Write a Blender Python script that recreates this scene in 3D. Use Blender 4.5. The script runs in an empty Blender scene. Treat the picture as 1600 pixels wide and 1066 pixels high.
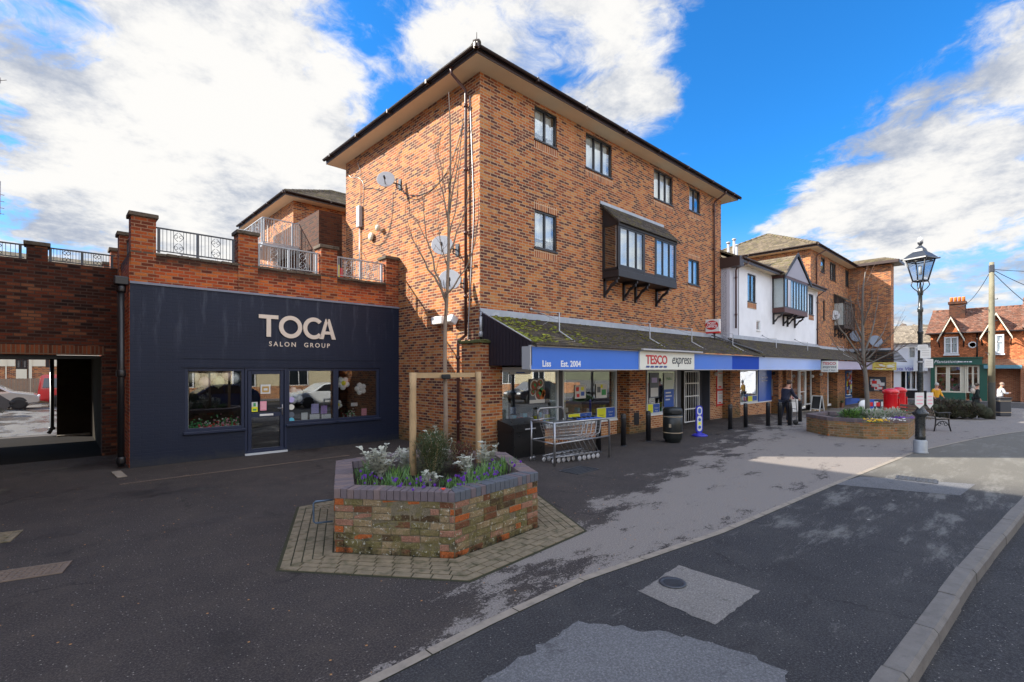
import bpy, bmesh, math, random
from math import sin, cos, pi, radians, sqrt, atan2
from mathutils import Vector, Matrix, noise
random.seed(7)
SC = bpy.context.scene
COL = SC.collection
# ---------------------------------------------------------------- camera, light, sky
F, H, CC, SS, HZ = 771.0, 2.1, 0.68500, 0.72856, 578.0
cam = bpy.data.cameras.new('camera'); camo = bpy.data.objects.new('camera', cam); COL.objects.link(camo)
camo.location = (0, 0, H); camo.rotation_euler = (radians(90), 0, -atan2(CC, SS))
cam.sensor_width = 36; cam.lens = F/1600*36; cam.shift_y = (HZ-533)/1600; cam.clip_end = 2000; cam.clip_start = 0.05
SC.camera = camo
SC.view_settings.view_transform = 'Standard'; SC.view_settings.look = 'None'
SC.view_settings.exposure = 1.2; SC.view_settings.gamma = 1
SUN_EL = radians(33); SUN_DIR = Vector((0.708, -0.707, 0))          # travel direction on the ground
sl = bpy.data.lights.new('sun', 'SUN'); sl.energy = 5.0; sl.angle = radians(0.5); sl.color = (1, .93, .82)
so = bpy.data.objects.new('sun', sl); COL.objects.link(so)
d = Vector((SUN_DIR.x*cos(SUN_EL), SUN_DIR.y*cos(SUN_EL), -sin(SUN_EL)))
so.rotation_euler = d.to_track_quat('-Z', 'Y').to_euler(); so.location = (-20, 20, 30)

class NT:
    """tiny node-graph writer"""
    def __init__(s, tree): s.t = tree; s.n = tree.nodes; s.l = tree.links
    def node(s, typ, ins=None, **kw):
        n = s.n.new(typ)
        for k, v in kw.items(): setattr(n, k, v)
        for k, v in (ins or {}).items(): s.put(n.inputs[k], v)
        return n
    def put(s, sock, v):
        if isinstance(v, bpy.types.NodeSocket): s.l.new(v, sock)
        else: sock.default_value = v
    def m(s, op, a, b=None, c=None, clamp=False):
        n = s.n.new('ShaderNodeMath'); n.operation = op; n.use_clamp = clamp
        s.put(n.inputs[0], a)
        if b is not None: s.put(n.inputs[1], b)
        if c is not None: s.put(n.inputs[2], c)
        return n.outputs[0]
    def vm(s, op, a, b=None, out=0):  # vector maths
        n = s.n.new('ShaderNodeVectorMath'); n.operation = op
        s.put(n.inputs[0], a)
        if b is not None: s.put(n.inputs[1], b)
        return n.outputs[out]
    def mix(s, f, a, b, mode='MIX'):
        n = s.n.new('ShaderNodeMix'); n.data_type = 'RGBA'; n.blend_type = mode
        s.put(n.inputs['Factor'], f)
        for k, v in ((6, a), (7, b)):
            s.put(n.inputs[k], c4(v) if not isinstance(v, bpy.types.NodeSocket) else v)
        return n.outputs[2]
    def noise(s, vec, scale, detail=3, rough=.55, out=0):
        n = s.node('ShaderNodeTexNoise', {'Scale': scale, 'Detail': detail, 'Roughness': rough})
        s.put(n.inputs['Vector'], vec); return n.outputs[out]
    def ss(s, x, a, b):                         # smoothstep
        n = s.n.new('ShaderNodeMapRange'); n.interpolation_type = 'SMOOTHSTEP'
        s.put(n.inputs[0], x); n.inputs[1].default_value = a; n.inputs[2].default_value = b
        return n.outputs[0]
    def ramp(s, x, stops, const=False):
        n = s.n.new('ShaderNodeValToRGB'); cr = n.color_ramp
        if const: cr.interpolation = 'CONSTANT'
        while len(cr.elements) < len(stops): cr.elements.new(.5)
        for e, (p, c) in zip(cr.elements, stops): e.position = p; e.color = c4(c)
        s.put(n.inputs[0], x); return n.outputs[0]
    def xyz(s, v):
        n = s.n.new('ShaderNodeSeparateXYZ'); s.put(n.inputs[0], v); return n.outputs
    def comb(s, x, y, z):
        n = s.n.new('ShaderNodeCombineXYZ'); s.put(n.inputs[0], x); s.put(n.inputs[1], y); s.put(n.inputs[2], z); return n.outputs[0]
def c4(c): return tuple(c)+(1,) if len(c) == 3 else tuple(c)
def srgb(r, g, b):
    f = lambda v: ((v/255+.055)/1.055)**2.4 if v > 10 else v/255/12.92
    return (f(r), f(g), f(b))
def pdir(px, py):
    a = (px-800)/F; b = (HZ-py)/F
    return Vector((CC+SS*a, SS-CC*a, b)).normalized()

W = bpy.data.worlds.new('World'); SC.world = W; W.use_nodes = True
w = NT(W.node_tree); w.n.clear()
sky = w.node('ShaderNodeTexSky', sky_type='NISHITA', sun_disc=False, sun_elevation=SUN_EL,
             sun_rotation=atan2(-SUN_DIR.x, -SUN_DIR.y), air_density=1.0, dust_density=.4, ozone_density=2.5)
tc = w.node('ShaderNodeTexCoord').outputs['Generated']
nd = w.vm('NORMALIZE', tc)
X = w.xyz(nd)
den = w.m('ADD', w.m('MAXIMUM', X[2], 0.0), .22)
pr = w.comb(w.m('DIVIDE', X[0], den), w.m('DIVIDE', X[1], den), w.m('MULTIPLY', X[2], .6))
wp = w.vm('ADD', pr, w.vm('MULTIPLY', w.noise(pr, 1.6, 4, .6, out=1), (.35, .35, .2)))
n1 = w.noise(wp, 1.5, 12, .62); n2 = w.noise(w.vm('ADD', wp, (3.1, 1.7, .4)), 4.5, 9, .66)
def blob(px, py, r0, r1, amp):
    dd = w.vm('DOT_PRODUCT', nd, pdir(px, py), out=1)
    return w.m('MULTIPLY', w.ss(dd, cos(radians(r1)), cos(radians(r0))), amp)
tot = None
for b in [(60, 240, 8, 24, .36), (330, 130, 6, 17, .32), (330, 330, 6, 16, .34), (850, 70, 3, 14, .36), (700, 30, 3, 9, .22), (1010, 80, 2, 9, .22), (1520, 230, 5, 13, .36), (1340, 300, 4, 11, .3),
          (1500, 400, 6, 16, .16), (1180, 270, 2, 7, .14), (150, 60, 5, 15, .2), (520, 190, 3, 10, .16), (950, 60, 4, 13, .22), (1290, 60, 6, 15, -.3), (1190, 180, 3, 10, -.22), (1080, 10, 2, 7, -.15), (560, 20, 1, 6, -.16), (600, 150, 1, 5, -.1), (40, 10, 1, 5, -.12), (1480, 60, 3, 9, -.12), (1430,440,5,12,.1)]:
    v = blob(*b); tot = v if tot is None else w.m('ADD', tot, v)
dens = w.m('ADD', w.m('ADD', w.m('MULTIPLY', w.m('SUBTRACT', n1, .5), 3.1), w.m('MULTIPLY', w.m('SUBTRACT', n2, .5), 1.7)), tot)
cf = w.ss(dens, .0, .42)
shade = w.ss(w.m('ADD', w.m('MULTIPLY', w.noise(w.vm('ADD', pr, (.12, -.1, .3)), 2.2, 12, .66), 1.0), w.m('MULTIPLY', dens, -.14)), .33, .57)
back = w.ss(w.vm('DOT_PRODUCT', nd, (-CC, -SS, .25), out=1), -.45, .5)       # unseen clouds behind the camera, made brighter and denser to fill shaded fronts
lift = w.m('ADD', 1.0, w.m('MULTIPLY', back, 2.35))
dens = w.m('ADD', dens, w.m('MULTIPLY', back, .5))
cf = w.ss(dens, .04, .55)
skyc = w.mix(1.0, sky.outputs[0], (.15, .68, 1.14), 'MULTIPLY')
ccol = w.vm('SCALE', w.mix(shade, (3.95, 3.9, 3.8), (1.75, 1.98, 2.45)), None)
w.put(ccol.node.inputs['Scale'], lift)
hz = w.ss(X[2], .02, .30)
skyc2 = w.mix(w.m('SUBTRACT', 1.0, hz), skyc, (2.3, 2.9, 3.6))
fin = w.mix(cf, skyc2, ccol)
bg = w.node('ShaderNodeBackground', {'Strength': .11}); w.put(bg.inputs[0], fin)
wo = w.node('ShaderNodeOutputWorld'); w.l.new(bg.outputs[0], wo.inputs[0])

# ---------------------------------------------------------------- projection helpers (photo pixel -> point on a known plane)
def ab(px, py): return (px-800)/F, (HZ-py)/F
def onV(px, py, V):
    a, b = ab(px, py); D = V/(SS-CC*a); return Vector((D*(CC+SS*a), V, H+b*D))
def onU(px, py, U):
    a, b = ab(px, py); D = U/(CC+SS*a); return Vector((U, D*(SS-CC*a), H+b*D))
def uV(px, V): return onV(px, 578, V).x
def vU(px, U): return onU(px, 578, U).y
def atD(px, py, D):
    a, b = ab(px, py); return Vector((D*(CC+SS*a), D*(SS-CC*a), H+b*D))
def gz(u):
    t = min(1, max(0, (u-20)/18)); return -.45*t*t*(3-2*t)
def G(px, py):
    a, b = ab(px, py); D = -H/b
    for _ in range(12):
        u = D*(CC+SS*a); D = (gz(u)-H)/b
    u = D*(CC+SS*a); return Vector((u, D*(SS-CC*a), gz(u)))

# ---------------------------------------------------------------- materials
MATS = {}
def mat(name, col=(.5, .5, .5), rough=.6, metal=0, spec=.5, var=0, vscale=8, bump=0, bscale=60, emit=None, coat=0, dirt=0, dcol=(.05, .045, .04)):
    if name in MATS: return MATS[name]
    m = bpy.data.materials.new(name); m.use_nodes = True; MATS[name] = m
    t = NT(m.node_tree); b = m.node_tree.nodes['Principled BSDF']
    b.inputs['Base Color'].default_value = c4(col); b.inputs['Roughness'].default_value = rough
    b.inputs['Metallic'].default_value = metal; b.inputs['Specular IOR Level'].default_value = spec
    if coat: b.inputs['Coat Weight'].default_value = coat
    pos = t.node('ShaderNodeNewGeometry').outputs['Position']
    c = None
    if var:
        n = t.noise(pos, vscale, 5, .6)
        c = t.mix(n, tuple(x*(1-var) for x in col), tuple(min(1, x*(1+var)) for x in col))
    if dirt:
        n = t.ss(t.noise(pos, vscale*.6+1.3, 6, .65), .48, .7)
        c = t.mix(t.m('MULTIPLY', n, dirt), c if c is not None else col, dcol)
    if c is not None:
        t.put(b.inputs['Base Color'], c)
        t.put(b.inputs['Roughness'], t.m('ADD', t.m('MULTIPLY', t.noise(pos, vscale*2, 3), .16), rough-.08))
    if bump:
        bn = t.node('ShaderNodeBump', {'Strength': bump, 'Distance': .01}); t.put(bn.inputs['Height'], t.noise(pos, bscale, 4, .6))
        t.l.new(bn.outputs[0], b.inputs['Normal'])
    if emit:
        b.inputs['Emission Color'].default_value = c4(emit[0]); b.inputs['Emission Strength'].default_value = emit[1]
    return m
def tcoord(t):
    g = t.node('ShaderNodeNewGeometry'); P = g.outputs['Position']
    N = t.xyz(g.outputs['True Normal'])
    tan = t.vm('NORMALIZE', t.comb(N[1], t.m('MULTIPLY', N[0], -1.0), 0.0001))
    u = t.vm('DOT_PRODUCT', P, tan, out=1); z = t.xyz(P)[2]
    return P, u, z
def brick(name, ramp, mortar, bw=.225, rh=.075, ms=.011, stain=.25, stcol=(.05, .035, .03), soldier=False, moss=0, topdark=None, rough=.85, white=0, sizevar=.3, base=0):
    m = bpy.data.materials.new(name); m.use_nodes = True; MATS[name] = m
    t = NT(m.node_tree); b = m.node_tree.nodes['Principled BSDF']
    P, u, z = tcoord(t)
    wob = t.m('MULTIPLY', t.m('SUBTRACT', t.noise(P, 9, 2), .5), .004+(.012 if moss else 0))
    v = t.comb(z, u, 0.0) if soldier else t.comb(u, t.m('ADD', z, wob), 0.0)
    br = t.node('ShaderNodeTexBrick', {'Scale': 1.0, 'Mortar Size': ms, 'Mortar Smooth': .15, 'Brick Width': bw, 'Row Height': rh,
                                       'Color1': (0, 0, 0, 1), 'Color2': (1, 1, 1, 1), 'Mortar': (.5, .5, .5, 1), 'Bias': 0.0}, offset=0.0 if soldier else .5)
    t.put(br.inputs['Vector'], v)
    big = t.noise(P, .9, 3)
    g = t.m('ADD', br.outputs['Color'], t.m('MULTIPLY', t.m('SUBTRACT', big, .5), sizevar), clamp=True)
    bc = t.ramp(g, ramp)
    fine = t.noise(P, 55, 4, .7)
    bc = t.mix(1.0, bc, t.ramp(fine, [(.25, (.66, .66, .66)), (.7, (1.18, 1.15, 1.1))]), 'MULTIPLY')
    mo = t.mix(t.noise(P, 3, 4), tuple(x*.75 for x in mortar), mortar)
    c = t.mix(br.outputs['Fac'], bc, mo)
    st = t.ss(t.noise(P, 1.6, 7, .68), .5, .78)
    c = t.mix(t.m('MULTIPLY', st, stain), c, stcol)
    if name == 'brick_multi_orange':               # faint efflorescence and rain streaks
        ef = t.ss(t.noise(t.comb(t.m('MULTIPLY', u, 1.3), t.m('MULTIPLY', z, .7), 0.0), 1.1, 7, .7), .58, .74)
        c = t.mix(t.m('MULTIPLY', ef, .22), c, (.60, .42, .30))
        sk = t.ss(t.noise(t.comb(t.m('MULTIPLY', u, 2.6), t.m('MULTIPLY', z, .22), 0.0), 1.2, 8, .7), .50, .72); c = t.mix(t.m('MULTIPLY', sk, .34), c, (.075, .040, .026))
    if base:                                       # green-black damp at the foot of the wall
        bm_ = t.ss(t.m('SUBTRACT', t.m('MULTIPLY', t.noise(P, 3, 6, .7), 1.5), z), -.15, .75)
        c = t.mix(t.m('MULTIPLY', bm_, .7), c, (.07, .065, .025))
    if white:
        wn = t.ss(t.noise(P, 16, 7, .8), .565, .62)
        c = t.mix(t.m('MULTIPLY', wn, white), c, (.55, .53, .46))
    if moss:
        mn = t.ss(t.m('ADD', t.noise(P, 5.5, 6, .7), t.m('MULTIPLY', z, -.10 if moss < 1.01 else 0)), .40, .56)
        c = t.mix(t.m('MULTIPLY', mn, min(moss, 1)*.85), c, t.ramp(t.noise(P, 22, 4), [(.3, (.075, .07, .025)), (.7, (.24, .20, .095))]))
        oc = t.ss(t.noise(P, 7, 2), .62, .68); c = t.mix(t.m('MULTIPLY', t.m('MULTIPLY', oc, .8), t.m('SUBTRACT', 1.0, br.outputs['Fac'])), c, (.50, .13, .035))
    if topdark:                                    # black algae below a coping, at a fixed height
        zz = t.ss(t.m('ADD', z, t.m('MULTIPLY', t.noise(P, 4, 5, .7), .35)), topdark[0], topdark[1])
        c = t.mix(t.m('MULTIPLY', zz, .85), c, (.02, .018, .014))
    t.put(b.inputs['Base Color'], c); b.inputs['Roughness'].default_value = rough; b.inputs['Specular IOR Level'].default_value = .25
    bn = t.node('ShaderNodeBump', {'Strength': .9, 'Distance': .008})
    t.put(bn.inputs['Height'], t.m('ADD', t.m('SUBTRACT', 1.0, br.outputs['Fac']), t.m('MULTIPLY', fine, .35)))
    t.l.new(bn.outputs[0], b.inputs['Normal'])
    return m
MORT = (.66, .48, .31)
B_main = brick('brick_multi_orange', [(0, (.085, .030, .026)), (.24, (.14, .042, .030)), (.42, (.28, .072, .028)), (.62, (.42, .118, .034)), (.85, (.50, .18, .05)), (1, (.50, .23, .08))], (.46, .31, .185), stain=.22, sizevar=.25, ms=.012, base=1)
B_soldier = brick('brick_soldier_course', [(0, (.10, .03, .02)), (.4, (.30, .085, .035)), (1, (.44, .16, .05))], MORT, bw=.215, rh=.075, soldier=True, stain=.1)
B_red = brick('brick_weathered_red', [(0, (.14, .03, .015)), (.35, (.34, .055, .018)), (.7, (.52, .10, .022)), (1, (.58, .17, .04))], (.42, .21, .12), stain=.35, stcol=(.03, .016, .012), topdark=(4.46, 4.78))
B_pier = brick('brick_pier_red', [(0, (.12, .03, .015)), (.4, (.28, .055, .018)), (.75, (.42, .09, .022)), (1, (.50, .16, .04))], (.36, .19, .11), stain=.4, stcol=(.03, .016, .012), topdark=(5.45, 5.75))
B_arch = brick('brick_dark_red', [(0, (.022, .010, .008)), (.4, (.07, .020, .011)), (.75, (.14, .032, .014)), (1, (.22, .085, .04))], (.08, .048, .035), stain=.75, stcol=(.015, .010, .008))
B_plant = brick('brick_mossy_planter', [(0, (.17, .12, .06)), (.4, (.30, .20, .10)), (.7, (.42, .17, .08)), (1, (.55, .16, .05))], (.24, .205, .13), bw=.24, rh=.0795, ms=.012, moss=1.1, stain=.7, white=1.0, base=1)
B_plant2 = brick('brick_planter_far', [(0, (.14, .08, .04)), (.5, (.26, .15, .07)), (1, (.42, .17, .06))], (.30, .24, .16), bw=.225, rh=.075, stain=.5, moss=.5, white=.3)
B_far = brick('brick_far_orange', [(0, (.34, .10, .04)), (.5, (.48, .16, .07)), (1, (.55, .23, .11))], (.5, .36, .25), bw=.225, rh=.075, stain=.1)
B_low = brick('brick_orange_low', [(0, (.15, .045, .028)), (.35, (.36, .12, .045)), (1, (.52, .24, .10))], MORT, stain=.12)
def painted_brick(name, col, rough=.5, streak=0, scale=1):
    m = bpy.data.materials.new(name); m.use_nodes = True; MATS[name] = m
    t = NT(m.node_tree); b = m.node_tree.nodes['Principled BSDF']
    P, u, z = tcoord(t)
    br = t.node('ShaderNodeTexBrick', {'Scale': 1.0, 'Mortar Size': .006, 'Mortar Smooth': .6, 'Brick Width': .225, 'Row Height': .075}, offset=.5)
    t.put(br.inputs['Vector'], t.comb(u, z, 0.0))
    c = t.mix(t.noise(P, 1.2, 5, .6), tuple(x*.8 for x in col), tuple(x*1.15 for x in col))
    if streak:
        sv = t.comb(t.m('MULTIPLY', u, 3.0), t.m('MULTIPLY', z, .35), 0.0)
        sn = t.m('MULTIPLY', t.ss(t.noise(sv, 1.6, 6, .7), .5, .8), t.ss(z, 1.6, 4.0))
        c = t.mix(t.m('MULTIPLY', sn, streak), c, (.16, .18, .23))
        dn = t.ss(t.m('ADD', t.noise(P, 4, 5, .7), t.m('MULTIPLY', z, -1.6)), .1, .6)
        c = t.mix(t.m('MULTIPLY', dn, .5), c, (.045, .045, .04))
    t.put(b.inputs['Base Color'], c); b.inputs['Roughness'].default_value = rough; b.inputs['Specular IOR Level'].default_value = .3
    bn = t.node('ShaderNodeBump', {'Strength': .6, 'Distance': .004})
    t.put(bn.inputs['Height'], t.m('ADD', t.m('SUBTRACT', 1.0, br.outputs['Fac']), t.m('MULTIPLY', t.noise(P, 60, 3), .3)))
    t.l.new(bn.outputs[0], b.inputs['Normal']); return m
M_navy = painted_brick('navy_painted_brick', (.011, .017, .038), .55, .4)
M_whiter = painted_brick('white_render', (.78, .79, .82), .8)
M_cream = mat('cream_render', (.60, .52, .34), .85, var=.08, vscale=2)
M_greyr = mat('grey_cladding', (.50, .50, .55), .7, var=.06, vscale=3)
def tiles(name, base, moss, mossamt, cw=.17, rh=.16, bright=(.22, .24, .02), nearend=False):
    m = bpy.data.materials.new(name); m.use_nodes = True; MATS[name] = m
    t = NT(m.node_tree); b = m.node_tree.nodes['Principled BSDF']
    P, u, z = tcoord(t)
    br = t.node('ShaderNodeTexBrick', {'Scale': 1.0, 'Mortar Size': .006, 'Mortar Smooth': .2, 'Brick Width': cw, 'Row Height': rh,
                                       'Color1': (0, 0, 0, 1), 'Color2': (1, 1, 1, 1)}, offset=.5)
    t.put(br.inputs['Vector'], t.comb(u, z, 0.0))
    c = t.mix(br.outputs['Color'], tuple(x*.6 for x in base), tuple(x*1.3 for x in base))
    c = t.mix(br.outputs['Fac'], c, tuple(x*.2 for x in base))
    c = t.mix(1.0, c, t.ramp(t.noise(P, 30, 4), [(.3, (.6, .6, .6)), (.7, (1.3, 1.3, 1.3))]), 'MULTIPLY')
    mn = t.ss(t.noise(P, 3.2, 8, .75), .62-mossamt*.35, .78-mossamt*.3)
    mc = t.mix(t.noise(P, 26, 4), tuple(x*.5 for x in moss), bright)
    c = t.mix(mn, c, mc)
    t.put(b.inputs['Base Color'], c); b.inputs['Roughness'].default_value = .9
    bn = t.node('ShaderNodeBump', {'Strength': .8, 'Distance': .012})
    t.put(bn.inputs['Height'], t.m('ADD', t.m('SUBTRACT', 1.0, br.outputs['Fac']), t.m('MULTIPLY', mn, .8)))
    t.l.new(bn.outputs[0], b.inputs['Normal']); return m
T_canopy = tiles('tiles_canopy', (.075, .060, .050), (.095, .082, .022), .38, cw=.17, rh=.06, bright=(.17, .14, .03))
T_roof = tiles('tiles_brown', (.16, .125, .085), (.14, .125, .04), .35, cw=.30, rh=.17, bright=(.25, .21, .06))
T_roof2 = tiles('tiles_mossy', (.15, .115, .075), (.11, .10, .04), .42, cw=.30, rh=.17, bright=(.19, .16, .06))
T_red = tiles('tiles_red_brown', (.20, .085, .05), (.16, .12, .08), .3, cw=.2, rh=.12, bright=(.36, .30, .24))
T_grey = tiles('tiles_grey_far', (.24, .20, .15), (.2, .18, .12), .2, cw=.25, rh=.15, bright=(.3, .26, .16))
T_hang = tiles('tile_hanging_orange', (.50, .16, .06), (.45, .16, .08), .0, cw=.18, rh=.11, bright=(.5, .2, .1))
M_lead = mat('lead_flashing', (.33, .36, .41), .5, var=.25, vscale=3, dirt=.5, dcol=(.55, .56, .58), bump=.4, bscale=8)
M_black = mat('black_paint', (.012, .012, .014), .35)
M_blackw = mat('black_stained_wood', (.018, .015, .016), .5, var=.3, vscale=6)
M_brownpvc = mat('brown_downpipe', (.075, .028, .022), .4)
M_gutter = mat('dark_brown_gutter', (.042, .023, .018), .45)
M_soffit = mat('soffit_board', (.80, .66, .46), .7, var=.08, vscale=2)
M_wframe = mat('dark_window_frame', (.014, .012, .013), .35)
M_blind = mat('white_net_curtain', (.72, .71, .70), .85, var=.10, vscale=6)
M_dark = mat('dark_room', (.010, .010, .012), .9)
M_int = mat('shop_interior', (.045, .042, .040), .8, var=.4, vscale=1.5)
M_white = mat('white_paint', (.75, .75, .74), .45, var=.06, vscale=5)
M_whitepl = mat('white_plastic', (.72, .72, .70), .4)
M_cream2 = mat('cream_paint', (.66, .60, .46), .5)
M_steel = mat('galvanised_steel', (.33, .33, .34), .35, metal=.8, var=.15, vscale=20)
M_chrome = mat('zinc_wire', (.33, .33, .34), .4, metal=.7)
M_greym = mat('grey_metal', (.42, .42, .43), .4, metal=.2)
M_navyf = mat('navy_door_frame', (.020, .028, .058), .45, spec=.3)
M_stone = mat('coping_stone', (.11, .085, .06), .9, var=.5, vscale=9, bump=.6, dirt=.7, dcol=(.02, .018, .012))
M_letter = mat('cream_lettering', (.70, .60, .50), .4)
M_wht = mat('white_lettering', (.80, .80, .80), .45)
M_rubber = mat('black_rubber', (.012, .012, .012), .7)
M_blue = mat('blue_fascia_film', (.035, .16, .62), .4, var=.12, vscale=.7)
M_blue2 = mat('deep_blue_film', (.004, .055, .42), .6, spec=.15)
M_blue3 = mat('blue_film_painted_sheen', (.22, .36, .72), .35, var=.25, vscale=.5)  # same blue fascia, its pale reflection put into a lighter base colour
M_signw = mat('sign_panel_ivory', (.70, .70, .62), .35, var=.05, vscale=1)
M_sred = mat('sign_red', (.50, .018, .02), .4)
M_sblue = mat('sign_blue', (.012, .04, .22), .4)
M_sgrey = mat('sign_dark_grey', (.03, .035, .045), .4)
M_purple = mat('lilac_fascia', (.30, .28, .42), .4, var=.2, vscale=1)
M_yellow = mat('yellow_fascia', (.62, .50, .10), .45, var=.3, vscale=3)
M_pbox = mat('post_box_red', (.62, .005, .012), .25, coat=.5)
M_green = mat('shop_green', (.010, .085, .055), .4)
M_wood = mat('round_timber_stake', (.40, .27, .14), .8, var=.3, vscale=5, bump=.5, bscale=40)
M_poster = mat('poster_white', (.62, .63, .62), .6)
M_yel = mat('poster_yellow', (.75, .75, .02), .5)
M_red = mat('poster_red', (.60, .02, .02), .5)
M_pink = mat('poster_pink', (.75, .30, .38), .6)
M_bluep = mat('poster_blue', (.02, .09, .40), .5)
M_lil = mat('poster_lilac', (.45, .40, .70), .6)
M_teal = mat('poster_teal', (.10, .45, .60), .6)
M_orangep = mat('poster_orange', (.75, .22, .04), .6)
M_greenp = mat('poster_green', (.05, .30, .10), .6)
M_skin = mat('skin', (.52, .27, .18), .55, var=.06, vscale=12)
M_soil = mat('soil', (.018, .012, .008), .95, var=.5, vscale=20, bump=1, bscale=50)
M_bark = mat('pale_bark', (.24, .175, .125), .85, var=.35, vscale=14, bump=.6, bscale=60)
M_twig = mat('twig_bark', (.12, .07, .05), .8, var=.3, vscale=20)
def glassm(name, refl=.12, tint=(.92, .95, .95), rmax=.75):
    m = bpy.data.materials.new(name); m.use_nodes = True; MATS[name] = m
    t = NT(m.node_tree); t.n.clear()
    lw = t.node('ShaderNodeFresnel', {'IOR': 1.5})
    f = t.m('MINIMUM', t.m('ADD', t.m('MULTIPLY', lw.outputs[0], 1.6), refl), rmax)
    tr = t.node('ShaderNodeBsdfTransparent', {'Color': c4(tint)}); gl = t.node('ShaderNodeBsdfGlossy', {'Roughness': .0, 'Color': (.95, .97, 1, 1)})
    g = t.node('ShaderNodeNewGeometry')
    bn = t.node('ShaderNodeBump', {'Strength': .025, 'Distance': .02}); t.put(bn.inputs['Height'], t.noise(g.outputs['Position'], 1.3, 1))
    t.l.new(bn.outputs[0], gl.inputs['Normal'])
    mx = t.node('ShaderNodeMixShader'); t.put(mx.inputs[0], f); t.l.new(tr.outputs[0], mx.inputs[1]); t.l.new(gl.outputs[0], mx.inputs[2])
    o = t.node('ShaderNodeOutputMaterial'); t.l.new(mx.outputs[0], o.inputs[0]); return m
M_glass = glassm('window_glass', .0, rmax=.30)
M_glassd = glassm('shop_glass', .05, (.9, .92, .92), .6)
M_carglass = mat('car_glass', (.015, .02, .025), .05, spec=.8)
def asphalt(name, col, speck=.35, kind='fore', rough=.85):
    m = bpy.data.materials.new(name); m.use_nodes = True; MATS[name] = m
    t = NT(m.node_tree); b = m.node_tree.nodes['Principled BSDF']
    P = t.node('ShaderNodeNewGeometry').outputs['Position']; x = t.xyz(P)
    c = t.mix(t.noise(P, .7, 6, .65), tuple(q*.72 for q in col), tuple(q*1.3 for q in col))
    lo_ = kind == 'pale'; gr = t.noise(P, 60, 4, .85); gr2 = t.noise(P, 30, 3, .7)
    c = t.mix(1.0, c, t.ramp(gr, [(.32, (.55, .55, .55) if lo_ else (.25, .25, .25)), (.5, (.9, .9, .9)), (.64, (1.5, 1.5, 1.5) if lo_ else (2.5, 2.45, 2.4))]), 'MULTIPLY')
    vo = t.node('ShaderNodeTexVoronoi', {'Scale': 30.0}); t.put(vo.inputs['Vector'], P)
    sp = t.m('LESS_THAN', vo.outputs['Distance'], .16); vc = t.xyz(vo.outputs['Color'])
    sp = t.m('MULTIPLY', sp, t.m('GREATER_THAN', vc[0], .72))
    c = t.mix(t.m('MULTIPLY', sp, speck), c, (.42, .39, .34))
    rr = rough
    if kind != 'pale':                                # hairline cracks and old seams
        cv = t.vm('ADD', P, t.vm('MULTIPLY', t.noise(P, 1.1, 5, .7, out=1), (.9, .9, 0)))
        ck = t.node('ShaderNodeTexVoronoi', {'Scale': .42, 'Vector': cv}, feature='DISTANCE_TO_EDGE').outputs['Distance']
        ckm = t.m('MULTIPLY', t.m('SUBTRACT', 1.0, t.ss(ck, .002, .009)), t.ss(t.noise(P, .6, 3), .48, .6))
        c = t.mix(t.m('MULTIPLY', ckm, .75), c, (.008, .007, .007))
        mo_ = t.ss(t.noise(P, 1.7, 9, .75), .42, .7); c = t.mix(t.m('MULTIPLY', mo_, .38), c, (.085, .068, .055) if kind == 'fore' else (.075, .072, .068))
        dk = t.ss(t.noise(t.vm('ADD', P, (7, 3, 0)), .9, 7, .7), .55, .72); c = t.mix(t.m('MULTIPLY', dk, .5), c, (.014, .012, .012))
    if kind == 'fore':
        wv = t.m('DIVIDE', t.m('SUBTRACT', x[1], 2.9), t.m('ADD', t.m('MAXIMUM', t.m('MULTIPLY', x[0], .22), 0.0), .55))
        reg = t.m('MULTIPLY', t.m('SUBTRACT', 1.0, t.ss(wv, .45, 1.35)), t.ss(x[0], -1.5, 7.0))
        sn = t.comb(t.m('ADD', t.m('MULTIPLY', x[0], .8), t.m('MULTIPLY', x[1], .3)), t.m('SUBTRACT', t.m('MULTIPLY', x[1], 1.5), t.m('MULTIPLY', x[0], .2)), 0.0)
        nn = t.m('ADD', t.m('MULTIPLY', t.noise(sn, 1.1, 12, .72), .8), t.m('MULTIPLY', gr2, .22))
        pm = t.ss(t.m('ADD', nn, t.m('MULTIPLY', reg, .25)), .645, .70)
        pale = t.mix(1.0, (.25, .222, .20), t.ramp(gr, [(.32, (.5, .5, .5)), (.62, (1.3, 1.3, 1.3))]), 'MULTIPLY')
        c = t.mix(t.m('MULTIPLY', pm, .82), c, pale)
        wet = t.ss(t.noise(P, .55, 6, .6), .52, .68)
        wet = t.m('MULTIPLY', wet, t.ss(x[1], 5.6, 7.6))
        c = t.mix(t.m('MULTIPLY', wet, .6), c, (.014, .011, .011))
        sp2 = t.m('MULTIPLY', t.m('LESS_THAN', vo.outputs['Distance'], .3), t.m('GREATER_THAN', vc[1], .993)); c = t.mix(sp2, c, (.40, .20, .07))
        rr = t.m('SUBTRACT', rough, t.m('MULTIPLY', wet, .45))
    if kind == 'path':
        sn = t.comb(t.m('MULTIPLY', x[0], .45), t.m('MULTIPLY', x[1], 1.7), 0.0)
        nn = t.m('ADD', t.m('MULTIPLY', t.noise(sn, 1.7, 10, .72), .85), t.m('MULTIPLY', gr2, .16))
        reg = t.m('MULTIPLY', t.ss(x[0], 5.2, 8.0), t.m('SUBTRACT', 1.0, t.ss(x[0], 40, 50)))
        pm = t.ss(t.m('ADD', nn, t.m('MULTIPLY', reg, .09)), .585, .72)
        c = t.mix(t.m('MULTIPLY', pm, .8), c, (.17, .165, .155))
        far = t.ss(x[0], 10.8, 13.5); c = t.mix(t.m('MULTIPLY', far, .55), c, (.20, .185, .15))
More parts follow.
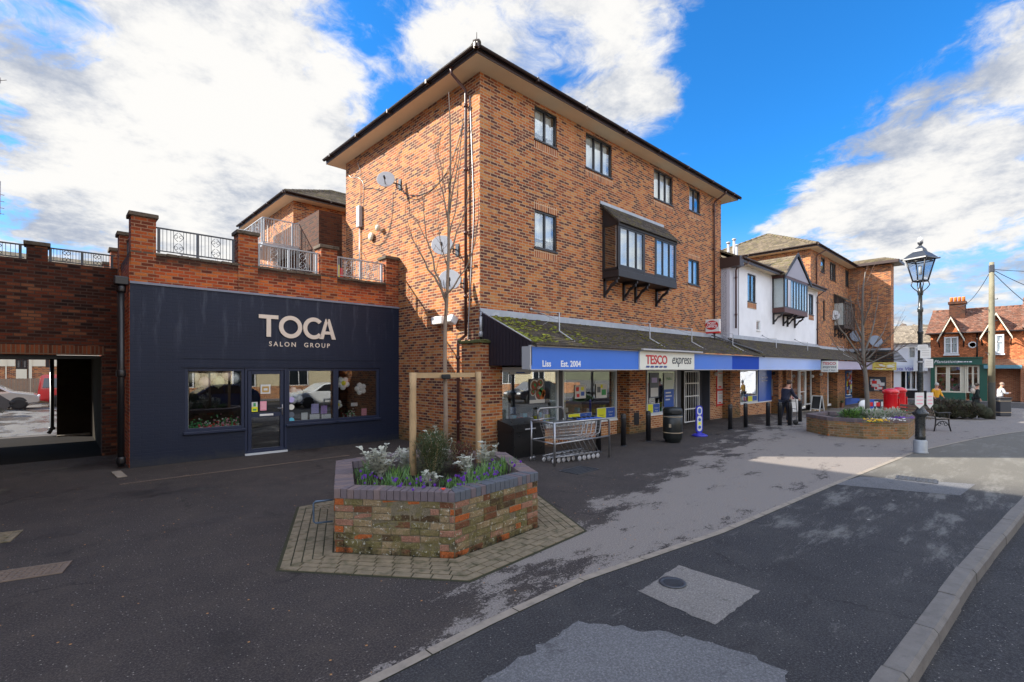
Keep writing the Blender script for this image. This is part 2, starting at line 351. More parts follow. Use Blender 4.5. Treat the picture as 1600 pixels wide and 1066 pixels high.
        gum = t.m('MULTIPLY', t.m('LESS_THAN', t.node('ShaderNodeTexVoronoi', {'Scale': 1.7, 'Vector': P}).outputs['Distance'], .035), 1.0)
        c = t.mix(t.m('MULTIPLY', gum, .8), c, (.42, .41, .38))
    if kind == 'pale':
        pm = t.ss(t.noise(P, 2.6, 9, .75), .57, .64); c = t.mix(t.m('MULTIPLY', pm, .5), c, tuple(q*.35 for q in col))
    if kind == 'wet':
        wet = t.ss(t.noise(t.comb(x[0], t.m('MULTIPLY', x[1], .5), 0.0), .9, 6, .6), .42, .56)
        rr = t.m('SUBTRACT', .8, t.m('MULTIPLY', wet, .72))
    t.put(b.inputs['Base Color'], c); t.put(b.inputs['Roughness'], rr); b.inputs['Specular IOR Level'].default_value = .35
    bn = t.node('ShaderNodeBump', {'Strength': .75, 'Distance': .006}); t.put(bn.inputs['Height'], t.m('ADD', gr, t.m('MULTIPLY', gr2, .8)))
    t.l.new(bn.outputs[0], b.inputs['Normal']); return m
A_fore = asphalt('asphalt_forecourt', (.041, .034, .032), .6)
A_path = asphalt('asphalt_footpath', (.034, .033, .035), .5, 'path')
A_pale = asphalt('asphalt_pale_patch', (.20, .185, .17), .3, 'pale')
A_pale2 = asphalt('asphalt_old_grey', (.135, .135, .14), .35, 'pale')
A_road = asphalt('asphalt_road', (.034, .033, .035), .7, 'road')
A_wet = asphalt('wet_yard', (.075, .072, .07), .2, 'wet')
A_far = asphalt('far_ground', (.10, .09, .07), .2, 'road')
M_kerb = mat('kerb_concrete', (.165, .15, .135), .85, var=.35, vscale=7, bump=.8, bscale=45, dirt=.35, dcol=(.07, .065, .06))
M_strip = mat('edging_concrete', (.27, .23, .185), .85, var=.35, vscale=9, bump=.5, bscale=60, dirt=.4, dcol=(.08, .07, .055))
M_paver = mat('pavers_buff', (.20, .16, .105), .9, var=.6, vscale=9, bump=.7, bscale=70, dirt=.8, dcol=(.06, .058, .025))
M_joint = mat('paver_joint_moss', (.030, .030, .012), .95, var=.5, vscale=14)

# ---------------------------------------------------------------- mesh builder
ORG = {}
class MB:
    def __init__(s): s.v = []; s.f = []; s.mi = []; s.sm = []
    def add(s, vs, fs, mi=0, smooth=False):
        o = len(s.v); s.v += [Vector(p) for p in vs]
        for f in fs: s.f.append([o+i for i in f]); s.mi.append(mi); s.sm.append(smooth)
        return s
    def quad(s, a, b, c, d, mi=0): return s.add([a, b, c, d], [(0, 1, 2, 3)], mi)
    def box(s, x0, x1, y0, y1, z0, z1, mi=0, bev=0):
        if x0 > x1: x0, x1 = x1, x0
        if y0 > y1: y0, y1 = y1, y0
        if z0 > z1: z0, z1 = z1, z0
        return s.obox(Vector(((x0+x1)/2, (y0+y1)/2, (z0+z1)/2)), (x1-x0, y1-y0, z1-z0), Matrix.Identity(3), mi, bev)
    def obox(s, c, size, R=None, mi=0, bev=0):
        R = R or Matrix.Identity(3); hx, hy, hz = [q/2 for q in size]; c = Vector(c)
        if bev <= 0:
            P = [c+R@Vector((a*hx, b*hy, k*hz)) for k in (-1, 1) for a, b in ((-1, -1), (1, -1), (1, 1), (-1, 1))]
            return s.add(P, [(3, 2, 1, 0), (4, 5, 6, 7), (0, 1, 5, 4), (1, 2, 6, 5), (2, 3, 7, 6), (3, 0, 4, 7)], mi)
        bev = min(bev, hx*.9, hy*.9, hz*.9)
        bm = bmesh.new(); bmesh.ops.create_cube(bm, size=1)
        for v in bm.verts: v.co = Vector((v.co.x*2*hx, v.co.y*2*hy, v.co.z*2*hz))
        bmesh.ops.bevel(bm, geom=list(bm.edges), offset=bev, segments=2, affect='EDGES', profile=.5)
        bm.verts.index_update()
        s.add([c+R@v.co for v in bm.verts], [[v.index for v in f.verts] for f in bm.faces], mi); bm.free(); return s
    def prism(s, pts, ext, mi=0):
        """polygon pts (3-D, coplanar) extruded by the vector ext"""
        pts = [Vector(p) for p in pts]; ext = Vector(ext); n = len(pts)
        nrm = sum(((pts[i]-pts[0]).cross(pts[(i+1) % n]-pts[0]) for i in range(n)), Vector())
        if nrm.dot(ext) > 0: pts = pts[::-1]
        return s.add(pts+[p+ext for p in pts], [tuple(range(n)), tuple(range(2*n-1, n-1, -1))]+[(i, i+n, (i+1) % n+n, (i+1) % n) for i in range(n)], mi)
    def tube(s, pts, r, n=8, mi=0, cap=True):
        pts = [Vector(p) for p in pts]; k = len(pts)
        if not hasattr(r, '__len__'): r = [r]*k
        o = len(s.v); prev = None
        for i, p in enumerate(pts):
            t = (pts[min(i+1, k-1)]-pts[max(i-1, 0)]).normalized()
            if prev is None:
                a = t.orthogonal().normalized()
            else:
                a = (prev-t*prev.dot(t)); a = a.normalized() if a.length > 1e-5 else t.orthogonal().normalized()
            prev = a; b = t.cross(a)
            for j in range(n):
                th = 2*pi*j/n; s.v.append(p+(a*cos(th)+b*sin(th))*r[i])
        for i in range(k-1):
            for j in range(n):
                s.f.append([o+i*n+j, o+i*n+(j+1) % n, o+(i+1)*n+(j+1) % n, o+(i+1)*n+j]); s.mi.append(mi); s.sm.append(n > 5)
        if cap:
            s.f.append([o+j for j in range(n)][::-1]); s.mi.append(mi); s.sm.append(False)
            s.f.append([o+(k-1)*n+j for j in range(n)]); s.mi.append(mi); s.sm.append(False)
        return s
    def lathe(s, c, prof, n=20, mi=0, axis=Vector((0, 0, 1)), smooth=True, sx=1, sy=1, rot=0):
        c = Vector(c); o = len(s.v); a = Vector((cos(rot), sin(rot), 0)) if abs(axis.z) > .99 else axis.orthogonal().normalized(); b = axis.cross(a); k = len(prof)
        for r, h in prof:
            for j in range(n):
                th = 2*pi*j/n; s.v.append(c+axis*h+a*(r*sx*cos(th))+b*(r*sy*sin(th)))
        for i in range(k-1):
            for j in range(n):
                s.f.append([o+i*n+j, o+i*n+(j+1) % n, o+(i+1)*n+(j+1) % n, o+(i+1)*n+j]); s.mi.append(mi); s.sm.append(smooth)
        for i, rv in ((0, True), (k-1, False)):
            if prof[i][0] > 1e-4:
                q = [o+i*n+j for j in range(n)]; s.f.append(q[::-1] if rv else q); s.mi.append(mi); s.sm.append(False)
        return s
    def ball(s, c, r, n=12, mi=0, sc=(1, 1, 1), rough=0, seed=0):
        c = Vector(c); m = max(4, n//2); o = len(s.v)
        for i in range(m+1):
            ph = pi*i/m
            for j in range(n):
                th = 2*pi*j/n; q = Vector((sin(ph)*cos(th), sin(ph)*sin(th), cos(ph)))
                k = 1+rough*noise.noise(q*2.2+Vector((seed, 0, 0)))
                s.v.append(c+Vector((q.x*sc[0], q.y*sc[1], q.z*sc[2]))*r*k)
        for i in range(m):
            for j in range(n):
                s.f.append([o+i*n+j, o+(i+1)*n+j, o+(i+1)*n+(j+1) % n, o+i*n+(j+1) % n]); s.mi.append(mi); s.sm.append(True)
        return s
    def build(s, name, mats, parent=None, label=None):
        org = ORG.get(parent.name, Vector()) if parent else Vector()
        me = bpy.data.meshes.new(name); me.from_pydata([v-org for v in s.v], [], s.f)
        if not isinstance(mats, (list, tuple)): mats = [mats]
        for m in mats: me.materials.append(m)
        me.polygons.foreach_set('material_index', s.mi); me.polygons.foreach_set('use_smooth', s.sm); me.update()
        o = bpy.data.objects.new(name, me); COL.objects.link(o)
        if parent: o.parent = parent; ORG[o.name] = org
        if label: o['label'] = label
        return o
def thing(name, label, cat, loc=(0, 0, 0), group=None):
    o = bpy.data.objects.new(name, None); COL.objects.link(o); o.location = loc; o.empty_display_size = .2
    o['label'] = label; o['category'] = cat
    if group: o['group'] = group
    ORG[o.name] = Vector(loc); return o
def tag(o, label, cat, group=None, kind=None):
    o['label'] = label; o['category'] = cat
    if group: o['group'] = group
    if kind: o['kind'] = kind
    return o
def struct(o): o['kind'] = 'structure'; return o
def dup(root, loc, rz=None, label=None, delta=None):
    def cp(o, par):
        c = o.copy(); COL.objects.link(c); c.parent = par
        for ch in list(o.children): cp(ch, c)
        return c
    r = cp(root, None); r.location = loc
    if rz is not None: r.rotation_euler = (0, 0, rz)
    if label: r['label'] = label
    return r
def solo(mb, name, mats, label, cat, group=None):
    """a thing that is one mesh, origin at its base"""
    xs = [v.x for v in mb.v]; ys = [v.y for v in mb.v]; z = min(v.z for v in mb.v)
    c = Vector(((min(xs)+max(xs))/2, (min(ys)+max(ys))/2, z)); mb.v = [v-c for v in mb.v]
    o = mb.build(name, mats); o.location = c; return tag(o, label, cat, group)
class PL:
    """vertical plane: a = coordinate along it, d = depth into the building"""
    def __init__(s, kind, c): s.k = kind; s.c = c
    def p(s, a, z, d=0): return Vector((a, s.c+d, z)) if s.k == 'V' else Vector((s.c+d, a, z)) if s.k == 'U' else Vector((s.c-d, a, z))
    def box(s, mb, a0, a1, z0, z1, d0, d1, mi=0, bev=0):
        A = s.p(a0, z0, d0); B = s.p(a1, z1, d1); return mb.box(A.x, B.x, A.y, B.y, A.z, B.z, mi, bev)
def wall(mb, pl, a0, a1, z0, z1, holes=(), th=.1, mi=0, top=True):
    """wall sheet with rectangular openings (a0,a1,z0,z1) and reveals th deep"""
    As = sorted({a0, a1, *[h[i] for h in holes for i in (0, 1)]}); Zs = sorted({z0, z1, *[h[i] for h in holes for i in (2, 3)]})
    def q(p): 
        if pl.k != 'U': mb.add(p, [(0, 1, 2, 3)], mi)
        else: mb.add(p, [(3, 2, 1, 0)], mi)
    for i in range(len(As)-1):
        for j in range(len(Zs)-1):
            a, b, c, e = As[i], As[i+1], Zs[j], Zs[j+1]; am, zm = (a+b)/2, (c+e)/2
            if any(h[0] < am < h[1] and h[2] < zm < h[3] for h in holes): continue
            q([pl.p(a, c), pl.p(b, c), pl.p(b, e), pl.p(a, e)])
    for h in holes:
        a, b, c, e = h
        for p in ([(a, c), (b, c)], [(b, c), (b, e)], [(b, e), (a, e)], [(a, e), (a, c)]):
            q([pl.p(*p[1]), pl.p(*p[0]), pl.p(*p[0], th), pl.p(*p[1], th)])
    if top: q([pl.p(a0, z1), pl.p(a1, z1), pl.p(a1, z1, th), pl.p(a0, z1, th)]); 
    return mb
def window(par, pl, a0, a1, z0, z1, lights=2, fm=None, dep=.06, fw=.05, curtain=True, name='window', sill=True, cm=None, glass=None, hb=None):
    """frame mesh (part) with pane and curtain sub-parts"""
    fm = fm or M_wframe; m = MB()
    pl.box(m, a0, a0+fw, z0, z1, dep-.03, dep+.05); pl.box(m, a1-fw, a1, z0, z1, dep-.03, dep+.05)
    pl.box(m, a0+fw, a1-fw, z1-fw, z1, dep-.03, dep+.05); pl.box(m, a0+fw, a1-fw, z0, z0+fw, dep-.03, dep+.05)
    wdt = (a1-a0-2*fw)/lights
    for i in range(1, lights): x = a0+fw+i*wdt; pl.box(m, x-fw*.5, x+fw*.5, z0+fw, z1-fw, dep-.025, dep+.045)
    if hb: pl.box(m, a0+fw, a1-fw, z0+hb-.02, z0+hb+.02, dep-.02, dep+.04)
    if sill: pl.box(m, a0-.02, a1+.02, z0-.04, z0, -.04, dep)
    f = m.build(name, fm, par)
    g = MB(); pl.box(g, a0+fw*.8, a1-fw*.8, z0+fw*.8, z1-fw*.8, dep+.005, dep+.013); g.build('pane', glass or M_glass, f)
    c = MB(); n = 24; sty = int(abs(a0)*37+z0*11) % 4; zc_ = z0+fw if sty != 2 else z0+(z1-z0)*.30
    if curtain:
        for i in range(n):
            if sty == 1 and .36 < (i+.5)/n < .60: continue
            if sty == 3 and (i+.5)/n > .72: continue                                   # gathered net curtain
            x0 = a0+fw+(a1-a0-2*fw)*i/n; x1 = a0+fw+(a1-a0-2*fw)*(i+1)/n
            w0, w1 = [.02*sin(k*1.9)+.012*sin(k*.7) for k in (i, i+1)]
            c.add([pl.p(x0, zc_, dep+.11+w0), pl.p(x1, zc_, dep+.11+w1), pl.p(x1, z1-fw, dep+.11+w1), pl.p(x0, z1-fw, dep+.11+w0)], [(0, 1, 2, 3)], 0, True)
        c.build('curtain', cm or M_blind, f)
    return f
def text(s, size, pl, a, z, d, m, par, name='lettering', shear=0, bold=0, ext=.01, align='CENTER', sx=1, spacing=1, flip=False):
    cu = bpy.data.curves.new(name, 'FONT'); cu.body = s; cu.size = size; cu.extrude = ext; cu.shear = shear; cu.offset = bold; cu.align_x = align; cu.space_character = spacing
    cu.resolution_u = 3
    tmp = bpy.data.objects.new('tmp', cu); COL.objects.link(tmp)
    dg = bpy.context.evaluated_depsgraph_get(); me = bpy.data.meshes.new_from_object(tmp.evaluated_get(dg))
    bpy.data.objects.remove(tmp); bpy.data.curves.remove(cu)
    org = ORG.get(par.name, Vector()) if par else Vector()
    for v in me.vertices:
        x, y, zz = v.co.x*sx, v.co.y, v.co.z
        if pl.k == 'U': x = -x
        v.co = pl.p(a+x, z+y, d-zz)-org
    me.materials.clear(); me.materials.append(m)
    o = bpy.data.objects.new(name, me); COL.objects.link(o)
    if par: o.parent = par; ORG[o.name] = org
    return o
def hip_roof(mb, u0, u1, v0, v1, z, pitch, tile_m=0, under=0):
    """hipped roof with real courses, eaves rectangle u0..u1, v0..v1 at height z; returns ridge height"""
    half = min(u1-u0, v1-v0)/2; rise = half*math.tan(pitch); n = max(6, int(half/.28))
    for k in range(n):
        a = half*k/n; b = half*(k+1)/n; za = z+rise*k/n+.035; zb = z+rise*(k+1)/n
        R = [(u0+a, v0+a), (u1-a, v0+a), (u1-a, v1-a), (u0+a, v1-a)]; Q = [(u0+b, v0+b), (u1-b, v0+b), (u1-b, v1-b), (u0+b, v1-b)]
        for i in range(4):
            j = (i+1) % 4
            mb.add([(*R[i], za), (*R[j], za), (*Q[j], zb), (*Q[i], zb)], [(0, 1, 2, 3)], tile_m)
            mb.add([(*R[i], za-.035), (*R[j], za-.035), (*R[j], za), (*R[i], za)], [(0, 1, 2, 3)], tile_m)
    return z+rise
def ridge_tiles(mb, p, q, r=.09, step=.32):
    p, q = Vector(p), Vector(q); L = (q-p).length; n = max(1, int(L/step)); t = (q-p)/n
    for i in range(n): mb.tube([p+t*i, p+t*(i+1.04)], [r*1.08, r*.92], 8)
def eaves(par, u0, u1, v0, v1, z, sides='LFRB', w=.5):
    """soffit, fascia board and gutter round a hipped roof whose eaves outline is u0..u1, v0..v1"""
    s = MB(); s.add([(u0, v0, z), (u1, v0, z), (u1, v1, z), (u0, v1, z)], [(3, 2, 1, 0)]); s.build('soffit', M_soffit, par)
    f = MB(); f.box(u0-.02, u1+.02, v0-.02, v0, z, z+.19); f.box(u0-.02, u0, v0, v1, z, z+.19); f.box(u1, u1+.02, v0, v1, z, z+.19); f.box(u0, u1, v1, v1+.02, z, z+.19)
    f.build('fascia_board', M_gutter, par)
    g = MB()
    for a, b in (((u0-.09, v0-.09), (u1+.09, v0-.09)), ((u0-.09, v0-.09), (u0-.09, v1)), ((u1+.09, v0-.09), (u1+.09, v1))):
        n = 7; A, B = Vector((*a, z+.13)), Vector((*b, z+.13)); t = (B-A).normalized(); sd = Vector((-t.y, t.x, 0))
        for k in range(n):
            th0 = pi+pi*k/n; th1 = pi+pi*(k+1)/n
            p0 = sd*cos(th0)*.06+Vector((0, 0, sin(th0)*.06)); p1 = sd*cos(th1)*.06+Vector((0, 0, sin(th1)*.06))
            g.add([A+p0, B+p0, B+p1, A+p1], [(0, 1, 2, 3), (3, 2, 1, 0)])
        L = (B-A).length
        for i in range(int(L/2)+1): g.box(*(lambda c: (c.x-.03, c.x+.03, c.y-.065, c.y+.065))(A+t*i*2), z+.05, z+.15) if abs(t.x) > .5 else g.box(*(lambda c: (c.x-.065, c.x+.065, c.y-.03, c.y+.03))(A+t*i*2), z+.05, z+.15)
    g.build('gutter', M_gutter, par)
def downpipe(par, pts, r=.038, m=None, name='downpipe', clips=True):
    g = MB(); g.tube(pts, r, 10)
    p, q = Vector(pts[-2]), Vector(pts[-1]); L = (q-p).length
    if clips:
        for i in range(int(L/1.6)+1): c = p+(q-p)*(i*1.6+.3)/max(L, .5) if L > .5 else p; g.lathe(c, [(r*1.5, -.04), (r*1.5, .04)], 10)
    return g.build(name, m or M_brownpvc, par)
# ---------------------------------------------------------------- ground
US = [-120, -60, -30, -12, -6, -3, 0, 1.58, 2.71, 3.91, 5, 6.35, 8, 10.41, 13, 16.2, 18.4, 20, 22, 24, 25.4, 27, 29, 31, 33, 35, 38, 42, 45.5, 54, 70, 120]
def interp(pts, u):
    if u <= pts[0][0]: return pts[0][1]
    for (a, b), (c, e) in zip(pts, pts[1:]):
        if u <= c: return b+(e-b)*(u-a)/(c-a)
    return pts[-1][1]
STRIP = [(-120, 2.2), (-3, 2.95), (1.58, 3.07), (2.71, 3.12), (3.91, 3.12), (6.35, 2.80), (10.41, 2.56), (16.2, 2.14), (18.4, 1.72), (25.4, .32), (45.5, -5), (120, -24)]
KERB = [(-120, 2.0), (0, .98), (4.02, .77), (7.22, .57), (11.84, .15), (20, -.75), (45.5, -7.2), (120, -26)]
def ribbon(lo, hi, u0=-120, u1=120, dz=0.0, nv=1):
    m = MB(); us = [u0]+[u for u in US if u0 < u < u1]+[u1]; us2 = []
    for a, b in zip(us, us[1:]): k = max(1, int((b-a)/1.5)) if -12 < a < 46 else 1; us2 += [a+(b-a)*i/k for i in range(k)]
    us2.append(us[-1])
    for a, b in zip(us2, us2[1:]):
        L = [lo(a), lo(b)]; Hh = [hi(a), hi(b)]
        m.quad((a, L[0], gz(a)+dz), (b, L[1], gz(b)+dz), (b, Hh[1], gz(b)+dz), (a, Hh[0], gz(a)+dz))
    return m
st = lambda u: interp(STRIP, u); kb = lambda u: interp(KERB, u)
m = MB()
for a, b in zip([-700, -120, 20, 26, 32, 38, 120], [-120, 20, 26, 32, 38, 120, 900]): m.quad((a, -700, gz(a)-.30), (b, -700, gz(b)-.30), (b, 900, gz(b)-.30), (a, 900, gz(a)-.30))
struct(m.build('ground', A_far))
struct(ribbon(lambda u: st(u)+.05, lambda u: 80).build('forecourt', A_fore))
struct(ribbon(lambda u: kb(u), lambda u: st(u)-.05).build('footpath', A_path))
m = MB(); u = -8.0                                       # concrete edging, laid in lengths
while u < 44:
    L = .915; a, b = u, u+L-.012
    for k in range(3):
        x0 = a+(b-a)*k/3; x1 = a+(b-a)*(k+1)/3
        m.quad((x0, st(x0)-.045, gz(x0)+.006), (x1, st(x1)-.045, gz(x1)+.006), (x1, st(x1)+.045, gz(x1)+.006), (x0, st(x0)+.045, gz(x0)+.006))
    u += L
struct(m.build('edging_strip', M_strip)); struct(ribbon(lambda u: st(u)-.06, lambda u: st(u)+.06, -9, 45, -.004).build('edging_bed', M_joint))
struct(ribbon(lambda u: -9.0, lambda u: kb(u)-.10, dz=-.125).build('road', A_road))
m = MB(); u = -3.0; rr = random.Random(3)
while u < 45:                                            # kerb stones, half-battered, each one its own length of concrete
    L = .915; a, b = u, u+L-.014; j = rr.uniform(-.006, .006); z0, z1 = gz(a)+.004+j*.4, gz(b)+.004+j*.4
    na, nb_ = kb(a)+j, kb(b)+j; w_ = .15; bt = .03
    P = [(a, na, z0), (b, nb_, z1), (b, nb_-w_+bt, z1), (a, na-w_+bt, z0)]
    Q = [(a, na-w_, z0-.03), (b, nb_-w_, z1-.03), (b, nb_-w_-.02, z1-.3), (a, na-w_-.02, z0-.3)]
    m.add(P, [(3, 2, 1, 0)]); m.add([P[3], P[2], Q[1], Q[0]], [(3, 2, 1, 0)]); m.add([Q[0], Q[1], Q[2], Q[3]], [(3, 2, 1, 0)])
    m.add([P[0], P[3], Q[0], Q[3]], [(0, 1, 2, 3)]); m.add([P[1], P[2], Q[1], Q[2]], [(3, 2, 1, 0)]); u += L
struct(m.build('kerb', M_kerb))
def ragged(pts, j=.012, step=.07, seed=1):
    rr2 = random.Random(seed); out = []
    for (a, b), (c, d) in zip(pts, pts[1:]+pts[:1]):
        n = max(1, int(math.hypot(c-a, d-b)/step)); out += [(a+(c-a)*k/n+rr2.gauss(0, j), b+(d-b)*k/n+rr2.gauss(0, j)) for k in range(n)]
    return out
m = MB(); pts = ragged([(4.07, 2.58), (4.93, 2.63), (4.92, 1.80), (3.99, 1.81)], .006); m.add([(*p, .004) for p in pts], [tuple(range(len(pts)-1, -1, -1))]); struct(m.build('tarmac_repair', A_pale))
m = MB(); pts = [(-1.5, 2.2), (2.2, 2.56), (3.22, 2.61), (3.60, 2.0), (3.74, 1.63), (3.75, 1.2), (3.2, 1.05), (-2, 1.2)]; pts = ragged(pts, .018); m.add([(*p, .004) for p in pts], [tuple(range(len(pts)-1, -1, -1))]); struct(m.build('tarmac_patch', A_pale2))
def sheet(name, pts, z, mt):
    m = MB(); m.add([(*p, z) for p in pts], [tuple(range(len(pts)))]); return struct(m.build(name, mt))
pA = [G(1345, 745), G(1524, 757), G(1500, 775), G(1300, 757)]
sheet('tarmac_cover', [(p.x, p.y) for p in pA][::-1], .005, A_pale2)
struct(ribbon(lambda u: -80, lambda u: 80, 46.5, 54, .006).build('cross_road', A_road))
sheet('car_park', [(-40, 22.0), (40, 22.0), (40, 70), (-40, 70)], .006, A_wet)
# gutter line and worn marking lines at the far road edge
M_line = mat('road_marking', (.55, .55, .53), .7, var=.2)
m = MB(); m.quad((46.2, -30, gz(50)+.012), (46.32, -30, gz(50)+.012), (46.32, 60, gz(50)+.012), (46.2, 60, gz(50)+.012)); struct(m.build('road_marking', M_line))
m = MB(); m.box(45.5, 46.4, 6.5, 60, -.42, -.33); struct(m.build('far_kerb', M_kerb))

# covers and drains
def grate(name, c, sx, sy, rot, label, mt, n=8, rnd=False, cat='drain cover'):
    t = thing(name, label, cat, c); R = Matrix.Rotation(rot, 3, 'Z'); m = MB(); c = Vector(c)
    if rnd: m.lathe(c+Vector((0, 0, .002)), [(sx/2, 0), (sx/2, .010), (sx/2-.03, .010), (sx/2-.035, .005), (0.001, .005)], 28)
    else:
        for a, b, w_, h_ in ((0, sy/2-.015, sx, .03), (0, -sy/2+.015, sx, .03), (sx/2-.015, 0, .03, sy-.06), (-sx/2+.015, 0, .03, sy-.06)): m.obox(c+R@Vector((a, b, .006)), (w_, h_, .012), R)
    m.build('cover_frame', mt, t); g = MB()
    for i in range(n):
        x = -sx/2+.05+(sx-.1)*(i+.5)/n; hl = (sqrt(max(0, (sx/2-.04)**2-x*x)) if rnd else sy/2-.035)
        if rnd: g.obox(c+R@Vector((x, 0, .008)), ((sx-.1)/n*.5, hl*2, .008), R)
        else:
            k = max(1, int(sy/.09))
            for j in range(k): g.obox(c+R@Vector((x, -hl+(2*hl)*(j+.5)/k, .007)), ((sx-.1)/n*.55, 2*hl/k*.55, .010), R)
    if not rnd: g.obox(c+Vector((0, 0, .002)), (sx-.06, sy-.06, .004), R)
    g.build('cover_tread', mt, t); return t
M_iron = mat('cast_iron', (.07, .075, .085), .45, metal=.4, var=.3, vscale=20)
M_rust = mat('worn_iron', (.15, .11, .085), .75, var=.3, vscale=12)
grate('drain_cover', G(1051, 912)+Vector((0, 0, .004)), .26, .26, .75, 'small round ribbed iron cover in the pale tarmac square on the footpath', M_iron, 8, True)
q = G(104, 887); grate('manhole_cover', (q.x-.40, q.y+.10, .003), .84, .36, -.24, 'worn rectangular iron inspection cover with chequered bars at the left of the forecourt', M_rust, 13)
q = G(28, 838); grate('manhole_cover', (q.x-.38, q.y+.08, .003), .76, .5, -.2, 'mossy square cover at the left picture edge, beyond the chequered one', M_paver, 5)
p = G(905, 735); grate('manhole_cover', (p.x, p.y, 0), .75, .5, .05, 'flat dark inspection cover in the tarmac in front of the trolley rail', M_iron, 10)
for i, (px, py) in enumerate([(1415, 748), (1448, 752)]):
    p = G(px, py); grate('drain_cover', (p.x, p.y, .006), .4, .3, .1, ['left', 'right'][i]+' one of two small grey covers in the footpath patch before the lamp post', M_iron, 6)
# slot drain in front of the salon
t = thing('slot_drain', 'long slotted metal drain channel in the tarmac in front of the navy shopfront', 'drain', (1.0, 12.3, 0))
m = MB(); P0, P1, P2 = G(186, 758), G(305, 746), G(545, 712)
def run(m, a, b, w_, z):
    a, b = Vector((a.x, a.y, z)), Vector((b.x, b.y, z)); tt = (b-a).normalized(); s_ = Vector((-tt.y, tt.x, 0))*w_/2
    m.quad(a-s_, b-s_, b+s_, a+s_)
run(m, P0, P2, .09, .004); m.build('channel', M_iron, t)
m = MB(); n = 90; tt = (P2-P0)
for i in range(n): q = P0+tt*(i+.5)/n; m.obox((q.x, q.y, .008), (.035, .08, .006), Matrix.Rotation(.35, 3, 'Z'))
m.build('grating', M_rust, t)
p = G(188, 745); m = MB(); m.obox((p.x, p.y+.25, .012), (.16, .75, .02), Matrix.Rotation(.05, 3, 'Z'), bev=.008); solo(m, 'gully_slab', M_strip, 'short pale concrete gully slab at the foot of the black drainpipe', 'drain')

# ---------------------------------------------------------------- main brick block
LV = PL('V', 9.4)
mb_ = thing('brick_apartment_block', 'tall three-storey orange brick block with hipped roof over the blue supermarket front', 'building', (7.75, 9.4, 0))
wins = [(9.68, 10.60, 8.42, 9.34, 2), (11.92, 13.27, 8.27, 9.34, 3), (15.82, 17.15, 8.27, 9.34, 3), (18.45, 19.36, 8.42, 9.34, 2), (9.68, 10.60, 5.45, 6.50, 2), (18.38, 19.30, 5.50, 6.50, 2)]
m = MB(); wall(m, LV, 7.75, 21.3, 3.3, 9.45, [w_[:4] for w_ in wins]); 
GU = PL('U', 7.75); wall(m, GU, 9.4, 16.9, -.1, 9.45); wall(m, PL('N', 21.3), 9.4, 16.9, 3, 9.45); m.quad((21.3, 16.9, 0), (7.75, 16.9, 0), (7.75, 16.9, 9.45), (21.3, 16.9, 9.45))
m.build('wall', B_main, mb_)
for a0, a1, z0, z1, n in wins:
    for zz in ([z0-.26] if z0 > 7 else [z0-.26, z1]): m = MB(); LV.box(m, a0-.02, a1+.02, zz, zz+.215, -.004, .02); m.build('soldier_course', B_soldier, mb_)
for i, (a0, a1, z0, z1, n) in enumerate(wins): window(mb_, LV, a0, a1, z0, z1, n)
m = MB(); m.box(8.1, 21.2, 9.9, 16.7, 3.4, 9.3); m.build('interior', M_dark, mb_)
m = MB(); zr = hip_roof(m, 7.25, 21.8, 8.9, 17.4, 9.58, radians(24))
hb = (17.4-8.9)/2
for a, b in (((7.25, 8.9, 9.6), (7.25+hb, 8.9+hb, zr)), ((21.8, 8.9, 9.6), (21.8-hb, 8.9+hb, zr)), ((7.25+hb, 8.9+hb, zr), (21.8-hb, 8.9+hb, zr)), ((7.25, 17.4, 9.6), (7.25+hb, 17.4-hb, zr))): ridge_tiles(m, a, b, .085, .33)
rf = m.build('roof', T_roof, mb_)
m = MB(); m.tube([(7.22, 8.87, 9.62), (7.22, 8.87, 9.9)], [.012, .008], 6); m.ball((7.26, 8.91, 9.68), .12, 10, sc=(1, 1, .75), rough=.5); m.ball((7.35, 9.0, 9.76), .08, 10, rough=.5); m.build('hip_iron', T_canopy, rf)
eaves(mb_, 7.25, 21.8, 8.9, 17.4, 9.45)
downpipe(mb_, [(7.20, 9.86, 9.55), (7.24, 9.86, 9.38), (7.66, 9.86, 9.15), (7.67, 9.86, 9.05), (7.67, 9.86, 2.95)])
u_ = 20.5; downpipe(mb_, [(u_, 8.83, 9.55), (u_, 8.86, 9.42), (u_, 9.3, 9.2), (u_, 9.33, 9.1), (u_, 9.33, 3.6)])
m = MB(); z_ = 3.62                                         # lead apron where the canopy meets the wall
for i in range(9): a = 7.75+13.55*i/9; LV.box(m, a, a+13.55/9+.03, 3.38+.004*i, z_+.0008*i, -.025-.0012*(i % 2), .0)
m.build('flashing', M_lead, mb_)
# bay window (oriel)
OV = PL('V', 8.8); o0, o1 = 12.75, 16.32
m = MB(); OV.box(m, o0, o1, 4.98, 5.2, -.02, .6, bev=.01)
OV.box(m, o0-.02, o1+.02, 6.55, 6.68, -.03, .02)
for a in (o0, o0+1.45, o0+2.12, o1-.07): OV.box(m, a, a+.07, 5.2, 6.66, 0, .07)
for z0 in (5.2, 6.55): OV.box(m, o0, o1, z0, z0+.10, .005, .06)
m.box(o0, o0+.06, 9.33, 9.4, 5.2, 6.66); m.box(o0, o0+.05, 8.87, 9.33, 5.2, 5.28); m.box(o0, o0+.05, 8.87, 9.33, 6.58, 6.66)
ori = m.build('oriel_bay', M_blackw, mb_)
m = MB(); OV.box(m, o0+1.52, o0+2.12, 5.3, 6.55, .01, .05); m.build('brick_panel', B_main, ori)
m = MB(); m.box(o0+.02, o0+.03, 8.87, 9.33, 5.28, 6.58); m.build('pane', M_glass, ori)
for q in ((o0+.07, o0+1.45), (o0+2.19, o1-.07)): m = MB(); OV.box(m, *q, 5.3, 6.55, .02, .03); m.build('pane', M_glass, ori)
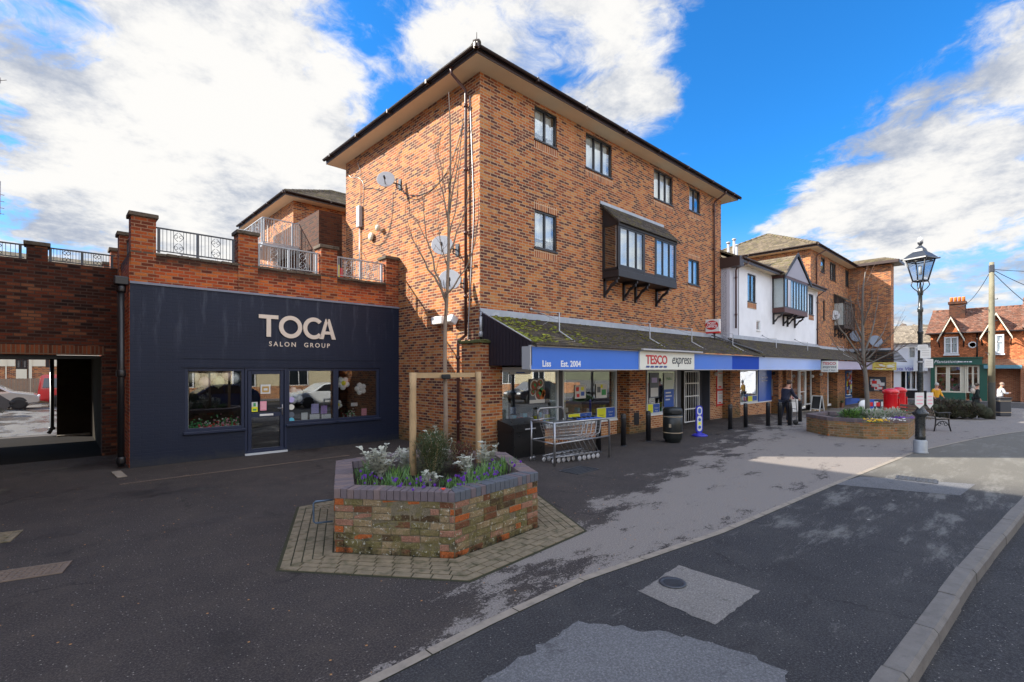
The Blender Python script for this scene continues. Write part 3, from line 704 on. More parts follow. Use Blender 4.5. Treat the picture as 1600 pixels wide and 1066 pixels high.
m = MB()
for a, b in ((o0+.07, o0+1.45), (o0+2.19, o1-.07)):
    for k in range(4): x = a+(b-a)*k/3; x = min(x, b-.05); OV.box(m, x, x+.05, 5.3, 6.55, -.005, .055)
    OV.box(m, a+.05, b-.05, 5.3, 5.35, -.004, .05); OV.box(m, a+.05, b-.05, 6.5, 6.55, -.004, .05)
m.build('sash', M_wframe, ori)
m = MB(); OV.box(m, o0+.08, o1-.08, 5.22, 6.6, .14, .15); m.build('curtain', M_blind, ori)
m = MB(); m.box(o0-.02, o1, 8.85, 9.4, 5.205, 5.22); m.build('bay_floor', M_blackw, ori)
def lean_roof(m, u0, u1, v0, z0, v1, z1, n, lip=.025):
    for k in range(n):
        a, b = k/n, (k+1)/n; va, vb = v0+(v1-v0)*a, v0+(v1-v0)*b; za, zb = z0+(z1-z0)*a+lip, z0+(z1-z0)*b
        m.quad((u0, va, za), (u1, va, za), (u1, vb, zb), (u0, vb, zb)); m.quad((u0, va, za-lip-.01), (u1, va, za-lip-.01), (u1, va, za), (u0, va, za))
    m.prism([(u0, v0, z0), (u0, v1, z1), (u0, v1, z1-.06), (u0, v0, z0-.06)], (.03, 0, 0)); m.prism([(u1, v0, z0), (u1, v1, z1), (u1, v1, z1-.06), (u1, v0, z0-.06)], (-.03, 0, 0))
m = MB(); lean_roof(m, o0-.12, o1+.12, 8.70, 6.64, 9.38, 7.32, 8); m.build('bay_roof', T_canopy, ori)
m = MB(); m.box(o0-.14, o1+.12, 9.36, 9.395, 7.31, 7.40); m.build('bay_flashing', M_lead, ori)
m = MB(); m.prism([(o0+.0, 8.8, 6.66), (o0, 9.39, 6.66), (o0, 9.39, 7.28), (o0, 8.8, 6.72)], (.03, 0, 0)); m.build('side_cladding', M_blackw, ori)
def bracket(par, u, vw, vf, zt, zb, m_=None):
    g = MB(); w_ = .07
    g.box(u, u+w_, vw-.08, vw, zb, zt); g.box(u, u+w_, vf+.02, vw, zt-.08, zt)
    n = 9; P = []
    for k in range(n+1):
        th = k/n; v = vf+.08+(vw-.05-vf-.08)*th; z = zt-.08-(zt-.08-zb-.12)*th-.07*sin(pi*th)*(-1); P.append((v, z+.02*sin(5*pi*th)))
    for (v0, z0), (v1, z1) in zip(P, P[1:]): g.prism([(u+.005, v0, z0), (u+.005, v1, z1), (u+.005, v1, z1-.10), (u+.005, v0, z0-.10)], (w_-.01, 0, 0))
    return g.build('bracket', m_ or M_blackw, par)
for a in (12.80, 13.85, 14.55, 15.9): bracket(mb_, a, 9.4, 8.82, 4.98, 4.38)

# canopy over the supermarket
def canopy(par, u0, u1, vw, mt, n=16): 
    m = MB(); lean_roof(m, u0, u1, 7.50, 2.66, vw, 3.46, n, .028); c_ = m.build('canopy_roof', mt, par)
    m = MB(); m.quad((u0, 7.62, 2.16), (u0, vw+.1, 2.16), (u1, vw+.1, 2.16), (u1, 7.62, 2.16)); m.build('canopy_soffit', M_cream2, par); return c_
can = canopy(mb_, 7.78, 21.0, 9.39, T_canopy)
m = MB(); m.prism([(7.74, 9.32, 3.50), (7.74, 7.62, 2.72), (7.74, 7.62, 2.20), (7.74, 9.05, 2.20), (7.74, 9.05, 2.78), (7.74, 9.32, 2.78)], (.03, 0, 0))
for k in range(16): v = 7.66+k*.11; m.box(7.725, 7.74, v, v+.012, 2.2 if v < 9.04 else 2.8, 2.68+(v-7.62)*.45)
m.build('canopy_end_panel', mat('purple_black_cladding', (.022, .017, .024), .4), mb_)
m = MB(); m.tube([(7.70, 9.36, 3.56), (7.70, 7.58, 2.74)], .014, 6); m.tube([(7.70, 9.30, 3.40), (7.70, 9.30, 3.0)], .035, 8); m.lathe((7.70, 9.30, 2.9), [(.05, 0), (.05, .1), (.035, .14)], 10); m.build('verge_trim', M_greym, mb_)
m = MB(); rm = random.Random(5)
for i in range(1300):                                        # moss cushions on the tiles
    t_ = rm.random(); near = rm.random() < .45
    u = 7.85+(rm.random()**2.2*2.6 if near else rm.random()*13); v = 7.6+t_*1.75; z = 2.66+(v-7.5)*.423+.02
    if not near and noise.noise(Vector((u*.9, v*1.5, 0))) < .05: continue
    if near and noise.noise(Vector((u*1.5, v*2.5, 4))) < -.15: continue
    r = rm.uniform(.012, .042); m.ball((u, v, z), r, 7, sc=(1.5, 1.1, .55), rough=.5, seed=i, mi=0 if near and rm.random() < .75 else 1)
mm = m.build('moss', [mat('moss_bright', (.17, .19, .02), .95, var=.5, vscale=14), mat('moss_dull', (.10, .088, .018), .95, var=.5, vscale=14)], mb_); mm['kind'] = 'stuff'
# brick stub with mossy cap at the corner
m = MB(); m.box(7.48, 8.18, 9.05, 9.78, -.1, 2.74); m.build('corner_pier', B_main, mb_)
m = MB(); m.box(7.42, 7.95, 8.98, 9.84, 2.74, 2.81, bev=.015); rm = random.Random(8)
for i in range(46): m.ball((rm.uniform(7.42, 7.9), rm.uniform(8.98, 9.84), 2.81), rm.uniform(.02, .05), 7, sc=(1.2, 1.2, .6), rough=.6, seed=i)
m.build('pier_cap', mat('mossy_cap', (.085, .085, .025), .95, var=.5, vscale=12), mb_)
downpipe(mb_, [(7.64, 9.86, 2.95), (7.44, 9.86, 2.82), (7.43, 9.86, 2.7), (7.43, 9.86, .05)])

# ---- shop front under the canopy, bay by bay (widths read on the plane v = 9.4)
SF = PL('V', 9.46); U9 = lambda px: uV(px, 9.46)
U905 = lambda px: uV(px, 9.12)
def column(par, a0, a1, v0=9.1, zt=2.16, mt=None): m = MB(); m.box(a0, a1, v0, 9.62, -.5, zt); return m.build('brick_column', mt or B_main, par)
def stall(par, a0, a1, z1, mt=B_low):
    m = MB(); SF.box(m, a0, a1, -.5, z1-.05, .0, .25); m.build('stall_riser', mt, par)
    m = MB(); SF.box(m, a0, a1, z1-.05, z1, -.04, .2); m.build('sill', M_whitepl, par)
def shopwin(par, a0, a1, z0, z1, lights, fm=M_whitepl, glass=None, fw=.06):
    return window(par, SF, a0, a1, z0, z1, lights, fm, .03, fw, False, 'shop_window', False, glass=M_glassd)
aw0, aw1 = 8.42, 13.15
m = MB(); SF.box(m, 8.18, aw0, -.1, 2.16, .05, .3); SF.box(m, U9(966), U9(983), -.1, 2.16, .02, .3); m.build('brick_return', B_main, mb_)
wa1 = U9(873); wb0 = U9(879); wb1 = U9(964)
M_alu = mat('pale_aluminium', (.55, .58, .60), .35)
stall(mb_, aw0, wb1, .50); shopwin(mb_, aw0, wa1, .50, 2.1, 1, M_alu); shopwin(mb_, wb0, wb1, .50, 2.1, 1, M_alu)
m = MB(); SF.box(m, wa1, wb0, .5, 2.1, -.01, .12); m.build('mullion', M_sgrey, mb_)
m = MB(); SF.box(m, aw0, U9(1320), 2.1, 2.165, -.03, .2); m.build('head_rail', M_greym, mb_)
ca0, ca1 = U905(983), U905(1008); column(mb_, ca0, ca1)
m = MB(); m.box(ca0+.25, ca0+.55, 9.09, 9.098, .28, .68); m.build('vent_grille', M_black, mb_)
wc0, wc1 = U9(1011), U9(1058); stall(mb_, wc0, wc1, .5); shopwin(mb_, wc0, wc1, .5, 2.1, 1, M_alu)
d0, d1 = U9(1062), U9(1109)
for q in ((d1-.62, d1-.06, 2.05, .3), (d1-.06, d1, 2.1, -.02), (wc1, d0+.1, 2.1, 0)): m = MB(); SF.box(m, q[0], q[1], 0, q[2], q[3], .38); m.build('door_panel', mat('grey_shutter', (.075, .08, .10), .5), mb_)
n0, n1 = U9(1119), U9(1141)
m = MB(); SF.box(m, d1, n1, -.1, 2.16, .0, .3); m.build('brick_return', B_low, mb_)
cb0, cb1 = U905(1141), U905(1156); column(mb_, cb0, cb1)
we0, we1 = U9(1156), U9(1184); stall(mb_, we0, U9(1215), .52); shopwin(mb_, we0, we1, .52, 2.1, 1, M_alu)
# interior of the supermarket
m = MB(); m.quad((7.95, 9.7, .02), (24.5, 9.7, .02), (24.5, 14.5, .02), (7.95, 14.5, .02)); m.quad((7.95, 12.6, 0), (24.5, 12.6, 0), (24.5, 12.6, 2.5), (7.95, 12.6, 2.5)); m.quad((7.95, 9.7, 2.3), (7.95, 14.5, 2.3), (24.5, 14.5, 2.3), (24.5, 9.7, 2.3))
m.build('shop_interior', M_int, mb_)
pm = [M_red, M_yel, M_bluep, M_poster, M_orangep, M_lil, M_greenp, M_teal]
m = MB(); rm = random.Random(21)
for b0, b1, zb in ((aw0+.3, wa1-.1, .5), (wb0+.1, wb1-.1, .5), (wc0+.1, wc1-.1, .5), (we0+.1, we1-.1, .5)):
    x = b0
    while x < b1:
        w_ = rm.uniform(.09, .2); h_ = rm.uniform(.14, .30); mi = rm.randrange(8)
        if rm.random() < .8: m.box(x, x+w_, 9.58, 9.72, zb+.02, zb+.02+h_, mi)
        if rm.random() < .5: m.box(x, x+w_*.8, 9.60, 9.72, zb+.03+h_, zb+.03+h_+rm.uniform(.1, .2), rm.randrange(8))
        x += w_+rm.uniform(0, .08)
m.build('window_display', pm, mb_)
M_pane = mat('pale_green_board', (.50, .56, .54), .6)
for x, w_ in ((aw0+.06, .34), (wa1-.27, .21), (wb0+.06, .16), (wb1-.2, .14), (wc0+.06, .14), (we0+.5, .12)): m = MB(); SF.box(m, x, x+w_, .56, 2.04, .062, .10); m.build('display_panel', M_pane, mb_)
def poster(par, pl, a0, a1, z0, z1, d, blocks, base=M_poster, name='poster'):
    """printed sheet: base board with blocks (fa0,fa1,fz0,fz1,material) in fractions"""
    m = MB(); mats = [base]; pl.box(m, a0, a1, z0, z1, d-.004, d)
    for i, (x0, x1, y0, y1, mt) in enumerate(blocks):
        if mt not in mats: mats.append(mt)
        pl.box(m, a0+(a1-a0)*x0, a0+(a1-a0)*x1, z0+(z1-z0)*y0, z0+(z1-z0)*y1, d-.007-.0005*(i % 5), d-.004, mats.index(mt))
    return m.build(name, mats, par)
M_food1 = mat('poster_brown', (.20, .07, .03), .5); M_slate = mat('poster_slate', (.10, .12, .15), .5)
def food(par, a0, a1, z0, z1, d):
    o = poster(par, SF, a0, a1, z0, z1, d, [(0, 1, 0, .14, M_poster)], M_slate)
    m = MB(); mats = [M_poster, M_food1, M_greenp, M_orangep, M_yel, M_red]; rm = random.Random(2)
    def disc(x, z, r, mi, k=0): m.add([SF.p(a0+(a1-a0)*x+r*cos(2*pi*j/14), z0+(z1-z0)*z+r*sin(2*pi*j/14), d-.012-k*.002) for j in range(14)], [tuple(range(14))], mi)
    for x, z, r in ((.3, .72, .17), (.68, .82, .13), (.62, .36, .19), (.2, .45, .1)): disc(x, z, r, 0); disc(x, z, r*.78, 1, 1); disc(x+.02, z+.02, r*.3, 2, 2); disc(x-.06, z-.04, r*.2, 5, 2)
    for k in range(9): disc(.8+rm.uniform(-.06, .14), .28+rm.uniform(-.1, .2), .045, 3, 2)
    disc(.75, .5, .09, 2, 1); m.build('printed_picture', mats, o)
za = lambda px, py: onV(px, py, 9.46).z
food(mb_, U9(828), U9(852), za(840, 630), za(840, 592), .02)
poster(mb_, SF, U9(797), U9(830), 1.98, 2.08, .02, [(.3, .7, .3, .7, M_bluep)])
poster(mb_, SF, U9(899), U9(916), za(905, 623), za(905, 602), .02, [(.1, .35, .55, .85, M_red), (.55, .8, .6, .85, M_yel), (.15, .4, .1, .35, M_red), (.55, .85, .2, .5, M_bluep)])
poster(mb_, SF, U9(932), U9(949), za(940, 622), za(940, 600), .02, [(.1, .4, .4, .8, M_slate), (.5, .9, .2, .6, M_greenp), (.4, .6, .7, .95, M_yel)])
def clubposter(a0, a1, z0, z1):
    o = poster(mb_, SF, a0, a1, z0, z1, .015, [(.02, .48, .04, .96, M_yel), (.5, .98, .04, .96, M_bluep)]); hh = z1-z0
    for k, s_ in enumerate(('Clubcard', 'Prices')): text(s_, hh*.17, SF, a0+(a1-a0)*.74, z0+hh*(.58-.24*k), .004, M_poster, o, 'poster_text', ext=.001)
    for k, s_ in enumerate(('Thousands of', 'lower prices')): text(s_, hh*.11, SF, a0+(a1-a0)*.25, z0+hh*(.40-.16*k), .004, M_sgrey, o, 'poster_text', ext=.001)
clubposter(U9(933), U9(961.5), za(945, 657), za(945, 637)); clubposter(U9(888), U9(925), za(905, 655), za(905, 646))
clubposter(U9(1010.5), U9(1031), za(1020, 650), za(1020, 631)); clubposter(U9(1169), U9(1183), za(1176, 642), za(1176, 618))
o = poster(mb_, SF, U9(1038), U9(1053), za(1045, 636), 1.98, .015, [(0, 1, 0, .52, M_bluep), (.15, .7, .40, .44, M_poster), (.15, .8, .3, .34, M_poster), (.15, .6, .2, .24, M_poster)], mat('poster_pale_green', (.55, .62, .55), .5))
text('Hello.', .16, SF, U9(1045.5), 1.72, .0, M_greenp, o, 'poster_text', ext=.001)
poster(mb_, SF, U9(1016), U9(1030), za(1022, 622), 2.0, .02, [(.1, .9, .05, .4, M_poster), (.2, .8, .6, .8, M_lil)], M_slate)
# security gate folded out beside the door
t_ = thing('security_gate', 'white tubular security gate standing open beside the supermarket door', 'gate', (d0, 9.3, 0))
m = MB(); ga, gb = U9(1064), U9(1087); GV = PL('V', 9.30); n = 6
GV.box(m, ga, ga+.04, .05, 2.05, 0, .03); GV.box(m, gb-.04, gb, .05, 2.05, 0, .03)
for z in (.05, .55, 1.05, 1.55, 2.01): GV.box(m, ga+.04, gb-.04, z, z+.04, .002, .028)
m.build('gate_frame', M_whitepl, t_)
m = MB()
for i in range(n): x = ga+(gb-ga)*(i+.8)/(n+.6); m.tube([GV.p(x, .09, .015), GV.p(x, 2.01, .015)], .011, 6)
m.build('gate_bar', M_whitepl, t_)
# notice boards
t_ = thing('notice_board', 'two white post office notice panels with red trim beside the supermarket door', 'notice board', (n0, 9.44, .4))
for z0, z1 in ((1.28, 2.1), (.62, 1.18)):
    poster(t_, SF, n0+.1, n1-.15, z0, z1, -.01, [(.08, .9, .8, .84, M_red), (.1, .8, .6, .62, M_slate), (.1, .7, .5, .52, M_slate), (.1, .75, .4, .42, M_slate), (.08, .3, .05, .14, M_red), (.6, .9, .05, .1, M_red)], M_poster, 'notice')
m = MB(); SF.box(m, n0+.06, n1-.1, 1.20, 1.27, -.03, -.002); SF.box(m, n0+.06, n1-.1, .54, .61, -.03, -.002); SF.box(m, n0, n0+.06, .5, 2.1, -.03, -.002); m.build('red_trim', M_red, t_)
# cash machine surround and machine
c0, c1 = U9(1185), U9(1215)
t_ = thing('cash_machine', 'blue cash machine panel between the poster window and brick column', 'cash machine', (c0, 9.44, .5))
m = MB(); SF.box(m, c0, c1, .5, 2.1, -.02, .08); m.build('surround', mat('cash_panel_blue', (.02, .11, .50), .3), t_)
a0, a1 = U9(1204), U9(1213.5)
m = MB(); SF.box(m, a0, a1, .75, 1.62, -.07, -.022, bev=.015); m.build('machine_body', mat('cash_grey', (.28, .30, .36), .4), t_)
m = MB(); SF.box(m, a0+.12, a1-.12, 1.0, 1.38, -.08, -.071); m.build('recess', M_black, t_)
m = MB(); SF.box(m, a0+.16, a1-.16, 1.43, 1.57, -.08, -.071); m.build('screen', M_poster, t_)
m = MB(); SF.box(m, a0+.14, a1-.14, .92, .98, -.15, -.071); m.build('keypad_shelf', M_greym, t_)
m = MB(); m.ball(SF.p(U9(1206), 1.92, -.12), .13, 12); m.build('security_camera', M_black, t_)
text('Cash Machine', .15, SF, U9(1194), 1.68, -.022, M_wht, t_, ext=.002); text('Free withdrawals', .11, SF, U9(1194), 1.52, -.022, M_wht, t_, ext=.002)

# fascia and signs
FV = PL('V', 7.62)
fs = thing('shop_fascia', 'long blue fascia above the supermarket windows lettered Liss Est. 2004', 'shop sign', (7.74, 7.62, 2.11))
for x0, x1 in ((7.74, 12.02), (15.2, 18.2)): m = MB(); FV.box(m, x0, x1, 2.11, 2.62, 0, .06); m.build('fascia_panel', M_blue, fs)
m = MB(); FV.box(m, 18.2, 20.75, 2.11, 2.62, 0, .06); m.build('fascia_panel', M_blue2, fs)
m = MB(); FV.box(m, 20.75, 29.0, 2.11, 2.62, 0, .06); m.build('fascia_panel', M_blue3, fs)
m = MB(); FV.box(m, 7.72, 29.0, 2.09, 2.112, -.012, .07); FV.box(m, 7.72, 29.0, 2.615, 2.645, -.01, .06); FV.box(m, 7.70, 7.742, 2.11, 2.62, -.004, .25); m.build('trim', M_greym, fs)
text('Liss', .20, FV, uV(855, 7.6), 2.175, -.001, M_wht, fs, ext=.004, bold=.004); text('Est. 2004', .20, FV, uV(893, 7.6), 2.175, -.001, M_wht, fs, ext=.004, bold=.004)
ts = thing('supermarket_sign', 'ivory TESCO express sign panel in the middle of the blue fascia', 'shop sign', (12.0, 7.58, 2.11))
m = MB(); FV.box(m, 12.02, 15.2, 2.10, 2.63, -.05, .05, bev=.01); m.build('sign_panel', M_signw, ts)
m = MB(); FV.box(m, 11.96, 15.5, 2.64, 2.69, -.20, -.02, bev=.01); m.build('trough_light', M_greym, ts)
text('TESCO', .36, FV, 12.90, 2.27, -.056, M_sred, ts, ext=.004, bold=.008, sx=1.08, spacing=.98); text('express', .42, FV, 14.36, 2.285, -.056, M_sgrey, ts, ext=.004, shear=.25, sx=.93)
m = MB()
for k in range(5): x = 12.30+k*.24; m.prism([FV.p(x, 2.165, -.056), FV.p(x+.17, 2.165, -.056), FV.p(x+.20, 2.215, -.056), FV.p(x+.03, 2.215, -.056)], (0, -.006, 0))
m.build('underline_bar', M_sblue, ts)
# hanging double-sided sign at the end of the fascia
hs = thing('hanging_sign', 'small white TESCO express projecting sign at the right end of the blue fascia', 'shop sign', (29.2, 7.3, 2.0))
HU = PL('U', 29.1); h0, h1 = 6.9, 7.64
m = MB(); HU.box(m, h0, h1, 1.98, 2.56, 0, .08, bev=.01); m.build('sign_panel', M_signw, hs)
text('TESCO', .19, HU, (h0+h1)/2, 2.36, -.003, M_sred, hs, ext=.003, bold=.004); text('express', .19, HU, (h0+h1)/2, 2.20, -.003, M_sgrey, hs, ext=.003, shear=.25); text('open 7 days', .11, HU, (h0+h1)/2, 2.05, -.003, M_sgrey, hs, ext=.003)
m = MB(); HU.box(m, h0, h1+.1, 2.56, 2.60, .0, .08); m.build('sign_arm', M_black, hs)
# post office sign on its post
PU = PL('U', 19.85); v1_, v0_ = vU(1100, 19.85), vU(1124.5, 19.85); ps = thing('post_office_sign', 'white board with red oval reading POST OFFICE above the canopy', 'sign', (19.85, 9.1, 3.3))
m = MB(); PU.box(m, v0_, v1_, 3.66, 4.17, 0, .1, bev=.012); m.build('sign_board', M_whitepl, ps)
m = MB(); PU.box(m, v0_, v1_, 3.60, 3.66, -.004, .104); m.build('red_base', M_red, ps)
cv = (v0_+v1_)/2; m = MB(); m.add([PU.p(cv+.27*cos(2*pi*j/30), 3.93+.19*sin(2*pi*j/30), -.006) for j in range(30)], [tuple(range(30))]); m.build('red_oval', M_sred, ps)
text('POST', .15, PU, cv, 3.95, -.008, M_wht, ps, ext=.003, bold=.004); text('OFFICE', .14, PU, cv, 3.83, -.008, M_wht, ps, ext=.003, bold=.004)
m = MB(); m.tube([PU.p(cv-.1, 3.1, .05), PU.p(cv-.1, 3.62, .05)], .03, 8); m.build('post', M_black, ps)
# stays on the canopy
for k, px in enumerate((874, 1015.5, 1081, 1145, 1213, 1262, 1318)):
    u = uV(px, 8.35); vw = 9.38 if u < 21.3 else 8.98
    m = MB(); m.tube([(u, 7.64, 2.68), (u, 8.35, 3.09), (u, 8.35, 3.56)], .018, 6); m.tube([(u, 8.35, 3.36), (u, vw, 3.74)], .013, 6); m.tube([(u, 8.35, 3.56), (u, 8.75, 3.60), (u, vw, 3.73)], .010, 6); m.ball((u, vw-.02, 3.74), .04, 8)
    if k == 0: m.tube([(u+.02, vw-.05, 3.7)]+[(u+.02+.15*sin(q/8*pi), vw-.25-.5*sin(q/8*pi)*.6, 3.66-.42*q/8) for q in range(1, 9)], .006, 5)
    solo(m, 'canopy_stay', M_greym, ['leftmost thin steel stay on the mossy canopy roof, above the Liss lettering', 'thin steel stay on the canopy directly above the express lettering', 'thin steel stay just left of the post office sign', 'thin steel stay just right of the post office sign, by the white building corner', 'thin steel stay under the bay window of the white house', 'thin steel stay near the right corner of the white house', 'rightmost thin steel stay, above the lilac fascia'][k], 'bracket', 'steel stays along the canopy')
# ---------------------------------------------------------------- salon
SV = PL('V', 13.25)
sa = thing('salon_building', 'single-storey navy painted salon with cream TOCA lettering and roof terrace', 'building', (1.27, 13.25, 0))
w0, w1 = 2.26, 7.10
m = MB(); wall(m, SV, 1.27, 7.75, -.1, 3.95, [(w0, 3.50, .66, 2.14), (3.50, 4.49, .04, 2.14), (4.49, w1, .68, 2.14)], th=.12)
SV.box(m, 1.27, 2.22, -.1, .28, -.015, 0); m.build('painted_wall', M_navy, sa)
m = MB(); SV.box(m, 2.2, 7.15, 2.36, 2.375, -.012, 0); SV.box(m, 2.2, 7.15, 2.15, 2.17, -.02, 0); m.build('lintel_line', M_navy, sa)
m = MB()
for i in range(6): a = 1.27+6.48*i/6; SV.box(m, a, a+1.09, 3.95, 4.0, -.03-.002*(i % 2), .1)
m.build('flashing', mat('pale_flashing', (.20, .22, .28), .6, var=.4, vscale=6), sa)
m = MB(); PV2 = PL('V', 13.28); wall(m, PV2, 1.27, 7.75, 4.0, 4.62, th=.25); wall(m, PL('U', 1.27), 13.4, 21.8, -.1, 4.62, th=.25)
wall(m, PL('N', 1.52), 13.5, 21.8, 4.2, 4.62, th=0, top=False); wall(m, PL('V', 13.53), 1.5, 7.75, 4.2, 4.62, th=0, top=False); SV.box(m, 1.26, 1.30, -.1, 4.6, .02, .3)
m.build('parapet', B_red, sa)
m = MB(); rm = random.Random(4)
for k in range(30): a = 1.27+6.48*k/30; m.obox((a+.11, 13.40, 4.65+rm.uniform(-.008, .008)), (.212, .28, .065), Matrix.Rotation(rm.uniform(-.03, .03), 3, 'Y'), bev=.012)
m.build('coping', M_stone, sa)
m = MB(); m.box(1.5, 7.75, 13.5, 21.8, 4.1, 4.2); m.quad((7.75, 21.8, 0), (1.3, 21.8, 0), (1.3, 21.8, 4.2), (7.75, 21.8, 4.2)); m.build('roof_deck', A_pale2, sa)
def pier(par, x0, x1, y0, y1, z0, z1, cap=.045, mt=B_red):
    m = MB(); m.box(x0, x1, y0, y1, z0, z1-.09); p_ = m.build('brick_pier', B_pier if mt is B_red else mt, par)
    m = MB(); m.box(x0-cap, x1+cap, y0-cap, y1+cap, z1-.09, z1, bev=.015); m.build('pier_cap', M_stone, p_)
PX = [(1.29, 1.73), (3.36, 3.80), (5.38, 5.83), (7.33, 7.74)]
for a, b in PX: pier(sa, a, b, 13.26, 13.66, 4.0, 5.50)
for v in (15.05, 17.2, 19.6): pier(sa, 1.24, 1.58, v, v+.36, 4.0, 5.42)
# entrance group
fr = MB()
def frm(m, a0, a1, z0, z1, w_, d0=.02, d1=.10): SV.box(m, a0, a0+w_, z0, z1, d0, d1, bev=.006); SV.box(m, a1-w_, a1, z0, z1, d0, d1, bev=.006); SV.box(m, a0+w_, a1-w_, z1-w_, z1, d0, d1, bev=.006); SV.box(m, a0+w_, a1-w_, z0, z0+w_, d0, d1, bev=.006)
def swin(a0, a1, z0, z1):
    m = MB(); frm(m, a0, a1, z0, z1, .07); f = m.build('shop_window', M_navyf, sa)
    m = MB(); SV.box(m, a0+.06, a1-.06, z0+.06, z1-.06, .06, .068); m.build('pane', M_glassd, f)
    m = MB(); SV.box(m, a0-.03, a1+.03, z0-.06, z0, -.06, .06, bev=.01); m.build('sill', M_navyf, f)
swin(2.26, 3.50, .68, 2.14); swin(4.49, 5.80, .70, 2.14); swin(5.80, 7.10, .70, 2.14)
m = MB(); frm(m, 3.50, 4.49, .04, 2.14, .06, 0, .1); m.build('door_frame', M_navyf, sa)
m = MB(); frm(m, 3.575, 4.415, .06, 2.075, .085, .015, .075); SV.box(m, 3.66, 4.33, .92, 1.02, .018, .072)
dr = m.build('door', M_navyf, sa)
for q in ((.14, .93), (1.01, 1.995)): m = MB(); SV.box(m, 3.655, 4.335, *q, .045, .052); m.build('pane', M_glassd, dr)
m = MB(); m.tube([SV.p(4.375, .95, -.0), SV.p(4.375, 1.22, -.0)], .014, 6); m.tube([SV.p(4.375, 1.12, -.01), SV.p(4.375, 1.12, -.045), SV.p(4.25, 1.125, -.045)], .011, 6); m.build('handle', M_chrome, dr)
m = MB(); SV.box(m, 3.84, 4.16, .945, .995, -.0, .02, bev=.006); m.build('letter_box', M_whitepl, dr)
m = MB(); SV.box(m, 3.50, 4.49, .0, .045, -.05, .1); m.build('threshold', M_alu, sa)
# door stickers
poster(dr, SV, 3.87, 4.10, 1.50, 1.73, .040, [(.15, .85, .15, .8, mat('sticker_gold', (.45, .28, .07), .5)), (.3, .7, .35, .6, M_poster)], M_poster, 'sticker')
poster(dr, SV, 3.66, 3.80, 1.06, 1.30, .040, [(0, 1, 0, .5, M_yel), (.3, .7, .55, .9, M_greenp), (.2, .8, .1, .3, M_greenp)], M_poster, 'sticker')
poster(dr, SV, 3.86, 4.01, 1.08, 1.31, .040, [(.15, .85, .2+.14*k, .27+.14*k, mat('poster_pink2', (.85, .5, .55), .6)) for k in range(5)], M_pink, 'sticker')
# sign TOCA in built strokes
lt = thing('salon_sign', 'cream raised letters TOCA with small SALON GROUP beneath on the navy wall', 'shop sign', (3.81, 13.25, 2.7))
Z0, Z1 = 2.93, 3.48; hh = Z1-Z0; sw = .105
def ring(m, cx, cz, ra, rb, a0, a1, w_, n=40):
    pr_ = []
    for k in range(n+1): th = a0+(a1-a0)*k/n; pr_.append((cx+ra*cos(th), cz+rb*sin(th), cx+(ra-w_)*cos(th), cz+(rb-w_)*sin(th)))
    for p, q in zip(pr_, pr_[1:]): m.prism([SV.p(p[0], p[1], -.005), SV.p(q[0], q[1], -.005), SV.p(q[2], q[3], -.005), SV.p(p[2], p[3], -.005)], (0, -.03, 0))
m = MB(); SV.box(m, 3.81, 4.27, Z1-.095, Z1, -.035, -.005); SV.box(m, 3.988, 4.093, Z0, Z1-.095, -.035, -.005); m.build('letter_t', M_letter, lt)
m = MB(); ring(m, 4.575, (Z0+Z1)/2, .29, .29, 0, 2*pi, sw); m.build('letter_o', M_letter, lt)
m = MB(); ring(m, 5.17, (Z0+Z1)/2, .28, .29, radians(42), radians(318), sw); m.build('letter_c', M_letter, lt)
m = MB()
def st_(m, x0, x1, xt0, xt1, z0=Z0, z1=Z1): m.prism([SV.p(x0, z0, -.005), SV.p(x1, z0, -.005), SV.p(xt1, z1, -.005), SV.p(xt0, z1, -.005)], (0, -.03, 0))
st_(m, 5.29+.03, 5.40+.03, 5.49, 5.56); st_(m, 5.66, 5.77, 5.49+.02, 5.58+.02); SV.box(m, 5.44, 5.66, Z0+.13, Z0+.21, -.034, -.006); m.build('letter_a', M_letter, lt)
text('SALON  GROUP', .165, SV, 4.83, 2.70, -.01, M_letter, lt, ext=.006, spacing=1.42, bold=.002, sx=1.0)
# salon interior
m = MB(); m.quad((1.4, 13.4, .03), (7.6, 13.4, .03), (7.6, 17, .03), (1.4, 17, .03)); m.quad((1.4, 16.4, 0), (7.6, 16.4, 0), (7.6, 16.4, 2.6), (1.4, 16.4, 2.6)); m.quad((1.4, 13.4, 2.4), (1.4, 17, 2.4), (7.6, 17, 2.4), (7.6, 13.4, 2.4)); m.quad((1.6, 13.3, 0), (1.6, 17, 0), (1.6, 17, 2.6), (1.6, 13.3, 2.6)); m.quad((7.5, 17, 0), (7.5, 13.3, 0), (7.5, 13.3, 2.6), (7.5, 17, 2.6))
m.build('interior', mat('salon_interior', (.030, .028, .028), .8), sa)
m = MB(); m.box(2.3, 3.45, 13.42, 13.8, .60, .68); m.box(4.55, 7.05, 13.42, 13.8, .62, .70); m.box(2.3, 2.36, 13.4, 13.9, .7, 2.1); m.build('display_shelf', M_whitepl, sa)
BM = [mat('balloon_cream', (.78, .72, .55), .2), mat('balloon_pearl', (.82, .82, .80), .2), mat('balloon_pink', (.80, .58, .52), .2), mat('balloon_lemon', (.80, .76, .45), .2)]
def balloon_arch(cs, label):
    t = thing('balloon_garland', label, 'balloons', SV.p(*cs[0][:2], .3))
    for x, z, r, mi, d in cs: m = MB(); m.ball(SV.p(x, z, d), r, 16, sc=(1, 1, 1.12)); m.tube([SV.p(x, z-r*1.1, d), SV.p(x, z-r*1.25, d)], [.006, .014], 6); m.build('balloon', BM[mi], t)
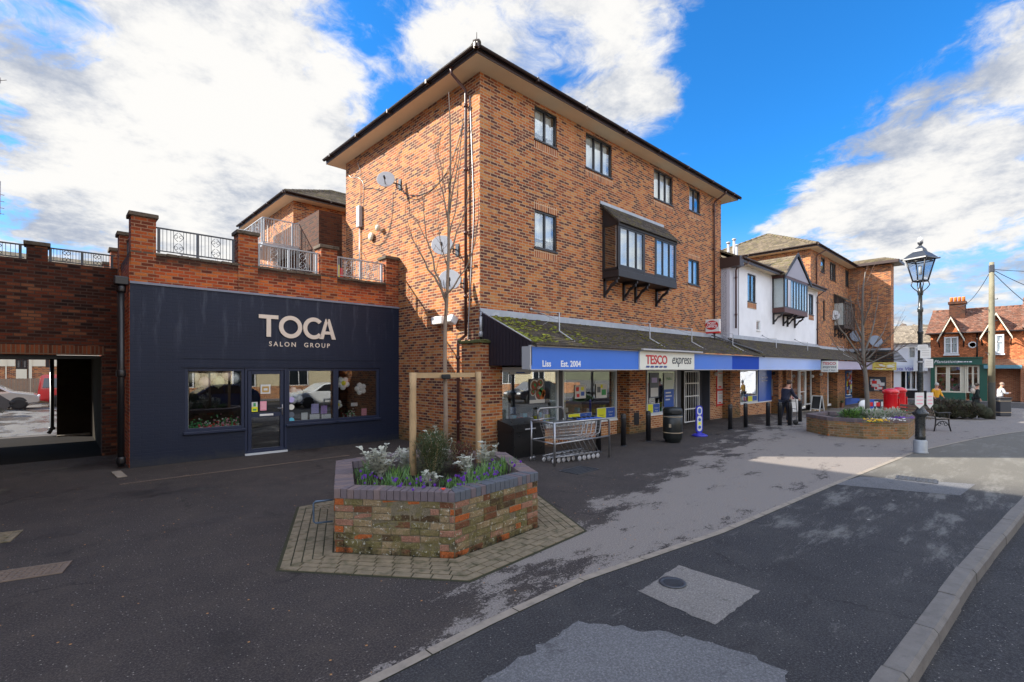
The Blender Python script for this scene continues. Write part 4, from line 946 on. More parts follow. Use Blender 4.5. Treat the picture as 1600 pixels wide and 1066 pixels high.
balloon_arch([(2.46, 1.95, .14, 0, .22), (2.70, 1.80, .13, 2, .215), (2.83, 1.98, .13, 0, .215), (2.98, 1.82, .13, 3, .215), (3.17, 1.98, .12, 2, .21), (3.33, 1.90, .13, 1, .215)], 'cream, pink and lemon balloons along the top of the left salon window')
def flower_balloon(x, z, r, ctr, label, n=5, d=.22):
    t = thing('balloon_flower', label, 'balloons', SV.p(x, z-.2, d), 'white balloon flowers in the salon windows')
    for k in range(n): th = pi/2+2*pi*k/n+(.3 if ctr is None else .62); m = MB(); m.ball(SV.p(x+r*1.35*cos(th), z+r*1.35*sin(th), d), r, 12, sc=(1, .8, 1)); m.build('petal', BM[1], t)
    m = MB(); m.ball(SV.p(x, z, d-.03), r*.8, 12); m.build('flower_centre', M_yel if ctr else BM[1], t)
flower_balloon(6.09, 1.72, .085, True, 'white balloon flower with yellow middle at the top of the right salon window')
flower_balloon(6.62, 1.55, .08, None, 'plain white balloon flower at the right of the right salon window')
flower_balloon(4.76, 1.42, .10, None, 'large white balloon flower at the left of the middle salon window')
flower_balloon(5.93, 1.12, .06, True, 'small low white balloon flower with yellow ball behind the salon window post')
def stickers():
    for k, (z, mt) in enumerate(((1.32, M_lil), (1.13, M_signw), (.93, M_slate), (.78, M_teal))):
        m = MB(); m.add([SV.p(4.62+.075*cos(2*pi*j/18), z+.075*sin(2*pi*j/18), .055) for j in range(18)], [tuple(range(18))]); o = m.build('round_sticker', mt, sa)
    for x, z0, w_, h_, mt in ((4.90, .76, .16, .2, M_poster), (5.16, .92, .2, .26, M_lil), (5.42, .90, .17, .22, mat('poster_violet', (.35, .2, .5), .6)), (5.12, .76, .26, .14, M_poster), (5.44, .76, .26, .12, M_poster), (6.60, .78, .16, .2, M_pink), (6.28, 1.06, .2, .1, M_poster)):
        m = MB(); SV.box(m, x, x+w_, z0, z0+h_, .12, .125); SV.box(m, x+w_*.2, x+w_*.8, z0+h_*.3, z0+h_*.7, .117, .119, 0); m.build('leaflet', mt, sa)
stickers()
t = thing('pot_plants', 'row of pink and red flowers and small pots on the left salon window shelf', 'flowers', SV.p(2.4, .68, .3))
m = MB(); rm = random.Random(9); mats = [M_greenp, M_pink, M_red, M_poster]
for i in range(260):
    x = rm.uniform(2.38, 3.4); z = .72+abs(rm.gauss(0, .11)); c = SV.p(x, z, .19+rm.uniform(-.06, .06)); r = rm.uniform(.010, .028)
    mi = 0 if x < 2.55 or rm.random() < .35 else rm.choice([1, 1, 2, 3]); m.ball(c, r, 5, mi)
m.build('blossom', mats, t); m = MB(); 
for x, r, mi in ((2.42, .06, 0), (2.78, .12, 1), (3.06, .03, 2), (3.14, .09, 3), (3.34, .06, 1)): m.lathe(SV.p(x, .68, .26), [(r*.7, 0), (r, .11)], 12, mi)
m.build('pot', [M_greym, M_red, M_poster, M_pink], t)
t = thing('window_arrangement', 'small dark flower arrangement with white ribbons in the right salon window', 'flowers', SV.p(6.3, .7, .3)); m = MB()
for i in range(120): m.ball(SV.p(rm.uniform(6.1, 6.5), .74+abs(rm.gauss(0, .1)), .3+rm.uniform(-.08, .08)), rm.uniform(.01, .022), 5, rm.choice([0, 1, 1, 2]))
m.build('blossom', [M_greenp, mat('dark_rose', (.16, .02, .03), .7), M_poster], t)
# left corner drainpipe
t = thing('black_drainpipe', 'black cast iron drainpipe with hopper at the left corner of the navy salon', 'drainpipe', (1.16, 13.35, 0))
m = MB(); m.tube([(1.13, 13.34, .05), (1.13, 13.34, 3.95)], .062, 12); m.build('pipe', M_black, t)
for z in (.1, 1.95, 3.75): m = MB(); m.lathe((1.13, 13.34, z), [(.08, 0), (.085, .03), (.085, .12), (.075, .15)], 12); m.build('collar', M_black, t)
m = MB(); m.box(1.01, 1.25, 13.22, 13.46, 3.9, 4.08, bev=.02); m.build('hopper', M_black, t)

# ---------------------------------------------------------------- railings on the terraces
def railing(p, q, z0, z1, label, mt, group, nb=10, posts=2, scroll=True, name='railing'):
    p, q = Vector((*p, 0)), Vector((*q, 0)); t_ = thing(name, label, 'railing', (p.x, p.y, z0), group); d_ = (q-p); L = d_.length; d_ /= L
    R = Matrix.Rotation(atan2(d_.y, d_.x), 3, 'Z'); P = lambda s, z: p+d_*s+Vector((0, 0, z))
    m = MB(); m.obox(P(L/2, z1-.015), (L, .045, .03), R, bev=.004); m.obox(P(L/2, z0+.04), (L, .03, .02), R); m.build('rail', mt, t_)
    ps = [L*(i/(posts)) for i in range(posts+1)]; ps[0] = .06; ps[-1] = L-.06
    for s in ps: m = MB(); m.obox(P(s, (z0+z1)/2-.01), (.05, .05, z1-z0-.01), R); m.build('post', mt, t_)
    m = MB(); g = MB()
    for a, b in zip(ps, ps[1:]):
        n = max(3, nb)
        for i in range(1, n):
            s = a+(b-a)*i/n
            if scroll and .38 < i/n < .62: continue
            m.tube([P(s, z0+.05), P(s, z1-.03)], .007, 4)
        if scroll:
            c = (a+b)/2; wd = (b-a)*.13; zz = (z0+z1)/2; hz_ = (z1-z0)*.42
            for sg in (-1, 1):
                g.tube([P(c+sg*wd, z0+.05), P(c+sg*wd, z1-.03)], .007, 4)
                for up in (-1, 1):
                    g.tube([P(c+sg*(wd*.15+wd*.75*sin(k/7*pi)), zz+up*(.02+hz_*.85*k/7)) for k in range(8)], .007, 4)
                    g.tube([P(c+sg*(wd*.5+.035*cos(k/6*5)), zz+up*(hz_*.55)+.035*sin(k/6*5)) for k in range(7)], .006, 4)
    m.build('baluster', mt, t_)
    if scroll: g.build('scroll_panel', mt, t_)
    return t_
M_rail = mat('dark_railing', (.055, .06, .07), .45); M_railg = mat('grey_railing', (.35, .37, .39), .4)
gr = 'scrolled railings between the terrace piers'
for i, (a, b) in enumerate(zip(PX, PX[1:])): railing((a[1]+.01, 13.42), (b[0]-.01, 13.42), 4.72, 5.28, ['dark railing panel on the salon parapet, between its tallest-looking left pier and the second pier', 'grey railing panel on the salon parapet between the second and third piers', 'short grey railing panel on the salon parapet next to the tall brick block'][i], [M_rail, M_railg, M_railg][i], gr)
for v0_, v1_, lb in ((13.75, 15.0, 'railing along the left side of the salon roof nearest the front'), (15.45, 17.15, 'railing along the left side of the salon roof, second from the front')): railing((1.40, v0_), (1.40, v1_), 4.68, 5.2, lb, M_rail, gr)

# ---------------------------------------------------------------- archway building to the left
ar = thing('archway_building', 'dark weathered brick wing with a vehicle passage under it, left of the salon', 'building', (-2, 15.6, 0))
AV = PL('V', 15.6)
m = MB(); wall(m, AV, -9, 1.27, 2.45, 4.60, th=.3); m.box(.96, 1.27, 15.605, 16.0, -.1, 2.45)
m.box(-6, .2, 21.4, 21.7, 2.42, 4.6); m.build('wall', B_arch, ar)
m = MB(); AV.box(m, -6, 1.0, 2.45, 2.67, -.004, .05); m.build('soldier_lintel', brick('brick_dark_soldier', [(0, (.10, .03, .015)), (1, (.30, .08, .03))], (.2, .13, .08), soldier=True, stain=.4), ar)
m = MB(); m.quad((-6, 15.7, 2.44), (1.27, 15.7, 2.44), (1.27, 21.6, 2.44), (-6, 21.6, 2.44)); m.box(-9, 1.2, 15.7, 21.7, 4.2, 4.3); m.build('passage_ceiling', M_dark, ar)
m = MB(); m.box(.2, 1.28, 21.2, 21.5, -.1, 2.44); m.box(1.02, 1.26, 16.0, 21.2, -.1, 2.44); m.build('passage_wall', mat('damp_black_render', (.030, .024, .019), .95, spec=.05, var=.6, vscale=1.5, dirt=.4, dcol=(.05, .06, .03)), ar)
m = MB(); m.box(.2, 1.0, 20.9, 21.2, 0, .05); m.build('step', M_strip, ar)
m = MB(); m.box(-6, 1.2, 15.65, 21.5, .004, .008); struct(m.build('passage_floor', mat('passage_tarmac', (.014, .012, .011), .95, spec=.05, var=.5, vscale=2)))
downpipe(ar, [(.09, 21.3, 2.42), (.09, 21.3, .25), (.02, 21.2, .12)], .055, M_black)
for k in range(5): a = -8.6+k*2.06; pier(ar, a, a+.36, 15.62, 15.98, 4.60, 5.02, mt=B_arch)
for k, (a, b) in enumerate(((-2.06, -.4), (-.02, 1.22))): railing((a, 15.8), (b, 15.8), 4.62, 4.96, ['railing panel above the passage at the left picture edge', 'railing panel above the passage beside the salon side wall'][k], M_rail, gr)
# chimney-like pier and low wall behind the railings
m = MB(); m.box(.15, .62, 19.0, 19.4, 4.2, 4.85); solo(m, 'roof_pier', B_red, 'short brick pier standing on the passage roof behind the railing', 'pier')

# tall block outside the frame on the left; it throws the shade over the forecourt
lb = thing('tall_corner_building', 'tall brick building at the left edge, carrying the television aerials', 'building', (-8, 13, 0))
m = MB(); m.box(-14, -2.05, 7.6, 19.5, -.1, 12.3); m.build('wall', B_main, lb)
m = MB(); m.box(-14.3, -1.9, 7.3, 19.8, 12.3, 12.6); m.build('parapet', M_stone, lb)
for k in range(3):
    for j in range(3): window(lb, PL('V', 7.54), -12.5+k*3.6, -10.9+k*3.6, 1+j*3.7, 2.6+j*3.7, 2)
def aerial(base, tip, n, lab):
    t = thing('television_aerial', lab, 'aerial', base); base, tip = Vector(base), Vector(tip); m = MB(); m.tube([base, tip], .014, 6); m.build('boom', M_greym, t)
    m = MB(); d_ = (tip-base)
    for i in range(n): q = base+d_*(.35+.65*i/(n-1)); l_ = .16-.006*i; m.tube([q+Vector((0, 0, -l_*.6)), q+Vector((0, 0, l_*.6))], .006, 5); m.tube([q+Vector((-.1, .12, 0)), q+Vector((.1, -.12, 0))], .006, 5)
    m.build('element', M_greym, t)
aerial((-2.05, 16, 8.85), (-.78, 16.0, 8.62), 9, 'television aerial with crossed rods poking in at the upper left edge')
t = thing('television_aerial', 'small upright aerial at the left edge above the archway railing', 'aerial', (-2.05, 16, 6)); m = MB(); m.tube([(-2.05, 16, 5.6), (-.79, 16, 5.6), (-.79, 16, 6.35)], .014, 6)
for z in (5.62, 5.75, 5.9, 6.05): m.tube([(-.86, 16, z), (-.72, 16, z)], .008, 5)
m.build('mast', M_greym, t)

# ---------------------------------------------------------------- block behind the terrace
bb = thing('rear_brick_block', 'brick block with brown tiled hipped roof behind the salon terrace', 'building', (7.75, 22.1, 0))
m = MB(); m.box(7.75, 19, 22.1, 28.0, 0, 9.45); m.build('wall', B_main, bb)
m = MB(); zr = hip_roof(m, 7.25, 19.5, 21.6, 28.5, 9.58, radians(27)); ridge_tiles(m, (7.25, 21.6, 9.6), (10.7, 25.05, zr), .09); ridge_tiles(m, (10.7, 25.05, zr), (16, 25.05, zr), .09); m.build('roof', T_roof, bb)
eaves(bb, 7.25, 19.5, 21.6, 28.5, 9.45)
m = MB(); m.tube([(7.69, 25.3, 9.3), (7.69, 25.3, 4)], .02, 6); m.build('cable', M_greym, bb)
# upper walkway with stair
wk = thing('terrace_stair', 'white-railed stair and landing between the terrace and the rear block', 'stairs', (5.5, 20, 4.2))
m = MB(); m.box(5.6, 7.7, 19.0, 21.5, 6.55, 6.68); m.build('landing', M_greym, wk)
m = MB()
for k in range(12): z = 4.2+k*.196; u = 3.4+k*.19; m.box(u, u+.25, 19.6, 20.6, z+.15, z+.19)
m.build('tread', M_greym, wk)
m = MB(); 
for v in (19.55, 20.62): m.prism([(3.4, v, 4.25), (5.65, v, 6.6), (5.65, v, 6.75), (3.4, v, 4.4)], (0, .04, 0))
m.build('stringer', M_white, wk)
railing((5.6, 19.05), (7.7, 19.05), 6.68, 7.6, 'pale railing along the high landing beside the tall block', M_railg, gr, nb=12)
railing((5.62, 21.4), (5.62, 19.1), 6.68, 7.6, 'pale railing on the left end of the high landing', M_railg, gr, nb=12)
railing((3.0, 18.4), (7.6, 18.4), 4.25, 5.75, 'long pale railing on the terrace behind the salon parapet', M_railg, gr, nb=9, posts=3)
m = MB(); m.box(6.9, 7.74, 17.2, 22.0, 4.2, 7.7); solo(m, 'stair_wall', B_red, 'mossy red brick wall rising between the terrace stair and the tall block', 'wall')
m = MB(); 
for k, mt in enumerate((0, 1, 0)): m.box(5.95+k*.09, 6.03+k*.09, 13.75, 13.78, 4.35, 5.2-k*.08, mt)
solo(m, 'hanging_towel', [M_red, M_yel], 'red and yellow cloth hanging behind the terrace railing by the third pier', 'cloth')

# ---------------------------------------------------------------- white rendered house in the row
WV = PL('V', 9.0); WA, WB = 21.3, 33.6
wh = thing('white_rendered_house', 'two-storey white rendered house with brown bay window between the two brick blocks', 'building', (WA, 9.0, 0))
z68 = 6.8
ww = [(uV(1168, 9), uV(1181, 9), 5.22, 6.5, 2), (uV(1263.5, 9), uV(1271, 9), 5.30, 6.5, 2), (uV(1182, 9), uV(1188, 9), 3.95, 4.42, 1)]
m = MB(); wall(m, WV, WA+.9, WB, 3.3, z68, [w_[:4] for w_ in ww]); m.build('wall', M_whiter, wh)
m = MB(); m.box(WA, WA+.9, 9.02, 10, 3.3, 6.9); m.build('grey_cladding', M_greyr, wh)
for i, w_ in enumerate(ww): window(wh, WV, *w_[:4], w_[4], M_wframe if i < 2 else M_whitepl, fw=.05)
m = MB(); WV.box(m, ww[0][0]-.02, ww[0][1]+.02, ww[0][2]-.3, ww[0][2]-.045, -.02, .02); WV.box(m, ww[1][0], ww[1][1], ww[1][2]-.3, ww[1][2]-.045, -.02, .02); m.build('brick_apron', B_soldier, wh)
m = MB(); lean_roof(m, WA-.1, WB+.1, 8.62, 6.9, 13.2, 9.1, 22, .03); m.build('roof', T_roof2, wh)
m = MB(); m.box(WA+.2, WB, 8.62, 9.0, 6.78, 6.8); m.build('soffit', M_soffit, wh)
m = MB(); m.box(WA+.2, WB+.1, 8.58, 8.62, 6.72, 6.93); m.box(WA-.12, WA+.3, 8.55, 9.7, 6.5, 6.92); m.tube([(WA+.2, 8.53, 6.88), (WB+.1, 8.53, 6.88)], .05, 8); m.build('gutter', M_gutter, wh)
m = MB(); m.box(WA, WB, 9.15, 13.2, 3.4, 6.7); m.prism([(WA+.02, 9.1, 6.7), (WA+.02, 13.2, 6.7), (WA+.02, 13.2, 9.0)], (WB-WA-.04, 0, 0)); m.build('core', M_dark, wh)
m = MB(); 
for i in range(9): a = WA+.3+(WB-WA-.3)*i/9; WV.box(m, a, a+1.38, 3.36, 3.62+.004*(i % 2), -.02-.002*(i % 2), 0)
m.build('flashing', M_lead, wh)
u_ = uV(1150, 8.93); downpipe(wh, [(u_+.5, 8.55, 6.85), (u_+.4, 8.6, 6.72), (u_, 8.9, 6.5), (u_, 8.93, 6.4), (u_, 8.93, 3.9), (u_+.15, 8.85, 3.7), (u_+.15, 8.8, 3.4)][:5])
u_ = 33.3; downpipe(wh, [(u_+.3, 8.5, 6.85), (u_, 8.9, 6.5), (u_, 8.93, 6.4), (u_, 8.93, 3.6)])
# its bay
bu0 = uV(1206.5, 9.0); bv = vU(1226, bu0); bu1 = uV(1262, bv); BV = PL('V', bv); bz0, bz1 = 4.98, 6.72
ob = MB(); BV.box(ob, bu0, bu1, bz0-.05, bz0+.18, 0, 9.0-bv); BV.box(ob, bu0-.02, bu1, bz1-.1, bz1+.02, 0, 9.0-bv)
bay = ob.build('oriel_bay', mat('brown_stained_timber', (.09, .035, .028), .5), wh)
m = MB(); n = 8
for k in range(n+1): x = bu0+(bu1-bu0-.07)*k/n; BV.box(m, x, x+(.09 if k in (0, n, 2) else .06), bz0+.18, bz1-.1, .0, .06)
BV.box(m, bu0+.09, bu1, bz0+.18, bz0+.24, .004, .055); BV.box(m, bu0+.09, bu1, bz1-.16, bz1-.1, .004, .055); m.box(bu0, bu0+.05, 8.94, 9.0, bz0+.18, bz1-.1); m.build('sash', M_wframe, bay)
m = MB(); BV.box(m, bu0+.08, bu1-.05, bz0+.2, bz1-.1, .02, .03); m.box(bu0+.02, bu0+.03, bv+.06, 8.95, bz0+.2, bz1-.1); m.build('pane', M_glass, bay)
m = MB(); BV.box(m, bu0+.1, bu1-.05, bz0+.2, bz1-.12, .15, .16); m.box(bu0+.08, bu0+.09, bv+.1, 8.98, bz0+.2, bz1-.12); m.build('curtain', M_blind, bay)
m = MB(); BV.box(m, bu0+(bu1-bu0)*.13, bu0+(bu1-bu0)*.24, bz0+.24, bz1-.16, -.006, .05); m.build('infill_panel', M_greyr, bay)
gA, gB = bu0+.0, bu1+.5; apex = ((bu0+bu1)/2+.1, 7.95); gv = bv-.05; ez = 6.72
m = MB(); m.add([(gA+.1, bv, ez), (gB-.2, bv, ez), (apex[0], bv, apex[1]-.12)], [(0, 1, 2)]); m.build('gable_panel', mat('grey_lilac_panel', (.30, .29, .34), .7), bay)
m = MB(); 
for (x0, z0), (x1, z1) in (((gA-.1, ez-.15), apex), (apex, (gB, ez-.15))): m.prism([(x0, gv-.02, z0), (x1, gv-.02, z1), (x1, gv-.02, z1+.16), (x0, gv-.02, z0+.16)], (0, .06, 0))
m.build('barge_board', M_blackw, bay)
m = MB(); n = 8; vb_ = 12.6
for s_ in (0, 1):
    for k in range(n):
        e0 = (gA-.12, ez) if s_ == 0 else (gB+.02, ez); f0, f1 = k/n, (k+1)/n
        x0, z0 = e0[0]+(apex[0]-e0[0])*f0, e0[1]+(apex[1]+.05-e0[1])*f0; x1, z1 = e0[0]+(apex[0]-e0[0])*f1, e0[1]+(apex[1]+.05-e0[1])*f1
        m.add([(x0, gv-.03, z0+.03), (x0, vb_, z0+.03), (x1, vb_, z1), (x1, gv-.03, z1)], [(3, 2, 1, 0) if s_ == 0 else (0, 1, 2, 3)]); m.add([(x0, gv-.03, z0), (x0, vb_, z0), (x0, vb_, z0+.03), (x0, gv-.03, z0+.03)], [(0, 1, 2, 3)])
m.build('gable_roof', T_roof2, bay)
for f_ in (.01, .42, .6, .93): bracket(wh, bu0+(bu1-bu0-.1)*f_, 9.0, bv+.04, bz0-.05, bz0-.62)
canopy(wh, 21.0, 33.6, 8.98, T_canopy, 14)
m = MB(); m.prism([(21.0, 7.6, 2.78), (21.12, 7.6, 2.78), (20.3, 9.3, 3.52), (20.15, 9.3, 3.52)], (0, 0, .04)); m.build('valley', M_iron, wh)
# vents on the roof between blocks
t = thing('roof_flues', 'three thin white flue pipes on the white house roof next to the tall block', 'flues', (22.5, 10.8, 7.9))
for k, (px, zt) in enumerate(((1138, 8.55), (1147, 8.85), (1151, 8.6))): u = uV(px, 10.8); m = MB(); m.tube([(u, 10.8, 7.6), (u, 10.8, zt)], .07, 8); m.lathe((u, 10.8, zt), [(.11, 0), (.11, .06), (.03, .1)], 8); m.build('flue', M_greym, t)

# ---------------------------------------------------------------- second brick block with projecting wing
b2 = thing('second_brick_block', 'far orange brick block with hipped roof and projecting right wing beyond the white house', 'building', (33.7, 9.4, 0))
w2 = [(uV(a, 9.4), uV(b, 9.4), z0, z1, n) for a, b, z0, z1, n in ((1282.5, 1289, 8.35, 9.3, 1), (1296.5, 1306, 8.1, 9.3, 3), (1321, 1329, 8.1, 9.3, 3), (1334.5, 1339.5, 8.3, 9.3, 2), (1286, 1289, 5.3, 6.6, 1))]
m = MB(); wall(m, LV, 33.7, 42.6, 3.3, 9.45, [w_[:4] for w_ in w2]); wall(m, PL('U', 33.7), 9.4, 17, 3, 9.45)
WU = 42.5; wv = vU(1392, WU); wall(m, PL('U', WU), wv, 9.4, 3.0, 9.45); wall(m, PL('V', wv), WU, 43.5, 3.0, 9.45); wall(m, PL('N', 43.5), wv, 9.4, 0, 9.45); wall(m, PL('N', 50), 9.4, 17, 0, 9.45); m.quad((50, 17, 0), (33.7, 17, 0), (33.7, 17, 9.45), (50, 17, 9.45)); m.build('wall', B_main, b2)
for w_ in w2: window(b2, LV, *w_[:4], w_[4], fw=.06)
m = MB(); m.box(34.2, 42.3, 9.9, 16.8, 0, 9.3); m.build('interior', M_dark, b2)
m = MB(); zr = hip_roof(m, 33.2, 50.5, 8.9, 17.5, 9.58, radians(27)); ridge_tiles(m, (33.2, 8.9, 9.6), (37.5, 13.2, zr), .1, .4); ridge_tiles(m, (33.2, 17.5, 9.6), (37.5, 13.2, zr), .1, .4); m.build('roof', T_roof2, b2)
eaves(b2, 33.2, 50.5, 8.9, 17.5, 9.45)
m = MB(); zr = hip_roof(m, WU-.5, 44.0, wv-.5, 13.5, 9.60, radians(24)); m.build('wing_roof', T_roof2, b2)
m = MB(); m.add([(WU-.5, wv-.5, 9.47), (44.0, wv-.5, 9.47), (44.0, 9.4, 9.47), (WU-.5, 9.4, 9.47)], [(3, 2, 1, 0)]); m.box(WU-.54, WU-.5, wv-.5, 9.0, 9.44, 9.62); m.box(WU-.5, 44.0, wv-.54, wv-.5, 9.44, 9.62); m.build('wing_eaves', M_gutter, b2)
u_ = uV(1276, 9.33); downpipe(b2, [(u_+.3, 8.85, 9.5), (u_, 9.3, 9.2), (u_, 9.33, 9.0), (u_, 9.33, 6.9)])
p0, p1 = uV(1303, 9.4), uV(1336, 8.8); PV3 = PL('V', 8.8)
m = MB(); PV3.box(m, p0, p1, 4.9, 5.1, 0, .6); PV3.box(m, p0, p1, 6.6, 6.72, 0, .05); m.prism([(p0, 8.8, 6.6), (p0, 9.39, 6.6), (p0, 9.39, 7.25), (p0, 8.8, 6.75)], (.04, 0, 0)); n = 7
for k in range(n+1): x = p0+(p1-p0-.07)*k/n; PV3.box(m, x, x+.07, 5.1, 6.6, 0, .06)
by2 = m.build('oriel_bay', M_blackw, b2); m = MB(); PV3.box(m, p0+.05, p1-.05, 5.1, 6.6, .02, .03); m.box(p0+.01, p0+.02, 8.85, 9.35, 5.1, 6.6); m.build('pane', M_glass, by2)
m = MB(); PV3.box(m, p0+.1, p1-.05, 5.12, 6.58, .13, .14); m.box(p0+.06, p0+.07, 8.9, 9.38, 5.12, 6.58); m.build('curtain', M_blind, by2)
m = MB(); lean_roof(m, p0-.1, p1+.1, 8.68, 6.74, 9.38, 7.25, 6); m.build('bay_roof', T_canopy, by2)
for f_ in (.02, .35, .55, .85): bracket(b2, p0+(p1-p0)*f_, 9.4, 8.82, 4.9, 4.3)
m = MB(); LV.box(m, 33.7, WU, 3.36, 3.62, -.02, 0); PL('U', WU).box(m, wv, 9.38, 3.36, 3.62, -.02, 0); m.build('flashing', M_lead, b2)
canopy(b2, 33.6, 42.4, 9.39, T_canopy, 12)
CU = 40.7; cf_ = 6.3                                     # wing canopy: slopes towards the square and towards the viewer
m = MB(); n = 8
for k in range(n):
    a, b = k/n, (k+1)/n; A = lambda t_, w_=0: (CU-.1+(WU-CU+.1)*t_, cf_+(wv-cf_)*t_, 2.62+.86*t_+w_); 
    x0, y0, z0 = A(a, .03); x1, y1, z1 = A(b)
    m.quad((x0, 9.0, z0), (x0, y0, z0), (x1, y1, z1), (x1, 9.0, z1)); m.quad((x0, y0, z0), (44.6, y0, z0), (44.6, y1, z1), (x1, y1, z1))
m.build('canopy_roof', mat('black_canopy_slates', (.022, .020, .018), .9, spec=.1, var=.4, vscale=6), b2)
m = MB(); m.quad((CU, cf_+.1, 2.1), (CU, 9.4, 2.1), (44.5, 9.4, 2.1), (44.5, cf_+.1, 2.1)); m.build('canopy_soffit', M_cream2, b2)
# shop fronts on from the cash machine
col2 = [(1216, 1222), (1228, 1236), (1281, 1292), (1308, 1320)]
for a, b in col2: column(wh, uV(a, 9.12), uV(b, 9.12))
a0, a1 = U9(1237), U9(1276); stall(wh, a0, uV(1250, 9.46), .35, M_white); shopwin(wh, a0, U9(1249), .35, 2.1, 1)
window(wh, SF, U9(1250), U9(1259), -.2, 2.1, 1, M_whitepl, .03, .10, False, 'shop_door', False, glass=M_glassd, hb=1.0); shopwin(wh, U9(1259.5), a1, .0, 2.1, 2)
window(wh, SF, U9(1293.5), U9(1300), -.3, 2.1, 1, M_whitepl, .03, .14, False, 'shop_door', False, glass=M_glassd); shopwin(wh, U9(1300.5), U9(1308), .3, 2.1, 1)
m = MB(); SF.box(m, U9(1215), uV(1239, 9.46), -.5, 2.16, .06, .3); m.build('brick_return', B_low, wh)
m = MB(); m.quad((24.5, 12.6, -.5), (41, 12.6, -.5), (41, 12.6, 2.5), (24.5, 12.6, 2.5)); m.quad((24.5, 9.7, -.3), (41, 9.7, -.3), (41, 12.6, -.3), (24.5, 12.6, -.3)); m.build('shop_interior', M_int, wh)
m = MB(); rm = random.Random(31)
for i in range(46): x = rm.uniform(U9(1238), U9(1308)); z = rm.choice([.2, .7, 1.2])+rm.uniform(0, .2); m.box(x, x+rm.uniform(.1, .35), 9.8, 10.1, z, z+rm.uniform(.1, .35), rm.randrange(8))
m.build('window_display', pm, wh)
a0, a1 = U9(1322), U9(1343); stall(b2, a0, a1, .1, M_bluep); f_ = shopwin(b2, a0, a1, .1, 2.05, 2, mat('blue_shopfront', (.03, .14, .42), .4), fw=.14)
m = MB(); 
for i in range(60): x = rm.uniform(a0+.15, a1-.5); z = rm.uniform(.3, 1.8); SF.box(m, x, x+rm.uniform(.2, .6), z, z+rm.uniform(.12, .3), .022-.0003*i, .024, rm.randrange(8))
m.build('poster_collage', pm, b2)
m = MB(); m.box(uV(1308, 9.5), 42.4, 9.52, 9.9, -.6, 2.16); m.build('shop_wall', B_low, b2)
# lilac fascia, yellow fascia
fs2 = thing('lilac_fascia', 'plain lilac fascia board between the hanging sign and the yellow one', 'shop sign', (29.2, 7.6, 2.1))
m = MB(); FV.box(m, 29.25, CU, 2.12, 2.60, 0, .06); m.build('fascia_panel', M_purple, fs2)
YU = PL('U', CU-.06); fs3 = thing('yellow_fascia', 'yellow fascia board with faded dark lettering on the wing of the far block', 'shop sign', (CU, 6.5, 2.1)); yv0, yv1 = 6.33, 7.62
m = MB(); YU.box(m, yv0, yv1, 2.08, 2.60, 0, .06); m.build('fascia_panel', M_yellow, fs3)
m = MB()
for k in range(26): a = yv0+.1+random.random()*1.1; z = 2.14+random.random()*.38; m.ball(YU.p(a, z, -.0), random.uniform(.03, .10), 8, k % 2, sc=(.06, 1.8, .6), rough=.5, seed=k)
m.build('painted_fruit', [mat('faded_ochre', (.45, .25, .05), .6), M_signw], fs3)
# brick return with community notice board
NU = PL('U', CU+.9); na0, na1 = vU(1384.5, CU+.9), vU(1358, CU+.9)
m = MB(); NU.box(m, vU(1392, CU+.9), vU(1352, CU+.9), -.7, 2.1, 0, .25); m.build('front_wall', B_low, b2)
t = thing('community_board', 'glazed notice board full of posters on the brick wall behind the red post boxes', 'notice board', NU.p(na0, .5, 0))
m = MB(); NU.box(m, na0, na1, .62, 1.62, -.05, -.001); m.build('board', M_sgrey, t); m = MB()
for i in range(26): a = rm.uniform(na0+.05, na1-.35); z = rm.uniform(.68, 1.35); NU.box(m, a, a+.28, z, z+rm.uniform(.15, .22), -.052-.0006*i, -.05, rm.choice([0, 2, 3, 3, 3, 5, 7, 0]))
m.build('notice', pm, t)
for k, (px, mt, lab, r1) in enumerate(((1350.5, M_white, 'round white sign leaning by the blue shopfront', True), (1364, M_bluep, 'blue newspaper board with red squares standing left of the post boxes', False), (1375, M_sgrey, 'dark newspaper board standing just left of the red post boxes', False))):
    q = G(px, 652); q = Vector((30.5+k*.9, 7.1-k*.35, gz(31))); q = atD(px, 640, 27.0); q.z = gz(q.x); R = Matrix.Rotation(-.75, 3, 'Z')
    m = MB()
    if r1: m.lathe(q+Vector((0, 0, .5)), [(.001, -.02), (.3, -.02), (.3, .02), (.001, .02)], 20, axis=Vector((-.7, -.7, .1)).normalized())
    else:
        m.obox(q+Vector((0, 0, .45)), (.68, .05, .8), R, 0, .01); m.obox(q+R@Vector((-.13, -.03, .58)), (.22, .012, .22), R, 1); m.obox(q+R@Vector((.15, -.03, .60)), (.22, .012, .26), R, 2); m.obox(q+R@Vector((0, -.03, .26)), (.5, .012, .16), R, 2)
    m.obox(q+Vector((0, .12, .12)), (.5, .04, .24), R); solo(m, 'pavement_board', [mt, M_red, M_poster], lab, 'sign', 'boards by the far shopfronts')
